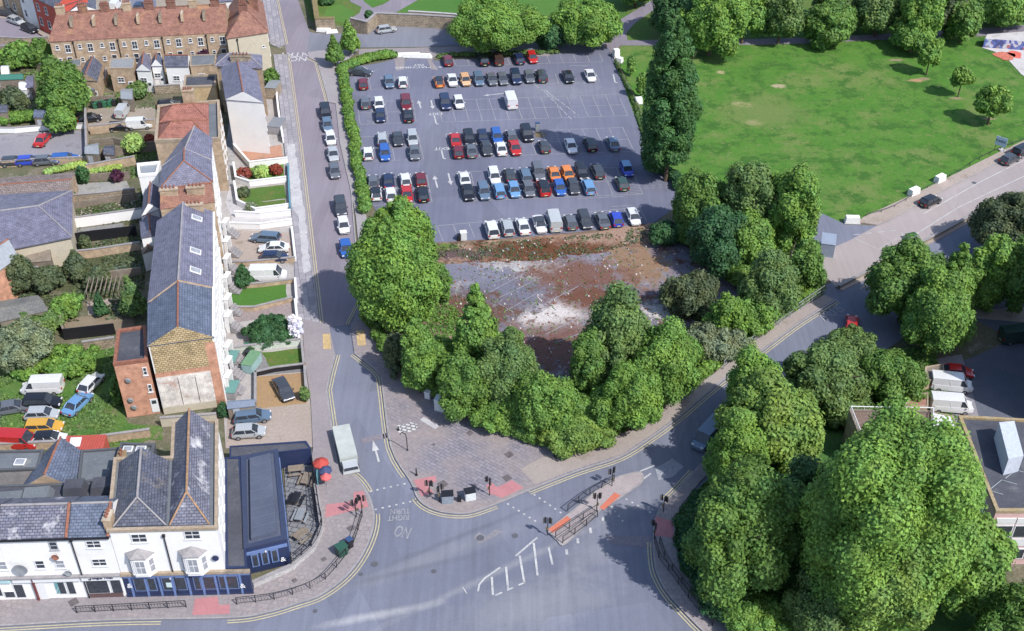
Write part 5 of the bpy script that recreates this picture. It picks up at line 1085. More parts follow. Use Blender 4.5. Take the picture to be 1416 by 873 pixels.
def car(x, y, color, kind, ang, label, group=None, z=0.0, flip=False, roofc=None, cat='car', hz=.7):
    p = G(x, y, hz + z); body, glass = car_meshes(kind, color, roofc)
    L, Wd_, zb, zr, cc = CT[kind]
    t = thing(('parked_van' if 'van' in kind else 'parked_car'), label, cat, (p.x, p.y, z), ang + (math.pi if flip else 0), group)
    link('body', body, t); link('windows', glass, t)
    for sx in (-1, 1):
        for sy in (-1, 1): inst('wheel', CM['wheel'], t, (sx * L * .305, sy * (Wd_ / 2 - .105), .32))
    for sy in (-1, 1):
        inst('headlight', CM['hl'], t, (L / 2 - .10, sy * Wd_ * .31, zb - .30)); inst('tail_light', CM['tl'], t, (-L / 2 + .03, sy * Wd_ * .37, zb - .16))
    inst('number_plate', CM['pl'], t, (-L / 2 - .01, 0, .5))
    return t
ORD = ['', 'leftmost', 'second', 'third', 'fourth', 'fifth', 'sixth', 'seventh', 'eighth', 'ninth', 'tenth', 'eleventh', 'twelfth', 'thirteenth', 'fourteenth', 'fifteenth', 'sixteenth']
def row(cars, where, ang, flips='', group='cars in the public car park'):
    cars = sorted(cars, key=lambda c: c[0])
    for i, c in enumerate(cars):
        x, y, col, kind = c[:4]; rc = c[4] if len(c) > 4 else None
        pos = 'leftmost' if i == 0 else ('rightmost' if i == len(cars) - 1 else ORD[i + 1] + ' from the left')
        lab = f"{col} {kind}{' with ' + rc + ' roof' if rc and rc != col else ''}, {pos} {where}"
        rr = random.Random(int(x * 7 + y)); fl = (flips == 'all') or (flips == '' and rr.random() < .5)
        if len(lab.split()) > 16: lab = lab.replace(' from the left', '')
        car(x, y, col, kind, ang + rr.uniform(-.03, .03), lab, group, flip=fl, roofc=rc, cat='van' if 'van' in kind else 'car')
BA = math.atan2(-8.6, 1.35)
HB_, SA_, ES, FX, VN, SV, CV = 'hatchback', 'saloon', 'estate car', 'four-by-four', 'van', 'small van', 'convertible'
row([(619, 83, 'maroon', HB_), (668.7, 82, 'black', FX), (688.7, 82, 'brown', SV), (717.5, 80, 'navy', ES), (736, 79, 'red', HB_)], 'in the row nearest the park trees', BA)
row([(502, 115, 'maroon', HB_), (538, 113, 'blue-grey', HB_), (556.7, 112.5, 'white', HB_)], 'in the short top row beside the hedge', BA)
car(498, 99, 'dark grey', SA_, R(-10), 'dark grey saloon parked sideways in the corner where the hedge bends', 'cars in the public car park')
row([(607, 112, 'orange', HB_, 'black'), (625.4, 110, 'white', SA_), (643.5, 110, 'peach', HB_), (662, 109, 'blue-grey', ES), (680, 108.6, 'grey', SA_), (695, 109, 'grey', HB_), (713.4, 107, 'navy', FX), (732, 106, 'grey', HB_), (748.5, 104.8, 'dark grey', FX), (785.6, 105.4, 'black', SA_), (816, 103.7, 'white', SA_)], 'in the long second row', BA)
row([(505, 141.5, 'grey', HB_), (524, 143.5, 'white', HB_), (561.5, 143, 'maroon', FX)], 'in the upper second block by the hedge', BA)
row([(526, 159.5, 'navy', HB_), (564.5, 158.8, 'black', SA_)], 'in the lower second block by the hedge', BA)
row([(615.7, 142, 'navy', FX), (634.5, 141, 'white', HB_)], 'in the pair facing the lone white van', BA)
car(706, 137, 'white', VN, BA, 'lone white panel van in the emptiest bays of the car park', flip=True, cat='van', hz=1.1)
row([(528.4, 191, 'silver', ES), (550, 191, 'dark grey', SA_), (570.5, 190.5, 'silver', ES)], 'in the upper third block by the hedge', BA)
row([(509, 211, 'white', HB_), (532, 211, 'blue', ES), (573, 210, 'grey', SA_)], 'in the lower third block by the hedge', BA)
row([(629.4, 192, 'red', SA_), (648.6, 190, 'black', ES), (667.8, 189, 'navy', HB_), (687, 188, 'blue', ES), (707, 187, 'grey', HB_), (728.8, 185, 'black', FX)], 'in the upper third main block', BA)
row([(633.5, 208.6, 'maroon', HB_), (651.5, 207, 'grey', SA_), (672.8, 205, 'dark grey', HB_), (692.7, 204, 'white', SA_), (712, 203.5, 'red', SA_), (752.5, 201.7, 'dark grey', HB_), (789.4, 201, 'white', SA_), (816, 198.4, 'black', ES), (847.5, 197.5, 'blue-grey', SA_)], 'in the lower third main block', BA)
row([(516, 250, 'grey', HB_), (537.3, 248.7, 'navy', SA_), (560.4, 247.6, 'white', HB_), (581.6, 246.6, 'maroon', HB_)], 'in the upper fourth block by the hedge', BA)
row([(520, 266, 'white', HB_, 'black'), (540, 267, 'white', HB_), (562.5, 268, 'red', SA_), (584.7, 267, 'black', ES)], 'in the lower fourth block by the hedge', BA)
row([(642, 246, 'white', SA_), (683.6, 243, 'white', ES), (705, 241, 'dark grey', HB_), (726.5, 241, 'blue-grey', ES), (744.6, 238, 'grey', FX), (766, 239, 'orange', SA_, 'orange'), (785, 240, 'orange', HB_), (804.5, 236.5, 'black', ES), (826, 235.5, 'dark grey', ES), (866.7, 233.4, 'bright blue', HB_, 'light blue')], 'in the upper fourth main block', BA)
row([(647, 265, 'black', SA_), (669, 264, 'blue-grey', ES), (690, 262, 'light blue', ES), (711, 262, 'light blue', HB_), (731, 261, 'grey', HB_), (751.4, 259, 'red', FX, 'black'), (774, 259, 'blue', HB_), (793, 257.5, 'dark grey', HB_), (813.6, 257, 'light blue', ES), (860, 252.7, 'dark green', HB_)], 'in the lower fourth main block', BA)
row([(680, 316.5, 'white', FX), (701.7, 313, 'silver', ES), (723, 311.5, 'white', SA_), (746.4, 309, 'white', SA_, 'dark grey'), (766, 306, 'pale grey', VN), (788.7, 306, 'grey', HB_), (809, 303.4, 'dark grey', ES), (832.8, 303.5, 'grey', SA_), (852, 301.5, 'bright blue', HB_), (876, 299.5, 'white', HB_)], 'in the front row beside the brown scrub bank', BA)
car(581, 331, 'white', HB_, BA, 'white hatchback tucked against the tall tree at the left end of the front row', 'cars in the public car park')
STA = math.atan2(-50, 10.5)
for x, y, c, k, lab in ((450, 155, 'black', FX, 'black four-by-four at the top of the line parked along the street hedge'), (452.5, 172, 'blue-grey', HB_, 'blue-grey hatchback behind the black four-by-four on the street'), (457, 191, 'white', HB_, 'white hatchback third in line along the street hedge'),
                        (460.5, 212, 'silver', SA_, 'silver saloon behind the white hatchback on the street'), (462.5, 236, 'grey', HB_, 'grey hatchback last before the long gap on the street'), (471, 286, 'dark grey', FX, 'dark grey four-by-four after the long gap on the street'),
                        (475, 311, 'white', HB_, 'white hatchback between the dark four-by-four and the blue car on the street'), (478, 343, 'blue', HB_, 'bright blue hatchback half under the tall tree on the street')):
    car(x, y, c, k, STA, lab, 'cars parked along the street')
for x, y, c, k, a, lab in ((367, 328, 'blue-grey', ES, R(-8), 'dark blue-grey estate car, uppermost on the front drives'), (379, 342, 'white', SA_, R(4), 'white saloon between two blue cars on the front drives'), (379, 355, 'navy', HB_, R(4), 'low dark blue car beside the white camper van'),
                           (392, 537, 'dark grey', SA_, R(-62), 'dark grey saloon alone on the sandy front drive'), (349, 575, 'blue-grey', ES, R(10), 'upper of two silver cars behind the pub, slightly bluer'), (344, 596, 'silver', HB_, R(6), 'lower of two silver cars behind the pub'),
                           (126, 529, 'white', HB_, R(72), 'small white hatchback beside the orange brick annex yard'), (107, 557, 'light blue', SA_, R(68), 'light blue saloon on the grass of the yard'), (59, 556, 'black', FX, R(2), 'black four-by-four beneath the white minibus'),
                           (58, 572, 'silver', HB_, R(3), 'silver hatchback between the black and yellow cars'), (61, 589, 'yellow', ES, R(3), 'mustard yellow estate car in the yard line'), (68, 606, 'white', HB_, R(5), 'white car with black roof beside the red van'),
                           (15, 563, 'grey', SA_, R(15), 'dull grey car at the left edge of the yard'), (59, 192, 'red', SA_, R(85), 'red saloon alone on the tarmac lot'), (18, 223, 'dark grey', HB_, R(8), 'dark grey car at the lower edge of the tarmac lot'), (39, 222, 'bright blue', HB_, R(8), 'bright blue car at the lower edge of the tarmac lot'),
                           (63, 221.5, 'grey', HB_, R(8), 'grey car between two blue ones on the tarmac lot'), (90, 218.5, 'blue', ES, R(8), 'large blue car at the lower right corner of the tarmac lot'), (165, 174.5, 'black', HB_, R(8), 'black hatchback in the gravel yard by its lower wall'),
                           (193, 172, 'white', SV, R(8), 'small white van in the gravel yard by its lower wall'), (170, 153.5, 'pale grey', SV, R(88), 'pale pick-up sized van at the top of the gravel yard'), (233, 143.5, 'black', HB_, R(12), 'black hatchback squeezed beside the garage block'), (124, 163, 'black', HB_, R(20), 'black hatchback at the left end of the gravel yard'),
                           (10, 17, 'dark grey', ES, R(-25), 'dark grey estate car at the far left of the lane'), (22, 28, 'silver', HB_, R(-35), 'silver hatchback on the lane at the top left'), (41, 39, 'black', HB_, R(-35), 'black hatchback nearest the lane corner'), (160, 7, 'white', SV, R(88), 'white van behind the top terrace, left of the navy one'),
                           (192, 8, 'navy', HB_, R(88), 'navy hatchback on the tarmac behind the top terrace'), (534, 40, 'silver', HB_, R(20), 'silver-white hatchback parked beside the long stone wall'), (1287, 277, 'black', HB_, R(34), 'black hatchback on the concrete road below the white blocks'),
                           (1397, 219, 'dark grey', HB_, R(36), 'dark grey hatchback farther up the concrete road'), (1415, 208, 'black', FX, R(36), 'black four-by-four at the right edge on the concrete road'), (1322, 513, 'red', SA_, R(-8), 'dark red car in shade above the two white vans')):
    z_ = KH if False else 0; car(x, y, c, k, a, lab, roofc='black' if 'black roof' in lab else None, z=0.0, flip=('drives' in lab and 'sandy' not in lab), cat='van' if 'van' in k else 'car')
car(371, 378, 'white', VN, R(2), 'white camper van on the lowest of the front drives', cat='van', hz=1.0)
car(58, 533, 'white', VN, R(184), 'white high-roofed minibus at the top of the yard line', cat='minibus', hz=1.0)
car(22, 608, 'red', VN, R(176), 'bright red van at the left edge beside the white car', cat='van', hz=1.0, flip=True)
car(1316, 529, 'white', VN, R(-9), 'upper of two white vans beside the dark estate road', cat='van', hz=1.0)
car(1316, 558, 'white', VN, R(-7), 'lower and larger of two white vans beside the dark estate road', cat='van', hz=1.0)
car(979, 600, 'blue-grey', VN, math.atan2(*(reversed((G(1000, 585) - G(950, 640)).xy))), 'blue-grey van parked under the trees on the lower kerb', cat='van', hz=1.0, flip=True)
car(1178, 447, 'red', HB_, R(75), 'red hatchback in deep shade on the road beneath the right-hand trees')
car(1409, 462, 'dark green', VN, R(10), 'dark green van at the right edge on the estate road', cat='van', hz=1.0)
# long pale grey lorry on the street
p = G(479, 622, .9); lo = thing('box_lorry', 'long pale grey box lorry standing in the left lane by the pub corner', 'lorry', (p.x, p.y, 0), math.atan2(G(491, 654).y - G(476, 595).y, G(491, 654).x - G(476, 595).x))
b = MB(); b.box((-1.0, 0, 1.35), (5.6, 2.1, 1.7)); b.box((-1, 0, .62), (5.7, 1.7, .2)); link('load_box', b.mesh('load_box', plain('pale_box', (.36, .385, .37), .6, var=.15, scale=.8)), lo)
b = MB(); b.box((2.65, 0, .95), (1.5, 2.0, 1.3), 0, 0, .86); link('cab', b.mesh('cab', paint('pale grey')), lo)
b = MB(); b.box((3.1, 0, 1.32), (.66, 1.7, .5), 0, 0, .9); link('windscreen', b.mesh('windscreen', glass_m), lo)
lo.scale = (1, 1, .68)
for sx in (-2.8, 2.4):
    for sy in (-1, 1): inst('wheel', CM['wheel'], lo, (sx, sy * .92, .32))

# ------------------------------------------------------------------ trees
def crown_arrays(r, bh, seed, leaf, shape='round', dens=1.0, spread=1.0):
    """numpy leaf cloud of a crown centred at 0: r horizontal radius, bh half height; returns verts, quads, colour class"""
    rs = np.random.RandomState(seed); lobes = []
    if shape in ('cone', 'column', 'tall', 'pear'):
        n = int(44 if shape not in ('tall', 'pear') else 130); 
        for i in range(n):
            t = (i + .5) / n
            rad = {'cone': (1 - t) ** .8 * .9 + .12, 'column': min(1, (1 - t) * 3 + .25) * min(1, t * 5 + .55) , 'tall': float(np.interp(t, (0, .22, .44, .66, .83, 1), (.8, 1, .90, .76, .58, .24))), 'pear': float(np.interp(t, (0, .3, .6, .8, .93, 1), (.75, 1, .86, .66, .42, .2)))}[shape]
            a = i * 2.4 + rs.uniform(-.4, .4); lr = r * (.40 if shape not in ('tall', 'pear') else .30) * max(rad, .25) * rs.uniform(.7, 1.35)
            d = max(rad * r - lr * .9, 0) * rs.uniform(.7, 1.05)
            lobes.append((d * math.cos(a), d * math.sin(a), -bh + 2 * bh * t * .97 + lr * .2, lr, lr * (1.25 if shape != 'round' else 1)))
    else:
        n = int(44 * spread)
        for i in range(n):
            z = 1 - 2 * (i + .5) / n * .86; a = i * 2.39996 + rs.uniform(-.5, .5); q = math.sqrt(max(0, 1 - z * z)); k = rs.uniform(.62, .86)
            lr = rs.uniform(.17, .36) * min(r, bh * 1.3)
            lobes.append((q * math.cos(a) * r * k, q * math.sin(a) * r * k, z * bh * k, lr, lr * min(1.15, max(.7, bh / r))))
        lobes.append((0, 0, 0, r * .70, bh * .70))
        for _ in range(4): lobes.append((rs.uniform(-.3, .3) * r, rs.uniform(-.3, .3) * r, rs.uniform(-.2, .3) * bh, r * .5, bh * .5))
    ph = rs.uniform(0, 6.28, 6)
    def warp(x, y, z, lr, lz):
        a = math.atan2(y, x); f = 1 + .13 * math.sin(2 * a + ph[0]) + .09 * math.sin(3 * a + ph[1] + z / bh * 1.5) + .07 * math.sin(5 * a + ph[2])
        if shape in ('tall', 'cone', 'column'): f = 1 + (f - 1) * .45
        return (x * f, y * f, z * (1 + .12 * math.sin(a + ph[3])), lr, lz)
    lobes = [warp(*q) for q in lobes]
    e = [max(max(q[k] + q[3], 0) for q in lobes) for k in (0, 1)] + [max(max(-q[k] + q[3], 0) for q in lobes) for k in (0, 1)]; zt_ = max(q[2] + q[4] for q in lobes); zb_ = min(q[2] - q[4] for q in lobes)
    ox, oy, fr = (e[0] - e[2]) / 2, (e[1] - e[3]) / 2, 2.1 * r / max(1e-3, (e[0] + e[2] + e[1] + e[3]) / 2); fz = 2.05 * bh / (zt_ - zb_)
    lobes = [((x - ox) * fr, (y - oy) * fr, (z - (zt_ + zb_) / 2) * fz, lr * fr, lz * fz) for x, y, z, lr, lz in lobes]
    Lb = np.array(lobes); P = []; N = []; C = []; V = []; F = []; M = []
    for j, (x, y, z, lr, lz) in enumerate(lobes):
        area = 4 * math.pi * lr * lr; m = int(area / (leaf * leaf) * 1.9 * dens) + 8
        d = rs.normal(size=(m, 3)); d /= np.linalg.norm(d, axis=1)[:, None]; d = d[d[:, 2] > -.75]; m = len(d)
        rr = rs.uniform(.80, 1.20, m)[:, None] ; pt = np.array([x, y, z]) + d * rr * np.array([lr, lr, lz])
        keep = np.ones(m, bool)
        for k in range(len(Lb)):
            if k == j: continue
            q = (pt - Lb[k, :3]) / np.array([Lb[k, 3], Lb[k, 3], Lb[k, 4]]); keep &= (q ** 2).sum(1) > .70
        pt, dd = pt[keep], d[keep]; P.append(pt); N.append(dd); base = rs.rand() * .8 + .1; C.append(np.clip((rs.rand(len(pt)) * 1.5 + base * 1.5), 0, 2.99).astype(int))
    P = np.concatenate(P); N = np.concatenate(N); C = np.concatenate(C); m = len(P)
    N = N + rs.normal(size=(m, 3)) * .42; N[:, 2] += .3; N /= np.linalg.norm(N, axis=1)[:, None]
    up = rs.normal(size=(m, 3)); U = np.cross(N, up); U /= np.linalg.norm(U, axis=1)[:, None]; W_ = np.cross(N, U)
    s = leaf * rs.uniform(.45, 1.0, m)[:, None]
    a_ = P - U * s; b_ = P + W_ * s * .62 + N * s * .12; c_ = P + U * s; d_ = P - W_ * s * .62 + N * s * .12
    vs = np.stack([a_, b_, c_, d_], 1).reshape(-1, 3); fs = np.arange(m * 4).reshape(m, 4)
    return vs, fs, C, lobes
ICO = None
def ico():
    global ICO
    if ICO is None:
        import bmesh
        bm = bmesh.new(); bmesh.ops.create_icosphere(bm, subdivisions=2, radius=1); bm.verts.ensure_lookup_table()
        ICO = (np.array([v.co[:] for v in bm.verts]), [tuple(v.index for v in f.verts) for f in bm.faces]); bm.free()
    return ICO
def leafmesh(name, vs, fs, C, mats, lobes=(), core=.88):
    V0 = [vs]; nq = len(fs); tri = []; off = len(vs); iv, itf = ico()
    rs = np.random.RandomState(5)
    for x, y, z, lr, lz in lobes:
        jit = 1 + rs.uniform(-.1, .1, len(iv))[:, None]
        V0.append(iv * jit * core * np.array([lr, lr, lz]) + np.array([x, y, z])); tri.append(np.array(itf) + off); off += len(iv)
    V = np.concatenate(V0).astype(np.float32); T = np.concatenate(tri) if tri else np.zeros((0, 3), int)
    me = bpy.data.meshes.new(name); me.vertices.add(len(V)); me.vertices.foreach_set('co', V.ravel())
    nl = nq * 4 + len(T) * 3; me.loops.add(nl); me.loops.foreach_set('vertex_index', np.concatenate([fs.ravel(), T.ravel()]).astype(np.int32))
    me.polygons.add(nq + len(T)); ls = np.concatenate([np.arange(nq) * 4, nq * 4 + np.arange(len(T)) * 3]).astype(np.int32); me.polygons.foreach_set('loop_start', ls)
    me.polygons.foreach_set('material_index', np.concatenate([C, np.zeros(len(T), int)]).astype(np.int32))
    for m in mats: me.materials.append(m)
    me.update(calc_edges=True); return me
LEAF = {'bright': leafset('leaf_bright', (.078, .152, .023)), 'mid': leafset('leaf_mid', (.058, .116, .020)), 'dark': leafset('leaf_dark', (.030, .072, .020)), 'olive': leafset('leaf_olive', (.064, .112, .027)),
        'yellow': leafset('leaf_yellow_green', (.088, .150, .026)), 'brown': leafset('leaf_brown_green', (.048, .068, .026)), 'purple': leafset('leaf_purple', (.035, .012, .022)), 'grey': leafset('leaf_grey_green', (.095, .125, .055)),
        'lime': leafset('leaf_lime', (.17, .26, .06)), 'red': leafset('leaf_red', (.20, .06, .035)), 'deep': leafset('leaf_deep_green', (.024, .066, .020)), 'white': leafset('leaf_white_flower', (.42, .43, .38)), 'hedge': leafset('leaf_hedge', (.074, .146, .024)),
        'poplar': leafset('leaf_poplar', (.030, .078, .018)), 'flower': leafset('flower_red', (.13, .035, .02))}
NT = 0
def tree(box, kind, label, shape='round', clear=1.0, cat='tree', group=None, name=None, leaf=None, trunk=True, spread=1.0, dens=1.0):
    """box = measured extent of the crown; its radius, height and foot follow from it"""
    global NT; NT += 1
    x0, y0, x1, y1 = box; cx, cy = (x0 + x1) / 2, (y0 + y1) / 2
    zc = 4.0
    for _ in range(6):
        p = G(cx, cy, zc); dist = (p - Vector((0, 0, CAM_H))).length; Sx = FPX / dist * 1.0
        th = math.asin((CAM_H - zc) / dist); r = (x1 - x0) / 2 / Sx; vv = (y1 - y0) / 2 / Sx
        k = 1.0 if shape == 'round' else .75; bq = (vv ** 2 - (k * r * math.sin(th)) ** 2) / math.cos(th) ** 2
        bh = math.sqrt(max(bq, (.42 * r) ** 2)); zc = clear + bh * .98
    p = G(cx, cy, zc); t = thing(name or ('shrub' if cat in ('shrub', 'bush') else 'tree'), label, cat, (p.x, p.y, 0), 0, group)
    px_m = Sx * 1024 / 1416; lf = leaf or max(.17, min(.5, 1.95 / px_m)); lf = min(lf, r * .35)
    vs, fs, C, lobes = crown_arrays(r * .93, bh * .93, 100 + NT, lf, shape, dens, spread)
    me = leafmesh('crown', vs, fs, C, LEAF[kind], lobes); c = link('foliage' if cat in ('shrub', 'bush') else 'crown', me, t); c.location = (0, 0, zc)
    b = MB(); rt = max(.06, min(.45, r * .07)); rnd = random.Random(NT)
    b.tube([(0, 0, -.1), (rnd.uniform(-.1, .1), rnd.uniform(-.1, .1), max(zc * .5, .3)), (rnd.uniform(-.2, .2), 0, zc + bh * .3)], rt, 8, 0, rt * .45)
    for i in range(5):
        a = i * 1.3 + rnd.random(); z0 = max(clear * .8, zc - bh * .5) + i * bh * .12
        b.tube([(0, 0, z0), (math.cos(a) * r * .35, math.sin(a) * r * .35, z0 + bh * .3), (math.cos(a) * r * .62, math.sin(a) * r * .62, z0 + bh * .55)], rt * .45, 6, 0, rt * .15)
    link('stem' if cat in ('shrub', 'bush') else 'trunk', b.mesh('trunk', bark), t); return t
T = tree
# big trees round the scrub plot
T((478, 274, 612, 455), 'bright', 'tallest pear-shaped green tree beside the street at the left of the scrub plot', 'pear', .5, leaf=.30)
T((552, 440, 604, 545), 'hedge', 'dense leafy bush under the tall pear-shaped tree beside the plaza', 'column', .2, 'bush'); T((528, 455, 566, 520), 'brown', 'brownish ragged bush at the plaza edge below the tall tree', 'round', .1, 'bush')
T((585, 360, 625, 420), 'mid', 'small dark bush tucked behind the tall pear-shaped tree', 'round', .1, 'bush')
T((620, 391, 705, 520), 'hedge', 'upright forked green tree second from the left along the scrub plot', 'cone', .5, leaf=.32)
T((600, 480, 690, 575), 'mid', 'darker tree mass just above the street boards', 'round', .2); T((660, 460, 745, 570), 'olive', 'olive green rounded tree in the middle of the plot edge', 'round', .2)
T((690, 450, 725, 510), 'mid', 'slim green crown peeping above the olive tree', 'column', .3)
T((705, 510, 800, 605), 'hedge', 'low bushy tree at the lowest point of the plot edge', 'round', .1); T((650, 540, 730, 600), 'hedge', 'leafy bush overhanging the signboards', 'round', .1, 'bush'); T((745, 560, 850, 622), 'yellow', 'bright low bush at the grass verge of the plot', 'round', .1, 'bush')
T((805, 393, 905, 545), 'olive', 'big olive-green tree standing right of the chalky patch', 'round', .5, leaf=.30); T((785, 455, 850, 560), 'mid', 'dark green tree hanging over the shaded hollow', 'round', .3)
T((870, 432, 966, 560), 'hedge', 'round bright green tree nearest the curving footway', 'round', .4); T((830, 500, 915, 600), 'bright', 'leafy tree between the olive tree and the verge', 'round', .2); T((800, 530, 870, 600), 'hedge', 'rounded bush below the dark hanging tree', 'round', .1, 'bush')
T((914, 371, 993, 440), 'brown', 'boulder-shaped brown-green shrub standing alone on the old tarmac', 'round', .0, 'shrub', leaf=.3); T((898, 304, 948, 340), 'deep', 'dark little bush at the right end of the front car row', 'round', .0, 'bush')
T((975, 402, 1030, 470), 'bright', 'bright bush right of the boulder-shaped shrub', 'round', .1, 'bush'); T((950, 440, 1040, 500), 'grey', 'grey-green hedge bush along the lower road fence', 'round', .1, 'bush'); T((1010, 405, 1080, 462), 'hedge', 'mid green bush by the wire fence', 'round', .1, 'bush')
T((1022, 345, 1105, 440), 'olive', 'olive tree at the corner of the concrete road', 'round', .3); T((1085, 330, 1140, 400), 'mid', 'small green tree touching the concrete road', 'round', .2)
T((930, 235, 1010, 330), 'mid', 'left-hand tree of the dense group below the poplar', 'round', .4); T((950, 285, 1040, 380), 'deep', 'dark blue-green tree low in the dense group', 'round', .2); T((1000, 228, 1080, 340), 'olive', 'olive dark tree at the top middle of the dense group', 'round', .6)
T((1050, 225, 1140, 350), 'bright', 'largest bright green tree on the right of the dense group', 'round', .8, leaf=.30); T((985, 290, 1075, 375), 'hedge', 'bright tree in the centre of the dense group', 'round', .3)
T((889, 18, 972, 252), 'poplar', 'very tall dark green poplar beside the car park corner', 'tall', .3, leaf=.30)
# park edge
T((625, -12, 756, 72), 'bright', 'broad bright tree overhanging the top of the car park', 'round', 1.0, leaf=.30); T((760, -10, 862, 60), 'bright', 'second broad tree above the car park, right of the largest', 'round', 1.0); T((735, 25, 790, 66), 'deep', 'dark low bush between the two broad trees above the car park', 'round', .1, 'bush')
T((898, -30, 985, 50), 'dark', 'dark tree behind the top of the poplar', 'round', 1.0); T((940, -18, 1030, 72), 'bright', 'bright broad park tree right of the poplar top', 'round', 1.0); T((1000, -20, 1062, 55), 'hedge', 'park tree beside the bright broad one', 'round', .8)
T((1052, -20, 1112, 55), 'olive', 'olive-toned park tree over the footpath', 'round', .8); T((1110, 5, 1185, 62), 'mid', 'dark green park tree standing in front of the path', 'round', .3); T((1125, -30, 1180, 30), 'olive', 'olive park tree behind the path', 'round', .8); T((1185, -30, 1250, 42), 'olive', 'spreading olive tree above the small shadows', 'round', 1.)
T((1235, 28, 1290, 70), 'hedge', 'low bright park tree leaning over the lawn', 'round', .5); T((1245, -25, 1305, 55), 'bright', 'tall bright tree in the line at the park edge', 'round', .8); T((1295, -25, 1345, 45), 'brown', 'brownish bare-looking tree in the park edge line', 'round', .8); T((1310, -5, 1362, 55), 'mid', 'green tree near the graffiti wall', 'round', .4)
T((1350, -30, 1430, 32), 'hedge', 'tree in the top right corner above the graffiti wall', 'round', .8); T((1180, -50, 1300, 5), 'mid', 'big dim tree at the top edge over the park path', 'round', 1.); T((850, -40, 910, 5), 'mid', 'tree crown at the top edge beside the park path', 'round', 1.)
for x0, y0, x1, y1, lab in ((1273, 53, 1303, 91, 'small round park tree farthest from the road'), (1317, 90, 1346, 121, 'small round park tree, middle one of three on the lawn'), (1352, 117, 1398, 160, 'small park tree nearest the skate park corner')):
    T((x0, y0, x1, y1), 'bright', lab, 'round', 1.9, group='young trees on the park lawn')
T((1374, 88 - 90, 1400, 14), 'dark', 'small dark crown in the far top right corner', 'round', .5, 'bush')
T((867, 76, 879, 102), 'hedge', 'upper thin sapling beside the car park fence', 'column', .5, group='saplings by the car park'); T((880, 100, 894, 132), 'hedge', 'lower thin sapling beside the car park fence', 'column', .5, group='saplings by the car park')
T((449, 48, 475, 87), 'mid', 'cone-shaped street tree nearer the road junction', 'cone', .8); T((468, 27, 497, 70), 'bright', 'taller light green cone-shaped street tree', 'cone', .8)
# right side
T((1345, 262, 1440, 350), 'brown', 'dark brownish tree mass at the right edge beyond the road', 'round', .5); T((1205, 328, 1310, 445), 'mid', 'dark green leaning tree over the shaded road', 'round', .8, leaf=.32); T((1250, 370, 1350, 485), 'hedge', 'bright leafed tree between the two roads', 'round', .5); T((1335, 325, 1400, 425), 'bright', 'narrow bright tree right of the leaning one', 'round', .5)
T((1375, 335, 1450, 430), 'mid', 'green tree at the right edge above the estate road', 'round', .4); T((1290, 335, 1355, 440), 'hedge', 'upright green tree in the middle of the right-hand clump', 'cone', .5)
T((1138, 448, 1215, 500), 'olive', 'olive bush reaching over the shaded road edge', 'round', .1, 'bush'); T((1092, 475, 1210, 575), 'olive', 'wide twiggy olive thicket beside the yellow-green tree', 'round', .2, leaf=.3); T((1185, 480, 1275, 560), 'mid', 'dark ivy-covered bush beside the vans', 'round', .2, 'bush'); T((1140, 540, 1215, 590), 'olive', 'low olive bush behind the railed roof', 'round', .1, 'bush')
T((1010, 475, 1085, 580), 'bright', 'pointed yellow-green tree top beside the road bend', 'round', .8); T((990, 505, 1140, 645), 'yellow', 'large yellow-green tree in the middle of the right-hand bank', 'round', .6, leaf=.36); T((975, 565, 1065, 690), 'bright', 'green tree leaning over the parked blue-grey van', 'round', .5); T((1060, 570, 1135, 650), 'yellow', 'yellowish crown between the big trees', 'round', .8)
T((962, 640, 1115, 835), 'mid', 'big mid-green tree overhanging the curved pavement', 'round', .4, leaf=.27)
T((1108, 566, 1342, 862), 'bright', 'giant bright green tree filling the lower right', 'round', 1.0, leaf=.25, spread=2.4); T((1168, 690, 1312, 868), 'yellow', 'yellowish-green tree in front of the giant one', 'round', 4.0, leaf=.26, spread=1.3); T((1290, 715, 1392, 850), 'hedge', 'green tree between the giant one and the pink flats', 'round', .5, leaf=.32)
T((1070, 640, 1180, 800), 'dark', 'dark tree in the hollow left of the giant one', 'round', .3, leaf=.32); T((1085, 790, 1190, 900), 'olive', 'sprawling olive bush at the bottom of the bank', 'round', .1, 'bush')
T((1355, 800, 1470, 920), 'mid', 'green bush in the bottom right corner', 'round', .1, 'bush'); T((1000, 820, 1110, 900), 'hedge', 'low bright ivy bush at the bottom edge of the bank', 'round', .0, 'bush', leaf=.22); T((960, 790, 1050, 860), 'deep', 'dark green low bush along the curved pavement', 'round', .0, 'bush', leaf=.22)
# gardens on the left
T((45, 82, 116, 158), 'mid', 'big round tree dominating the upper left gardens', 'round', .8); T((62, 145, 106, 183), 'hedge', 'lower round tree beside the clipped hedge', 'round', .2); T((2, 120, 36, 158), 'brown', 'drooping brown-green tree at the far left', 'round', .3); T((5, 57, 44, 92), 'hedge', 'round bush at the far left below the lane', 'round', .2, 'bush'); T((40, 54, 74, 90), 'mid', 'dark bush against the left end of the top terrace', 'round', .2, 'bush'); T((-12, 68, 16, 90), 'bright', 'light bush at the left edge below the lane', 'round', .1, 'bush')
T((170, 183, 200, 211), 'lime', 'pale lime round tree in a small walled garden', 'round', .3); T((199, 184, 213, 200), 'red', 'red-leaved bush beside the lime tree', 'round', .1, 'bush'); T((269, 70, 297, 100), 'purple', 'larger purple-leaved tree beside the grey flat roof', 'round', .4); T((186, 98, 206, 117), 'purple', 'small purple-leaved tree behind the upper houses', 'round', .2); T((175, 112, 204, 134), 'olive', 'olive bush below the small purple tree', 'round', .2, 'bush')
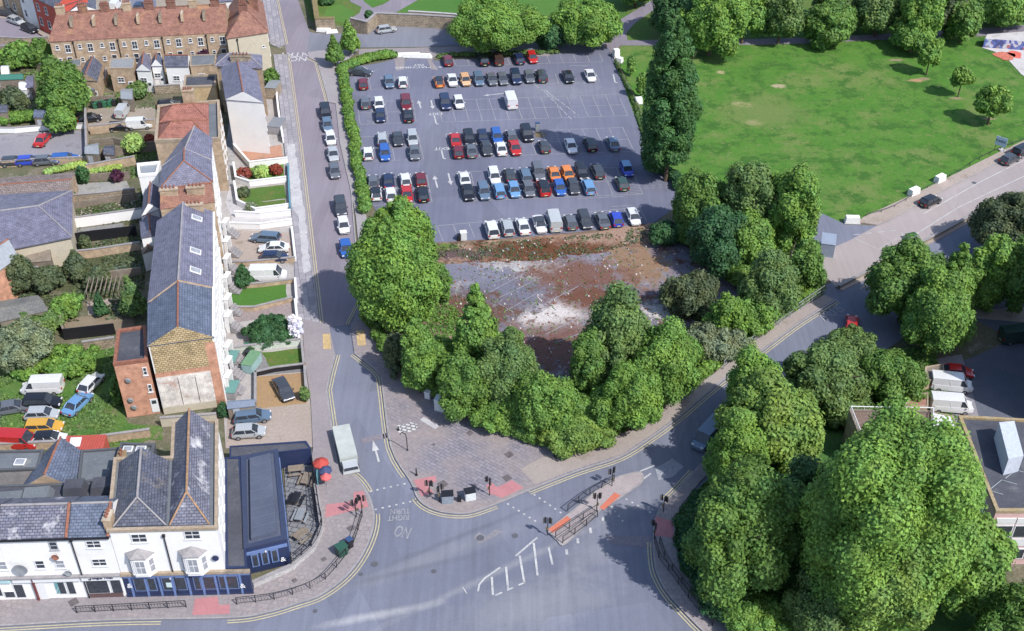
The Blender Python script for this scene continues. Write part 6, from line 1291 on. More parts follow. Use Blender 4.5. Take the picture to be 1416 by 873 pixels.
T((117, 120, 128, 141), 'lime', 'narrow yellow bush beside the big garden tree', 'column', .1, 'bush'); T((153, 234, 170, 251), 'purple', 'dark purple bush in the middle gardens', 'round', .1, 'bush'); T((103, 228, 122, 253), 'deep', 'dark green bush at the shed corner', 'round', .1, 'bush'); T((98, 265, 106, 277), 'deep', 'tiny dark bush at the corner of the slate warehouse', 'round', 0, 'bush')
T((163, 380, 199, 438), 'olive', 'tall pointed conifer behind the slate terrace', 'cone', .2); T((127, 405, 147, 437), 'deep', 'blue-green conical bush left of the pointed conifer', 'cone', .0, 'bush'); T((110, 324, 126, 344), 'brown', 'little dark standard tree beside the long garden wall', 'round', .5)
T((85, 345, 125, 385), 'brown', 'pointed dark shrub in the overgrown garden', 'cone', .0, 'shrub'); T((0, 350, 45, 405), 'brown', 'dark sprawling shrub below the orange workshop', 'round', .0, 'shrub'); T((40, 368, 85, 405), 'brown', 'dull brown-green shrub in the overgrown garden', 'round', .0, 'shrub'); T((70, 405, 112, 440), 'hedge', 'green bush with yellow flowers above the bare soil', 'round', .0, 'bush'); T((115, 370, 150, 398), 'brown', 'flat dark shrub beside the teal netting', 'round', 0, 'shrub')
T((-20, 440, 70, 512), 'grey', 'big silvery grey shrub at the left edge', 'round', .0, 'shrub'); T((10, 425, 85, 470), 'olive', 'olive hedge shrub above the silvery one', 'round', .0, 'shrub'); T((55, 475, 126, 522), 'bright', 'bright green spreading bush above the parked white hatchback', 'round', .0, 'bush'); T((10, 490, 60, 520), 'bright', 'bright low bush behind the white minibus', 'round', .0, 'bush')
T((322, 364, 350, 397), 'deep', 'dark cone-shaped evergreen beside the white camper van', 'cone', .0); T((338, 432, 408, 477), 'deep', 'wide dark green palm-like shrub in a front garden', 'round', .0, 'shrub', leaf=.3); T((398, 434, 418, 470), 'white', 'white flowering shrub spilling onto the pavement', 'round', .0, 'shrub'); T((413, 534, 428, 554), 'olive', 'little bush at the corner of the sandy drive', 'round', .0, 'bush'); T((300, 556, 316, 578), 'deep', 'small dark bush at the foot of the painted gable', 'round', .0, 'bush')
T((366, 93, 386, 122), 'mid', 'round street-side tree beside the cream end house', 'round', .2); T((325, 258, 345, 272), 'brown', 'brownish low shrub at the left of the front lawn', 'round', .0, 'shrub'); T((340, 278, 356, 292), 'grey', 'grey shrub between the two small front lawns', 'round', .0, 'shrub')
T((326, 230, 350, 247), 'flower', 'red flowering bush at the left of the flower bed', 'round', .0, 'bush'); T((371, 226, 391, 242), 'flower', 'red flowering bush at the right of the flower bed', 'round', .0, 'bush'); T((347, 228, 372, 247), 'lime', 'light green bush between the red flowering ones', 'round', .0, 'bush'); T((338, 478, 352, 490), 'deep', 'small dark shrub by the green bins', 'round', 0, 'bush')
T((152, 578 - 60, 175, 560), 'mid', 'low weedy bush at the foot of the orange brick annex', 'round', .0, 'bush'); T((195, 262, 210, 275), 'deep', 'tiny green bush on the white garden wall', 'round', 0, 'bush'); T((440, -6, 462, 6), 'dark', 'clipped dark bush at the top beside the wall', 'round', 0, 'bush'); T((503, 14, 516, 26), 'deep', 'little bush on top of the stone wall corner', 'round', 1.5, 'bush')

# hedges ---------------------------------------------------------------------------
def hedge(name, label, px, w, h, kind='hedge', leaf=.3, cat='hedge', seed=3):
    pts = smooth_line([G(*p) for p in px], 6); c = pts[len(pts) // 2]; t = thing(name, label, cat, (c.x, c.y, 0)); rs = np.random.RandomState(seed); P = []; N = []
    lob = []
    for i in range(len(pts) - 1):
        a, b_ = pts[i], pts[i + 1]; L = (b_ - a).length; d = (b_ - a).normalized(); n_ = Vector((d.y, -d.x)); k = max(1, int(L / (w * .3)))
        for j in range(k):
            q = a.lerp(b_, (j + rs.rand()) / k) + n_ * rs.uniform(-.18, .18) * w; lob.append((q.x - c.x, q.y - c.y, h * rs.uniform(.42, .55), w * rs.uniform(.38, .52), h * rs.uniform(.5, .62)))
    vs, Cc = [], []
    for x, y, z, lr, lz in lob:
        m = int(4 * math.pi * lr * max(lr, lz) / leaf ** 2 * 1.1); d = rs.normal(size=(m, 3)); d /= np.linalg.norm(d, axis=1)[:, None]; d[:, 2] = np.abs(d[:, 2]) * 1.0 - .15
        P.append(np.array([x, y, z]) + d * np.array([lr, lr, lz]) * rs.uniform(.9, 1.12, m)[:, None]); N.append(d); Cc.append(np.clip(rs.rand(m) * 2 + rs.rand(), 0, 2.99).astype(int))
    P = np.concatenate(P); N = np.concatenate(N) + rs.normal(size=(len(P), 3)) * .5; N /= np.linalg.norm(N, axis=1)[:, None]; U = np.cross(N, rs.normal(size=N.shape)); U /= np.linalg.norm(U, axis=1)[:, None]; V = np.cross(N, U); s = leaf * rs.uniform(.5, 1, len(P))[:, None]
    vs = np.stack([P - U * s, P + V * s * .6, P + U * s, P - V * s * .6], 1).reshape(-1, 3)
    link('foliage', leafmesh('hedge', vs, np.arange(len(P) * 4).reshape(-1, 4), np.concatenate(Cc), LEAF[kind], lob, .88), t); return t
hedge('hedge', 'long clipped hedge between the street and the car park', [(474, 104), (480, 140), (487, 180), (493, 220), (500, 262), (507, 296)], 1.9, 1.5)
hedge('hedge', 'curved grassy hedge bank at the top left corner of the car park', [(472, 100), (485, 92), (505, 85), (525, 80), (543, 79)], 2.6, 1.2)
hedge('hedge', 'clipped bright hedge on a white wall above the tarmac lot', [(6, 172), (25, 170), (45, 167), (68, 166)], 2.6, 2.0, 'bright')
hedge('hedge', 'thin grassy border along the park side of the car park', [(852, 88), (868, 120), (880, 150), (893, 195)], .9, .5, 'olive', .25)
hedge('hedge', 'rough hedge along the fence of the lower road', [(925, 548), (985, 508), (1032, 466), (1100, 422), (1135, 402)], 2.0, 1.3, 'bright', .3)
hedge('hedge', 'ragged ivy growth over the plaza edge of the scrub plot', [(508, 440), (530, 480), (560, 512), (592, 540), (640, 560), (700, 592), (745, 612), (800, 612), (850, 598)], 2.2, 1.8, 'mid', .3)
hedge('hedge', 'low evergreen border along the lower curved pavement', [(972, 690), (950, 720), (950, 755), (962, 790), (1000, 830), (1050, 862)], 2.6, .9, 'deep', .25)
hedge('hedge', 'weedy strip behind the tarmac lot', [(65, 240), (85, 236), (104, 231), (119, 229)], 1.8, .7, 'lime', .3)
hedge('hedge', 'shrubby border beside the middle garden walls', [(126, 240), (145, 237), (165, 233)], 1.6, .9, 'lime', .3)
hedge('hedge', 'dark growth on the wall at the foot of the poplar', [(900, 232), (915, 238), (935, 250), (940, 262)], 2.2, 1.4, 'deep', .3)
hedge('hedge', 'grassy weeds along the top kerb of the car park', [(606, 79), (640, 77), (680, 77), (720, 75), (770, 72)], 1.6, .6, 'olive', .3)
hedge('hedge', 'tall tangled thicket filling the tree belt round the lower plot', [(598, 505), (640, 530), (690, 558), (745, 588), (800, 588), (850, 570), (905, 535), (945, 505)], 5.5, 4.6, 'hedge', .3)
hedge('hedge', 'tangled brambles under the dense tree group by the concrete road', [(945, 330), (985, 365), (1030, 395), (1080, 385)], 4.5, 3.2, 'mid', .3)
# ground cover and weeds
rs = np.random.RandomState(9); P = []
def inpoly(p, poly):
    c = False; n = len(poly)
    for i in range(n):
        a, b_ = poly[i], poly[i - 1]
        if (a.y > p.y) != (b_.y > p.y) and p.x < (b_.x - a.x) * (p.y - a.y) / (b_.y - a.y) + a.x: c = not c
    return c
def tufts(label, polypx, n, size, kind, seed, clump=.12):
    rs = np.random.RandomState(seed); poly = [G(*q).xy for q in polypx]; xs = [q.x for q in poly]; ys = [q.y for q in poly]; P = []
    tries = 0
    while len(P) < n and tries < n * 30:
        tries += 1; q = Vector((rs.uniform(min(xs), max(xs)), rs.uniform(min(ys), max(ys))))
        if inpoly(q, poly) and noise.noise(Vector((q.x * clump, q.y * clump, seed))) > -.1 + rs.uniform(-.15, .15): P.append((q.x, q.y, size * .25))
    P = np.array(P); m = len(P); N = rs.normal(size=(m, 3)) * .6; N[:, 2] += 1; N /= np.linalg.norm(N, axis=1)[:, None]; U = np.cross(N, rs.normal(size=N.shape)); U /= np.linalg.norm(U, axis=1)[:, None]; V = np.cross(N, U); s = size * rs.uniform(.4, 1, m)[:, None]
    vs = np.stack([P - U * s, P + V * s * .6, P + U * s, P - V * s * .6], 1).reshape(-1, 3)
    o = link('undergrowth', leafmesh('undergrowth', vs, np.arange(m * 4).reshape(-1, 4), rs.randint(0, 3, m), LEAF[kind])); tag(o, label, 'undergrowth'); o['kind'] = 'stuff'; return o
tufts('mixed green undergrowth covering the lower right bank', [(1000, 640), (1060, 560), (1150, 490), (1290, 480), (1330, 600), (1420, 900), (1100, 905), (1010, 860), (950, 790), (938, 740), (945, 700)], 26000, .4, 'mid', 1, .1)
tufts('weeds and low plants in the upper left gardens', [(0, 88), (200, 84), (215, 150), (100, 150), (0, 180)], 2500, .35, 'olive', 2, .25)
tufts('weeds and low plants in the middle left gardens', [(70, 275), (200, 260), (200, 440), (0, 450), (0, 400), (60, 340)], 7000, .35, 'brown', 3, .2)
tufts('tall grass tufts in the yard with the parked cars', [(0, 520), (165, 480), (175, 590), (220, 600), (150, 618), (0, 620)], 3800, .3, 'olive', 4, .3)
tufts('green weeds around the edge of the scrub plot', [(545, 380), (600, 370), (620, 420), (700, 480), (760, 540), (820, 540), (905, 470), (960, 450), (1020, 410), (1100, 400), (1040, 470), (960, 540), (860, 600), (760, 615), (650, 565), (560, 500)], 9000, .4, 'mid', 5, .12)
tufts('weeds between the walls of the middle gardens', [(120, 205), (215, 196), (216, 225), (180, 250), (105, 255), (100, 235)], 1500, .3, 'olive', 6, .3)
tufts('grass tufts on the verge by the lower road', [(760, 616), (880, 591), (1032, 472), (1120, 400), (1020, 450), (880, 570)], 3500, .25, 'yellow', 7, .3)

# ------------------------------------------------------------------ walls, fences, street furniture
def wall(name, label, px, h, t, mat, cap=None, cat='wall', closed=False, z0=0):
    pts = [G(*p).xy for p in px]; c = pts[0]; o = thing(name, label, cat, (c.x, c.y, 0)); b = MB(); wallline(b, pts, h, t, z0); part(b, 'masonry' if cat == 'wall' else 'panel', mat, o)
    if cap: b = MB(); wallline(b, pts, .1, t + .12, z0 + h); part(b, 'coping', cap, o)
    return o
def railing(label, px, h=1.05, step=2.0, bars=True, name='railing', mat=None, z0=KH, cat='railing', fine=0, mid=1):
    pts = smooth_line([G(*p) for p in px], 5) if len(px) > 2 else [G(*p).xy for p in px]; c = pts[0]; o = thing(name, label, cat, (c.x, c.y, z0)); mat = mat or black_m
    b = MB(); b.tube([(p.x, p.y, z0 + h) for p in pts], .045, 5)
    for k in range(mid): b.tube([(p.x, p.y, z0 + h * (.18 + .4 * k)) for p in pts], .03, 4)
    part(b, 'rail', mat, o); acc = 0; last = -step
    for i in range(len(pts)):
        if i: acc += (pts[i] - pts[i - 1]).length
    L = acc; n = max(1, round(L / step)); 
    def at(d):
        for i in range(1, len(pts)):
            s_ = (pts[i] - pts[i - 1]).length
            if d <= s_ + 1e-6: return pts[i - 1].lerp(pts[i], d / s_ if s_ else 0)
            d -= s_
        return pts[-1]
    for k in range(n + 1):
        q = at(L * k / n); b = MB(); b.box((q.x, q.y, z0 + h / 2), (.08, .08, h)); part(b, 'post', mat, o)
    if fine:
        b = MB(); m = int(L / fine)
        for k in range(m): q = at(L * (k + .5) / m); b.box((q.x, q.y, z0 + h * .58), (.022, .022, h * .8))
        part(b, 'balusters', mat, o)
    return o
railing('straight black guard railing on the pavement in front of the shops', [(107, 849), (258, 841)], fine=.3)
railing('long curved black guard railing round the pub corner', [(328, 837), (385.6, 829), (437.6, 811), (464.4, 787.5), (488, 754.5), (501, 716)], fine=.3)
railing('curved guard railing on the upper edge of the traffic island', [(785, 708), (815, 686), (849, 667)], fine=.2); railing('guard railing across the middle of the traffic island', [(768, 745), (800, 724), (825, 708)], fine=.25); railing('lower guard railing along the traffic island', [(778, 752), (802, 735), (826, 716)], fine=.2)
railing('outer guard railing on the shaded right-hand pavement', [(905, 752), (912, 775), (925, 792), (942, 815), (962, 842), (985, 866)], fine=.3); railing('inner guard railing on the shaded right-hand pavement', [(912, 752), (920, 775), (933, 795), (950, 818), (972, 845)], fine=.3)
wall('low_wall', 'curved pale low wall with railing around the beer garden', [(352, 812), (404, 789), (434, 762), (446, 735), (443, 714), (438, 680)], .8, .35, ground_mat('rendered_low_wall', (.30, .29, .30), (.36, .35, .35), s1=.5), kerb_m)
railing('black fence with posts on top of the beer garden wall', [(404, 788), (434, 761), (446, 734), (443, 714), (438, 680)], 1.1, 1.6, name='garden_fence', z0=.8, fine=.3); railing('black slatted fence closing the beer garden from the street', [(436, 720), (434, 680), (433, 645)], 1.6, 1.5, name='garden_fence', z0=.1, fine=.15)
b = None
def parasol(x, y, col, label, r=1.5, h=2.5):
    p = G(x, y, h); t = thing('parasol', label, 'parasol', (p.x, p.y, 0)); b = MB(); b.tube([(0, 0, .1), (0, 0, h)], .035, 6); link('pole', b.mesh('pole', metal_g), t)
    b = MB(); n = 8; vs = [(0, 0, h + .1)] + [(r * math.cos(i * math.pi / 4), r * math.sin(i * math.pi / 4), h - .45) for i in range(8)] + [(r * math.cos(i * math.pi / 4), r * math.sin(i * math.pi / 4), h - .62) for i in range(8)]
    b.add(vs, [(0, 1 + i, 1 + (i + 1) % 8) for i in range(8)] + [(1 + i, 9 + i, 9 + (i + 1) % 8, 1 + (i + 1) % 8) for i in range(8)]); link('canopy', b.mesh('canopy', col), t)
parasol(443, 636, plain('red_canvas', (.34, .045, .035), .8), 'bright red parasol at the street end of the beer garden', .95); parasol(449, 646, plain('navy_canvas', (.03, .045, .11), .8), 'navy blue parasol overlapping the red one', .8, 2.3); parasol(450, 655, plain('pink_canvas', (.5, .10, .10), .8), 'smaller red parasol nearest the street', .65, 2.0)
wall('screen_panel', 'teal screen panel on the beer garden fence', [(440, 672), (441, 655)], 1.7, .1, plain('teal_panel', (.10, .26, .30), .6), cat='screen')
def picnic(x, y, rz, col, label):
    p = G(x, y); t = thing('picnic_table', label, 'picnic table', (p.x, p.y, .1), rz); b = MB()
    for k in range(5): b.box((0, -.36 + k * .18, .74), (1.8, .15, .05))
    link('table_top', b.mesh('top', col), t)
    for s_ in (-1, 1): b = MB(); b.box((0, s_ * .75, .44), (1.8, .26, .05)); link('bench_seat', b.mesh('seat', col), t); b = MB(); b.tube([(s_ * .7, -.8, 0), (s_ * .7, -.3, .72)], .04, 4); b.tube([(s_ * .7, .8, 0), (s_ * .7, .3, .72)], .04, 4); b.box((s_ * .7, 0, .42), (.07, 1.6, .07)); link('leg_frame', b.mesh('leg', timber), t)
picnic(416, 718, R(80), metal_g, 'pale slatted picnic table in the middle of the beer garden'); picnic(410, 655, R(10), timber, 'dark picnic table at the upper end of the beer garden'); picnic(424, 668, R(80), timber, 'dark picnic table against the street side fence of the beer garden'); picnic(410, 695, R(80), black_m, 'black picnic table beside the pub extension windows'); picnic(418, 745, R(50), timber, 'dark picnic table at the lower end of the beer garden')
# signals
def signal(bx, by, ty, label, rz, heads=2, lean=0):
    p = G(bx, by); h = max(2.6, min(3.6, HT(bx, by, ty))); t = thing('traffic_light', label, 'traffic light', (p.x, p.y, KH), rz)
    b = MB(); b.tube([(0, 0, 0), (0, 0, h)], .055, 7); link('pole', b.mesh('pole', black_m), t)
    for k in range(heads):
        b = MB(); a = k * 2.2; cx, cy = .28 * math.cos(a), .28 * math.sin(a); b.box((cx, cy, h - .3), (.2, .24, .75), a); hd = link('signal_head', b.mesh('head', black_m), t)
        b = MB()
        for j in range(3): b.tube([(cx + .17 * math.cos(a), cy + .17 * math.sin(a), h - .3 + (j - 1) * .3), (cx + .26 * math.cos(a), cy + .26 * math.sin(a), h - .3 + (j - 1) * .3)], .1, 8)
        link('lenses', b.mesh('lenses', plain('signal_lens', (.06, .05, .04), .3)), hd)
    b = MB(); b.box((.1, 0, 1.1), (.18, .2, .3)); link('push_button_box', b.mesh('box', plain('yellow_box', (.12, .10, .05), .5)), t)
signal(594.5, 688, 668, 'traffic light on the plaza corner beside the left red paving', R(200)); signal(608, 695, 679, 'traffic light just left of the two black cabinets', R(250)); signal(677, 686, 662, 'traffic light beside the larger red paving of the plaza', R(160))
signal(757, 741, 717, 'traffic light at the lower left tip of the island', R(200)); signal(825, 708, 687, 'traffic light in the middle of the island railings', R(30)); signal(846, 673, 655, 'traffic light by the upper end of the island', R(60)); signal(904.5, 746, 727, 'traffic light on the shaded right-hand kerb', R(140)); signal(917, 709, 693, 'traffic light farther up the shaded right-hand kerb', R(180))
signal(501, 711, 690, 'right-hand traffic light of the pair on the pub corner', R(20)); signal(493, 716, 699, 'left-hand traffic light of the pair on the pub corner', R(60))
def post(x, y, h, label, name='bollard', col=None, r=.09, cat='bollard', bend=0):
    p = G(x, y); t = thing(name, label, cat, (p.x, p.y, KH)); b = MB()
    if bend: b.tube([(0, 0, 0), (0, 0, h * .8), (-.15, .1, h), (-.6, .3, h + .05), (-.8, .35, h * .85)], r, 6)
    else: b.tube([(0, 0, 0), (0, 0, h)], r, 8, 0, r * .8)
    link('shaft', b.mesh('post', col or black_m), t); b = MB(); b.tube([(0, 0, 0), (0, 0, .12)], r * 1.8, 8); link('base', b.mesh('base', col or black_m), t)
    return t
post(563.5, 624, 2.6, 'bent black post leaning towards the road on the plaza', 'bent_post', None, .06, 'post', 1); post(576, 658.5, 1.1, 'short black bollard just above the left red paving'); post(551, 600 - 4, .5, 'stubby dark post at the plaza kerb')
def cabinet(x, y, w, d, h, rz, top, body, label, name='utility_cabinet', cat='cabinet', z=KH):
    p = G(x, y); t = thing(name, label, cat, (p.x, p.y, z), rz); b = MB(); b.box((0, 0, h / 2), (w, d, h)); link('body', b.mesh('body', body), t)
    b = MB(); b.box((0, 0, h + .03), (w + .1, d + .1, .07)); link('lid', b.mesh('lid', top), t); b = MB(); b.box((0, -d / 2 - .012, h * .5), (w * .8, .03, h * .75)); link('door', b.mesh('door', body), t); return t
cabinet(619, 694, 1.3, .9, 1.2, R(5), black_m, plain('blue_grey_metal', (.2, .23, .28), .5), 'left black-topped cabinet on the lower plaza'); cabinet(650, 690, 1.2, .9, 1.2, R(15), black_m, plain('chalky_white', (.5, .52, .53), .6), 'right black-topped cabinet with white base on the lower plaza'); cabinet(635.5, 694, .4, .4, .6, 0, black_m, black_m, 'tiny dark box between the two black-topped cabinets')
cabinet(613, 567, 1.9, 1.2, 1.7, R(-18), ground_mat('pale_blue_top', (.5, .54, .57), (.56, .6, .62), s1=1), plain('chalky_white', (.5, .52, .53), .6), 'large white utility cabinet against the hedge on the plaza'); cabinet(592, 551, .7, .6, 1.0, R(-20), white_p, white_p, 'small white box at the hedge left of the large cabinet'); cabinet(667, 580, .5, .4, .9, R(-20), white_p, plain('chalky_white', (.5, .52, .53), .6), 'small white box between the signboards')
def board(x, y, w, h, z, rz, colr, label, writing=None, wc=None):
    p = G(x, y); t = thing('signboard', label, 'signboard', (p.x, p.y, 0), rz); b = MB(); b.box((0, 0, z + h / 2), (w, .06, h)); link('panel', b.mesh('panel', colr), t)
    for s_ in (-1, 1): b = MB(); b.box((s_ * w * .4, .06, (z + h) / 2), (.08, .08, z + h)); link('post', b.mesh('post', timber), t)
    if writing:
        cu = bpy.data.curves.new('t', 'FONT'); cu.body = writing; cu.size = h * .45; cu.align_x = 'CENTER'; cu.align_y = 'CENTER'; cu.extrude = .01; tt = bpy.data.objects.new('t', cu); COL.objects.link(tt); bpy.context.view_layer.update()
        me = bpy.data.meshes.new_from_object(tt.evaluated_get(bpy.context.evaluated_depsgraph_get())); bpy.data.objects.remove(tt); me.materials.clear(); me.materials.append(wc or navy); o = link('lettering', me, t); o.location = (0, -.05, z + h / 2); o.rotation_euler = (R(90), 0, 0)
    return t
board(652, 571, 1.8, 1.2, .8, R(-22), plain('pale_green_board', (.4, .55, .55), .5), 'pale blue-green signboard at the hedge beside the large white cabinet', 'TO LET', navy); board(692, 584, 1.7, 1.0, .8, R(-28), plain('pink_board', (.55, .30, .33), .5), 'pink and white signboard on the dark hoarding'); board(701, 590, .8, .8, .8, R(-28), white_p, 'small white board at the right end of the hoarding')
wall('hoarding', 'dark timber hoarding behind the plaza signboards', [(636, 556), (672, 574), (708, 594)], 1.5, .1, plain('black_timber', (.03, .03, .035), .8), cat='fence')
cabinet(473, 767, 1.1, .9, 1.3, R(40), plain('bin_green', (.02, .07, .05), .5), plain('bin_green', (.02, .07, .05), .5), 'dark green litter bin on the pub corner pavement', 'litter_bin', 'bin'); cabinet(484, 757, .6, .6, 1.2, R(40), plain('bin_blue', (.03, .06, .14), .5), black_m, 'small dark blue bin beside the green litter bin', 'litter_bin', 'bin')
cabinet(1143, 348, 3.0, 2.0, 2.2, R(75), plain('blue_grey_sheet', (.22, .26, .34), .5), plain('blue_grey_sheet', (.22, .26, .34), .5), 'blue-grey metal kiosk half behind the tree at the concrete road', 'kiosk', 'kiosk', 0)
cabinet(1259, 330, 1.6, .8, .7, R(20), LEAF['deep'][1], plain('blue_grey_sheet', (.22, .26, .34), .5), 'small planter box on the concrete road near the tree', 'planter', 'planter', 0); cabinet(641, 331, .9, .8, 1.3, R(10), white_p, plain('chalky_white', (.5, .52, .53), .6), 'white ticket machine cabinet in the empty front bays', 'ticket_machine', 'ticket machine', 0); cabinet(635, 332, .6, .6, .9, R(10), black_m, black_m, 'black bin beside the white ticket machine', 'litter_bin', 'bin', 0)
cabinet(743, 181, .7, .5, 1.5, R(10), plain('bin_blue', (.03, .06, .14), .5), metal_g, 'ticket machine next to the hatched bay in the third block', 'ticket_machine', 'ticket machine', 0)
p = G(748, 186); sheet('worn_patch', [(741, 184), (750, 182), (756, 187), (750, 191), (742, 189)], Z4 + .01, ground_mat('brown_stain', (.11, .085, .05), (.15, .12, .075), s1=1), rag=.3)
# concrete blocks and park sign
def block(x, y, w, h, rz, label, mat=None):
    p = G(x, y); t = thing('concrete_block', label, 'concrete block', (p.x, p.y, 0), rz); b = MB(); b.box((0, 0, h / 2 + .02), (w, 1.0, h), 0, 0, .88); link('block', b.mesh('block', mat or plain('whitewashed_concrete', (.66, .66, .64), .8)), t); b = MB(); b.box((0, 0, .05), (w + .2, 1.2, .1)); link('footing', b.mesh('foot', kerb_m), t)
block(1178, 308, 2.3, 1.1, R(-3), 'white concrete block at the lower corner of the park lawn'); block(1263, 269, 2.0, 1.1, R(34), 'white concrete block on the verge above the black hatchback'); block(1299, 251, 2.0, 1.1, R(36), 'white concrete block on the verge, uppermost of the three'); block(883, 143, 1.3, 1.1, R(10), 'single white block beside the car park sapling'); block(852, 79, 1.2, 1.6, R(20), 'taller white block at the top corner of the car park'); block(857, 86, 1.1, .9, R(-30), 'small white block at the top corner of the car park')
block(563, 78, 5.5, .6, R(4), 'long low white barrier across the car park entrance'); block(577, 79.5, 5.8, .7, R(-4), 'white barrier nearer the cars at the car park entrance'); block(448, 44, 3.0, .7, R(-8), 'pale rubble block in front of the tan wall stub'); block(459, 45.5, 2.4, .5, R(12), 'second pale rubble block beside the tan wall stub')
t = board(1381, 209, 1.9, 1.6, 1.0, R(-40), plain('info_blue', (.42, .52, .62), .5), 'white and blue park information board beside the concrete road', 'PARK', navy); sheet('sign_base', [(1380, 207), (1385, 205), (1391, 209), (1386, 212)], KH + .01, white_ground)
railing('low dark rail fence along the park verge', [(1197, 300), (1235, 288), (1280, 262), (1330, 236), (1352, 222), (1388, 205), (1416, 195)], .5, 3.0, name='verge_fence', cat='fence', z0=0, mid=0)
railing('wire mesh fence along the lower road below the scrub plot', [(1000, 512), (1040, 478), (1100, 434), (1138, 408)], 1.5, 2.5, name='wire_fence', mat=metal_g, cat='fence', fine=.35, mid=2); railing('timber rail fence on the park side of the car park', [(846, 74), (852, 88), (866, 118), (882, 150), (896, 190)], .8, 2.5, name='timber_fence', mat=timber, cat='fence', z0=0)
wall('stone_wall', 'long stone wall between the side road and the park', [(487, 42), (508, 47), (521, 35), (575, 37), (640, 41)], 2.6, .5, stone_wall, kerb_m); wall('stone_wall_return', 'short stone wall stub with hedge-like top by the street', [(432, -4), (437, 20), (440, 42), (462, 42)], 2.6, .9, stone_wall, ground_mat('mossy_top', (.14, .12, .05), (.2, .15, .08), s1=1))
wall('retaining_wall', 'pale concrete retaining wall along the park above the side road', [(566, 22), (600, 24), (628, 26), (640, 28)], 1.0, .4, conc_m, white_ground); wall('low_wall', 'low brown wall between concrete and dark roads', [(1160, 399), (1204, 376), (1252, 349), (1292, 329), (1348, 298), (1416, 265)], .5, .3, timber, kerb_m)
# garden walls on the left: each a wall of its own
GW = [([(0, 184), (22, 184), (68, 180), (118, 178)], 1.0, white_wall, 'white wall below the clipped bright hedge'), ([(121, 152), (121, 178), (123, 228)], 1.8, brick_tan, 'tall wall on the right side of the tarmac lot'), ([(0, 232), (60, 228), (122, 226)], 1.2, brick_tan, 'wall along the lower side of the tarmac lot'),
      ([(126, 186), (170, 181), (214, 177)], 1.6, brick_tan, 'wall below the gravel yard'), ([(126, 202), (158, 199), (172, 202)], 1.2, timber, 'timber fence above the pale patched shed'), ([(124, 222), (165, 216), (217, 208)], 1.8, timber, 'timber fence below the lime tree'), ([(122, 240), (188, 228)], 1.6, brick_tan, 'brick wall above the purple bush garden'),
      ([(104, 252), (180, 248)], 1.4, timber, 'timber fence above the grey decking'), ([(104, 281), (150, 277), (188, 272)], 1.5, stone_wall, 'stone wall below the grey decking'), ([(98, 291), (128, 285), (186, 276)], 1.2, timber, 'low fence above the bright little lawn'), ([(98, 316), (170, 306), (200, 302)], 1.8, white_wall, 'white wall below the bright little lawn'),
      ([(70, 342), (130, 333), (190, 326)], 1.8, black_m, 'long black fence in the middle gardens'), ([(70, 362), (130, 356), (195, 346)], 1.4, brick_tan, 'brick wall below the narrow garden lawn'), ([(110, 386), (150, 386), (196, 380)], 1.3, timber, 'timber fence under the teal netting'), ([(28, 440), (84, 436), (90, 466)], 1.5, timber, 'fence between silvery shrub and bare soil'),
      ([(90, 470), (160, 462)], 1.8, black_m, 'black trellis fence above the car yard'), ([(118, 486), (160, 480)], 1.6, stone_wall, 'stone wall at the top of the car yard'), ([(0, 624), (90, 620), (150, 612), (208, 604)], 1.2, brick_tan, 'brick wall behind the shop yards'), ([(108, 145), (130, 144), (160, 142)], 1.5, timber, 'fence behind the row of green bins'), ([(128, 100), (132, 118), (148, 120), (150, 98)], 1.6, brick_tan, 'wall around a small yard behind the top terrace'),
      ([(187, 98), (188, 118), (210, 120)], 1.6, brick_tan, 'wall beside the small purple tree'), ([(212, 96), (216, 130), (250, 128)], 1.6, stone_wall, 'wall between two upper gardens'), ([(0, 92), (44, 92), (60, 98)], 1.4, brick_tan, 'wall under the far left bushes'), ([(0, 130), (30, 130), (44, 126)], 1.4, timber, 'fence in the far upper left gardens'), ([(-10, 60), (34, 62), (68, 60)], 1.4, stone_wall, 'wall between lane and gardens'),
      ([(225, 590), (300, 584)], 1.4, cream_wall, 'crazy-paved wall at the foot of the painted gable'), ([(0, 172), (28, 170)], 1.2, timber, 'dark fence at the far left above the tarmac lot')]
for px, h, m_, lab in GW: wall('garden_wall' if 'wall' in lab else 'garden_fence', lab, px, h, .25 if m_ is not black_m else .12, m_, kerb_m if 'wall' in lab else None, 'wall' if 'wall' in lab else 'fence')
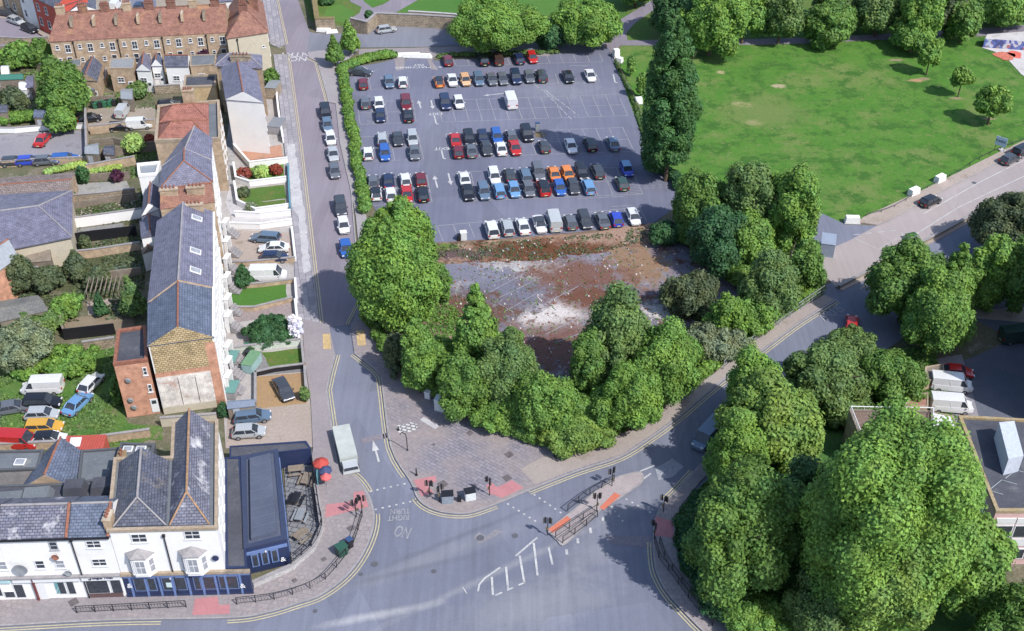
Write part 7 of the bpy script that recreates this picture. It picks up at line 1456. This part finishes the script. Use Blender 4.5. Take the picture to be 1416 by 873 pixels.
FW = [([(324, 207), (346, 232), (398, 226)], 1.1, white_wall, 'white wall around the terracotta patio'), ([(324, 232), (327, 252), (346, 258), (396, 252)], 1.0, white_wall, 'white wall below the red flower bed'), ([(325, 258), (329, 284), (354, 296), (399, 290)], 1.0, white_wall, 'white wall around the two small front lawns'), ([(326, 300), (360, 302), (402, 298)], 1.0, white_wall, 'upper white wall of the pale ramps'), ([(318, 316), (360, 317), (404, 311)], 1.0, white_wall, 'lower white wall of the pale ramps'),
      ([(399, 232), (400, 262), (402, 292)], .9, plain('teal_fence', (.07, .2, .26), .6), 'teal painted fence along the pavement'), ([(409, 392), (411, 420)], .9, white_wall, 'white gate wall at the front lawn'), ([(318, 368), (342, 368), (408, 362)], .8, brick_tan, 'low wall below the upper drives'), ([(320, 400), (360, 397), (408, 391)], .7, brick_tan, 'low wall below the camper van'), ([(318, 430), (352, 430), (404, 417)], .7, brick_tan, 'low wall above the pinkish garden path'),
      ([(322, 490), (350, 486), (416, 478)], 1.1, ground_mat('pale_green_render', (.40, .43, .38), (.46, .48, .43), s1=.5), 'pale greenish wall below the palm-like shrub'), ([(354, 520), (380, 514), (420, 509)], .7, black_m, 'dark kerb wall above the sandy drive'), ([(354, 520), (354, 562)], .7, stone_wall, 'dark wall left of the sandy drive'), ([(422, 512), (425, 556)], .7, brick_tan, 'wall between sandy drive and pavement'), ([(409, 420), (415, 478)], .8, white_wall, 'white wall behind the flowering shrub'), ([(418, 478), (421, 508)], .8, brick_tan, 'brick wall between the lower front lawn and pavement'),
      ([(404, 318), (409, 362)], .5, white_wall, 'low pale kerb wall in front of the upper drives'), ([(382, 122), (386, 160), (392, 198)], 1.2, white_wall, 'white wall beside the gabled hall along the pavement')]
for px, h, m_, lab in FW: wall('front_wall' if 'wall' in lab else 'front_fence', lab, px, h, .22, m_, (white_p if m_ is white_wall else kerb_m) if 'wall' in lab else None, 'wall' if 'wall' in lab else 'fence')
railing('red-brown balustrade along the terracotta patio', [(347, 229), (396, 223)], 1.0, 2.0, name='balustrade', mat=terracotta, z0=0, fine=.3); railing('pale diagonal balustrade beside the patio steps', [(330, 212), (346, 230)], 1.0, 2.0, name='balustrade', mat=white_p, z0=0, fine=.35); railing('pale diagonal balustrade beside the flower bed steps', [(326, 246), (347, 257)], 1.0, 2.0, name='balustrade', mat=white_p, z0=0, fine=.35)
sheet('pale_ramp', [(320, 301), (402, 297), (403, 311), (318, 316)], Z3 + .005, white_ground); sheet('pale_ramp', [(318, 256), (328, 258), (332, 284), (352, 296), (320, 300), (312, 280)], Z3 + .005, white_ground); sheet('front_steps', [(312, 190), (324, 200), (325, 252), (312, 262)], Z3 + .005, ground_mat('grey_area_steps', (.2, .2, .21), (.3, .3, .31), s1=1, fine=.3))
for k, (x, y) in enumerate(((316, 326), (318, 352), (318, 376), (318, 402), (319, 432), (320, 456), (320, 498), (320, 520), (320, 540))):
    p = G(x, y); t = thing('entrance_porch', f"white entrance steps and porch of the street terrace, {ORD[k + 1] if k else 'uppermost'} going down the street", 'porch', (p.x, p.y, 0), R(-12), 'white porches along the street terrace')
    b = MB()
    for j in range(4): b.box((.5 + j * .35, 0, .6 - j * .15), (.35, 1.5, .16 + .3 * (3 - j)))
    link('steps', b.mesh('steps', kerb_m), t); b = MB(); b.box((-.1, -.7, 1.3), (.5, .12, 2.6)); b.box((-.1, .7, 1.3), (.5, .12, 2.6)); b.box((-.1, 0, 2.7), (.7, 1.6, .12)); link('canopy', b.mesh('canopy', white_wall), t)
# wheelie bins
def wbin(x, y, col, label, grp=None, rz=0):
    p = G(x, y); t = thing('wheelie_bin', label, 'wheelie bin', (p.x, p.y, 0), rz, grp); b = MB(); b.box((0, 0, .5), (.56, .6, .95), 0, 0, 1.15); link('body', b.mesh('bin', col), t); b = MB(); b.box((0, 0, 1.03), (.68, .74, .08)); link('lid', b.mesh('lid', col), t)
bg_, bk_ = plain('bin_green_plastic', (.03, .13, .07), .5), plain('bin_black_plastic', (.02, .02, .025), .5)
for k in range(10): wbin(129 + k * 3.3, 149 - k * .5 + (k % 2) * 1.5, bg_ if k % 3 else bk_, ['leftmost', 'second', 'third', 'fourth', 'fifth', 'sixth', 'seventh', 'eighth', 'ninth', 'rightmost'][k] + ' bin in the row above the gravel yard', 'bins above the gravel yard')
wbin(342, 485, bg_, 'left green bin on the pale greenish wall side of the path'); wbin(351, 484, bg_, 'right green bin beside the pale greenish wall'); wbin(344, 494, bk_, 'dark bin below the two green ones on the garden path')
cabinet(349, 507, 1.4, 3.0, 1.4, R(-15), plain('green_glasshouse', (.12, .22, .12), .3), plain('greenhouse_glass', (.25, .38, .38), .15), 'small greenhouse on the path beside the lower front lawn', 'greenhouse', 'greenhouse', 0)
cabinet(323, 503, 1.2, 2.4, 1.2, R(-5), plain('teal_cover', (.10, .22, .20), .5), kerb_m, 'teal covered basement light well, upper one', 'light_well', 'light well', 0); cabinet(323, 545, 1.2, 2.4, 1.2, R(-5), plain('teal_cover', (.10, .22, .20), .5), kerb_m, 'teal covered basement light well, lower one', 'light_well', 'light well', 0)
# trellis in the garden
p = G(148, 410); t = thing('pergola', 'pale timber slatted pergola beside the pointed conifer', 'pergola', (p.x, p.y, 0), R(8)); b = MB()
for k in range(8): b.box((-2.2 + k * .62, 0, 2.2), (.14, 3.6, .1))
link('slats', b.mesh('slats', timber), t)
for sx in (-1, 1):
    for sy in (-1, 1): b = MB(); b.box((sx * 2.1, sy * 1.7, 1.07), (.12, .12, 2.15)); link('post', b.mesh('post', timber), t)
# extra hall yard clutter
block(340, 205, 2.4, 1.0, R(0), 'dark planter trough against the gabled hall', timber); cabinet(384, 180, 2.2, 3.4, 1.5, R(-10), plain('slate_grey_cover', (.16, .17, .19), .6), kerb_m, 'grey covered lean-to between gabled hall and pavement', 'lean_to', 'lean-to', 0); cabinet(379, 132, 2.0, 3.2, 2.2, R(-8), metal_g, stone_wall, 'small stone outhouse below the street-side tree', 'outhouse', 'outhouse', 0)
cabinet(106, 372, 2.0, 1.2, 1.0, R(10), timber, timber, 'old wooden chest in the overgrown garden', 'storage_chest', 'chest', 0)

# block of flats just off the right edge: its shadow lies over the estate road
fp = [G(x, y).xy for x, y in ((1452, 600), (1640, 600), (1600, 445), (1440, 455))]
oth = building('brick_flats', 'tall brick flats beyond the right edge shading the estate road', 'flats', fp, 18, brick_tan); flat_roof(oth, fp, 18, flat_dark, .4, .3, stone_m)
for i in range(6):
    for z in (2, 5, 8, 11): window(oth, Vector((*fp[3], 0)), Vector((*fp[0], 0)), 1.6 + i * 2.6, z, 1.3, 1.4, 'sash')
# loose rubble on the scrub plot
rs = np.random.RandomState(21); b = MB(); poly = [G(*q).xy for q in ((600, 345), (900, 318), (1000, 370), (1010, 410), (930, 450), (860, 500), (760, 530), (690, 490), (620, 420))]
xs = [q.x for q in poly]; ys = [q.y for q in poly]; k = 0
while k < 700:
    q = Vector((rs.uniform(min(xs), max(xs)), rs.uniform(min(ys), max(ys))))
    if inpoly(q, poly): k += 1; z_ = rs.uniform(.08, .32); b.box((q.x, q.y, Z3 + z_ * .25), (z_, z_ * rs.uniform(.5, 1), z_ * .6), rs.uniform(0, 3), int(rs.randint(0, 3)), .7)
o = b.build('rubble', [chalk_m, scrub_asph, terracotta]); tag(o, 'loose stones and broken tarmac scattered over the scrub plot', 'rubble'); o['kind'] = 'stuff'
tufts('dry weeds rooted along the brown bank behind the front car row', [(588, 340), (700, 334), (800, 327), (905, 312), (935, 322), (850, 345), (740, 360), (592, 366)], 1600, .28, 'brown', 11, .4)
tufts('scattered weeds in the cracks of the old tarmac', [(600, 372), (900, 340), (1010, 380), (960, 440), (860, 500), (760, 530), (640, 440)], 900, .25, 'olive', 12, .5)
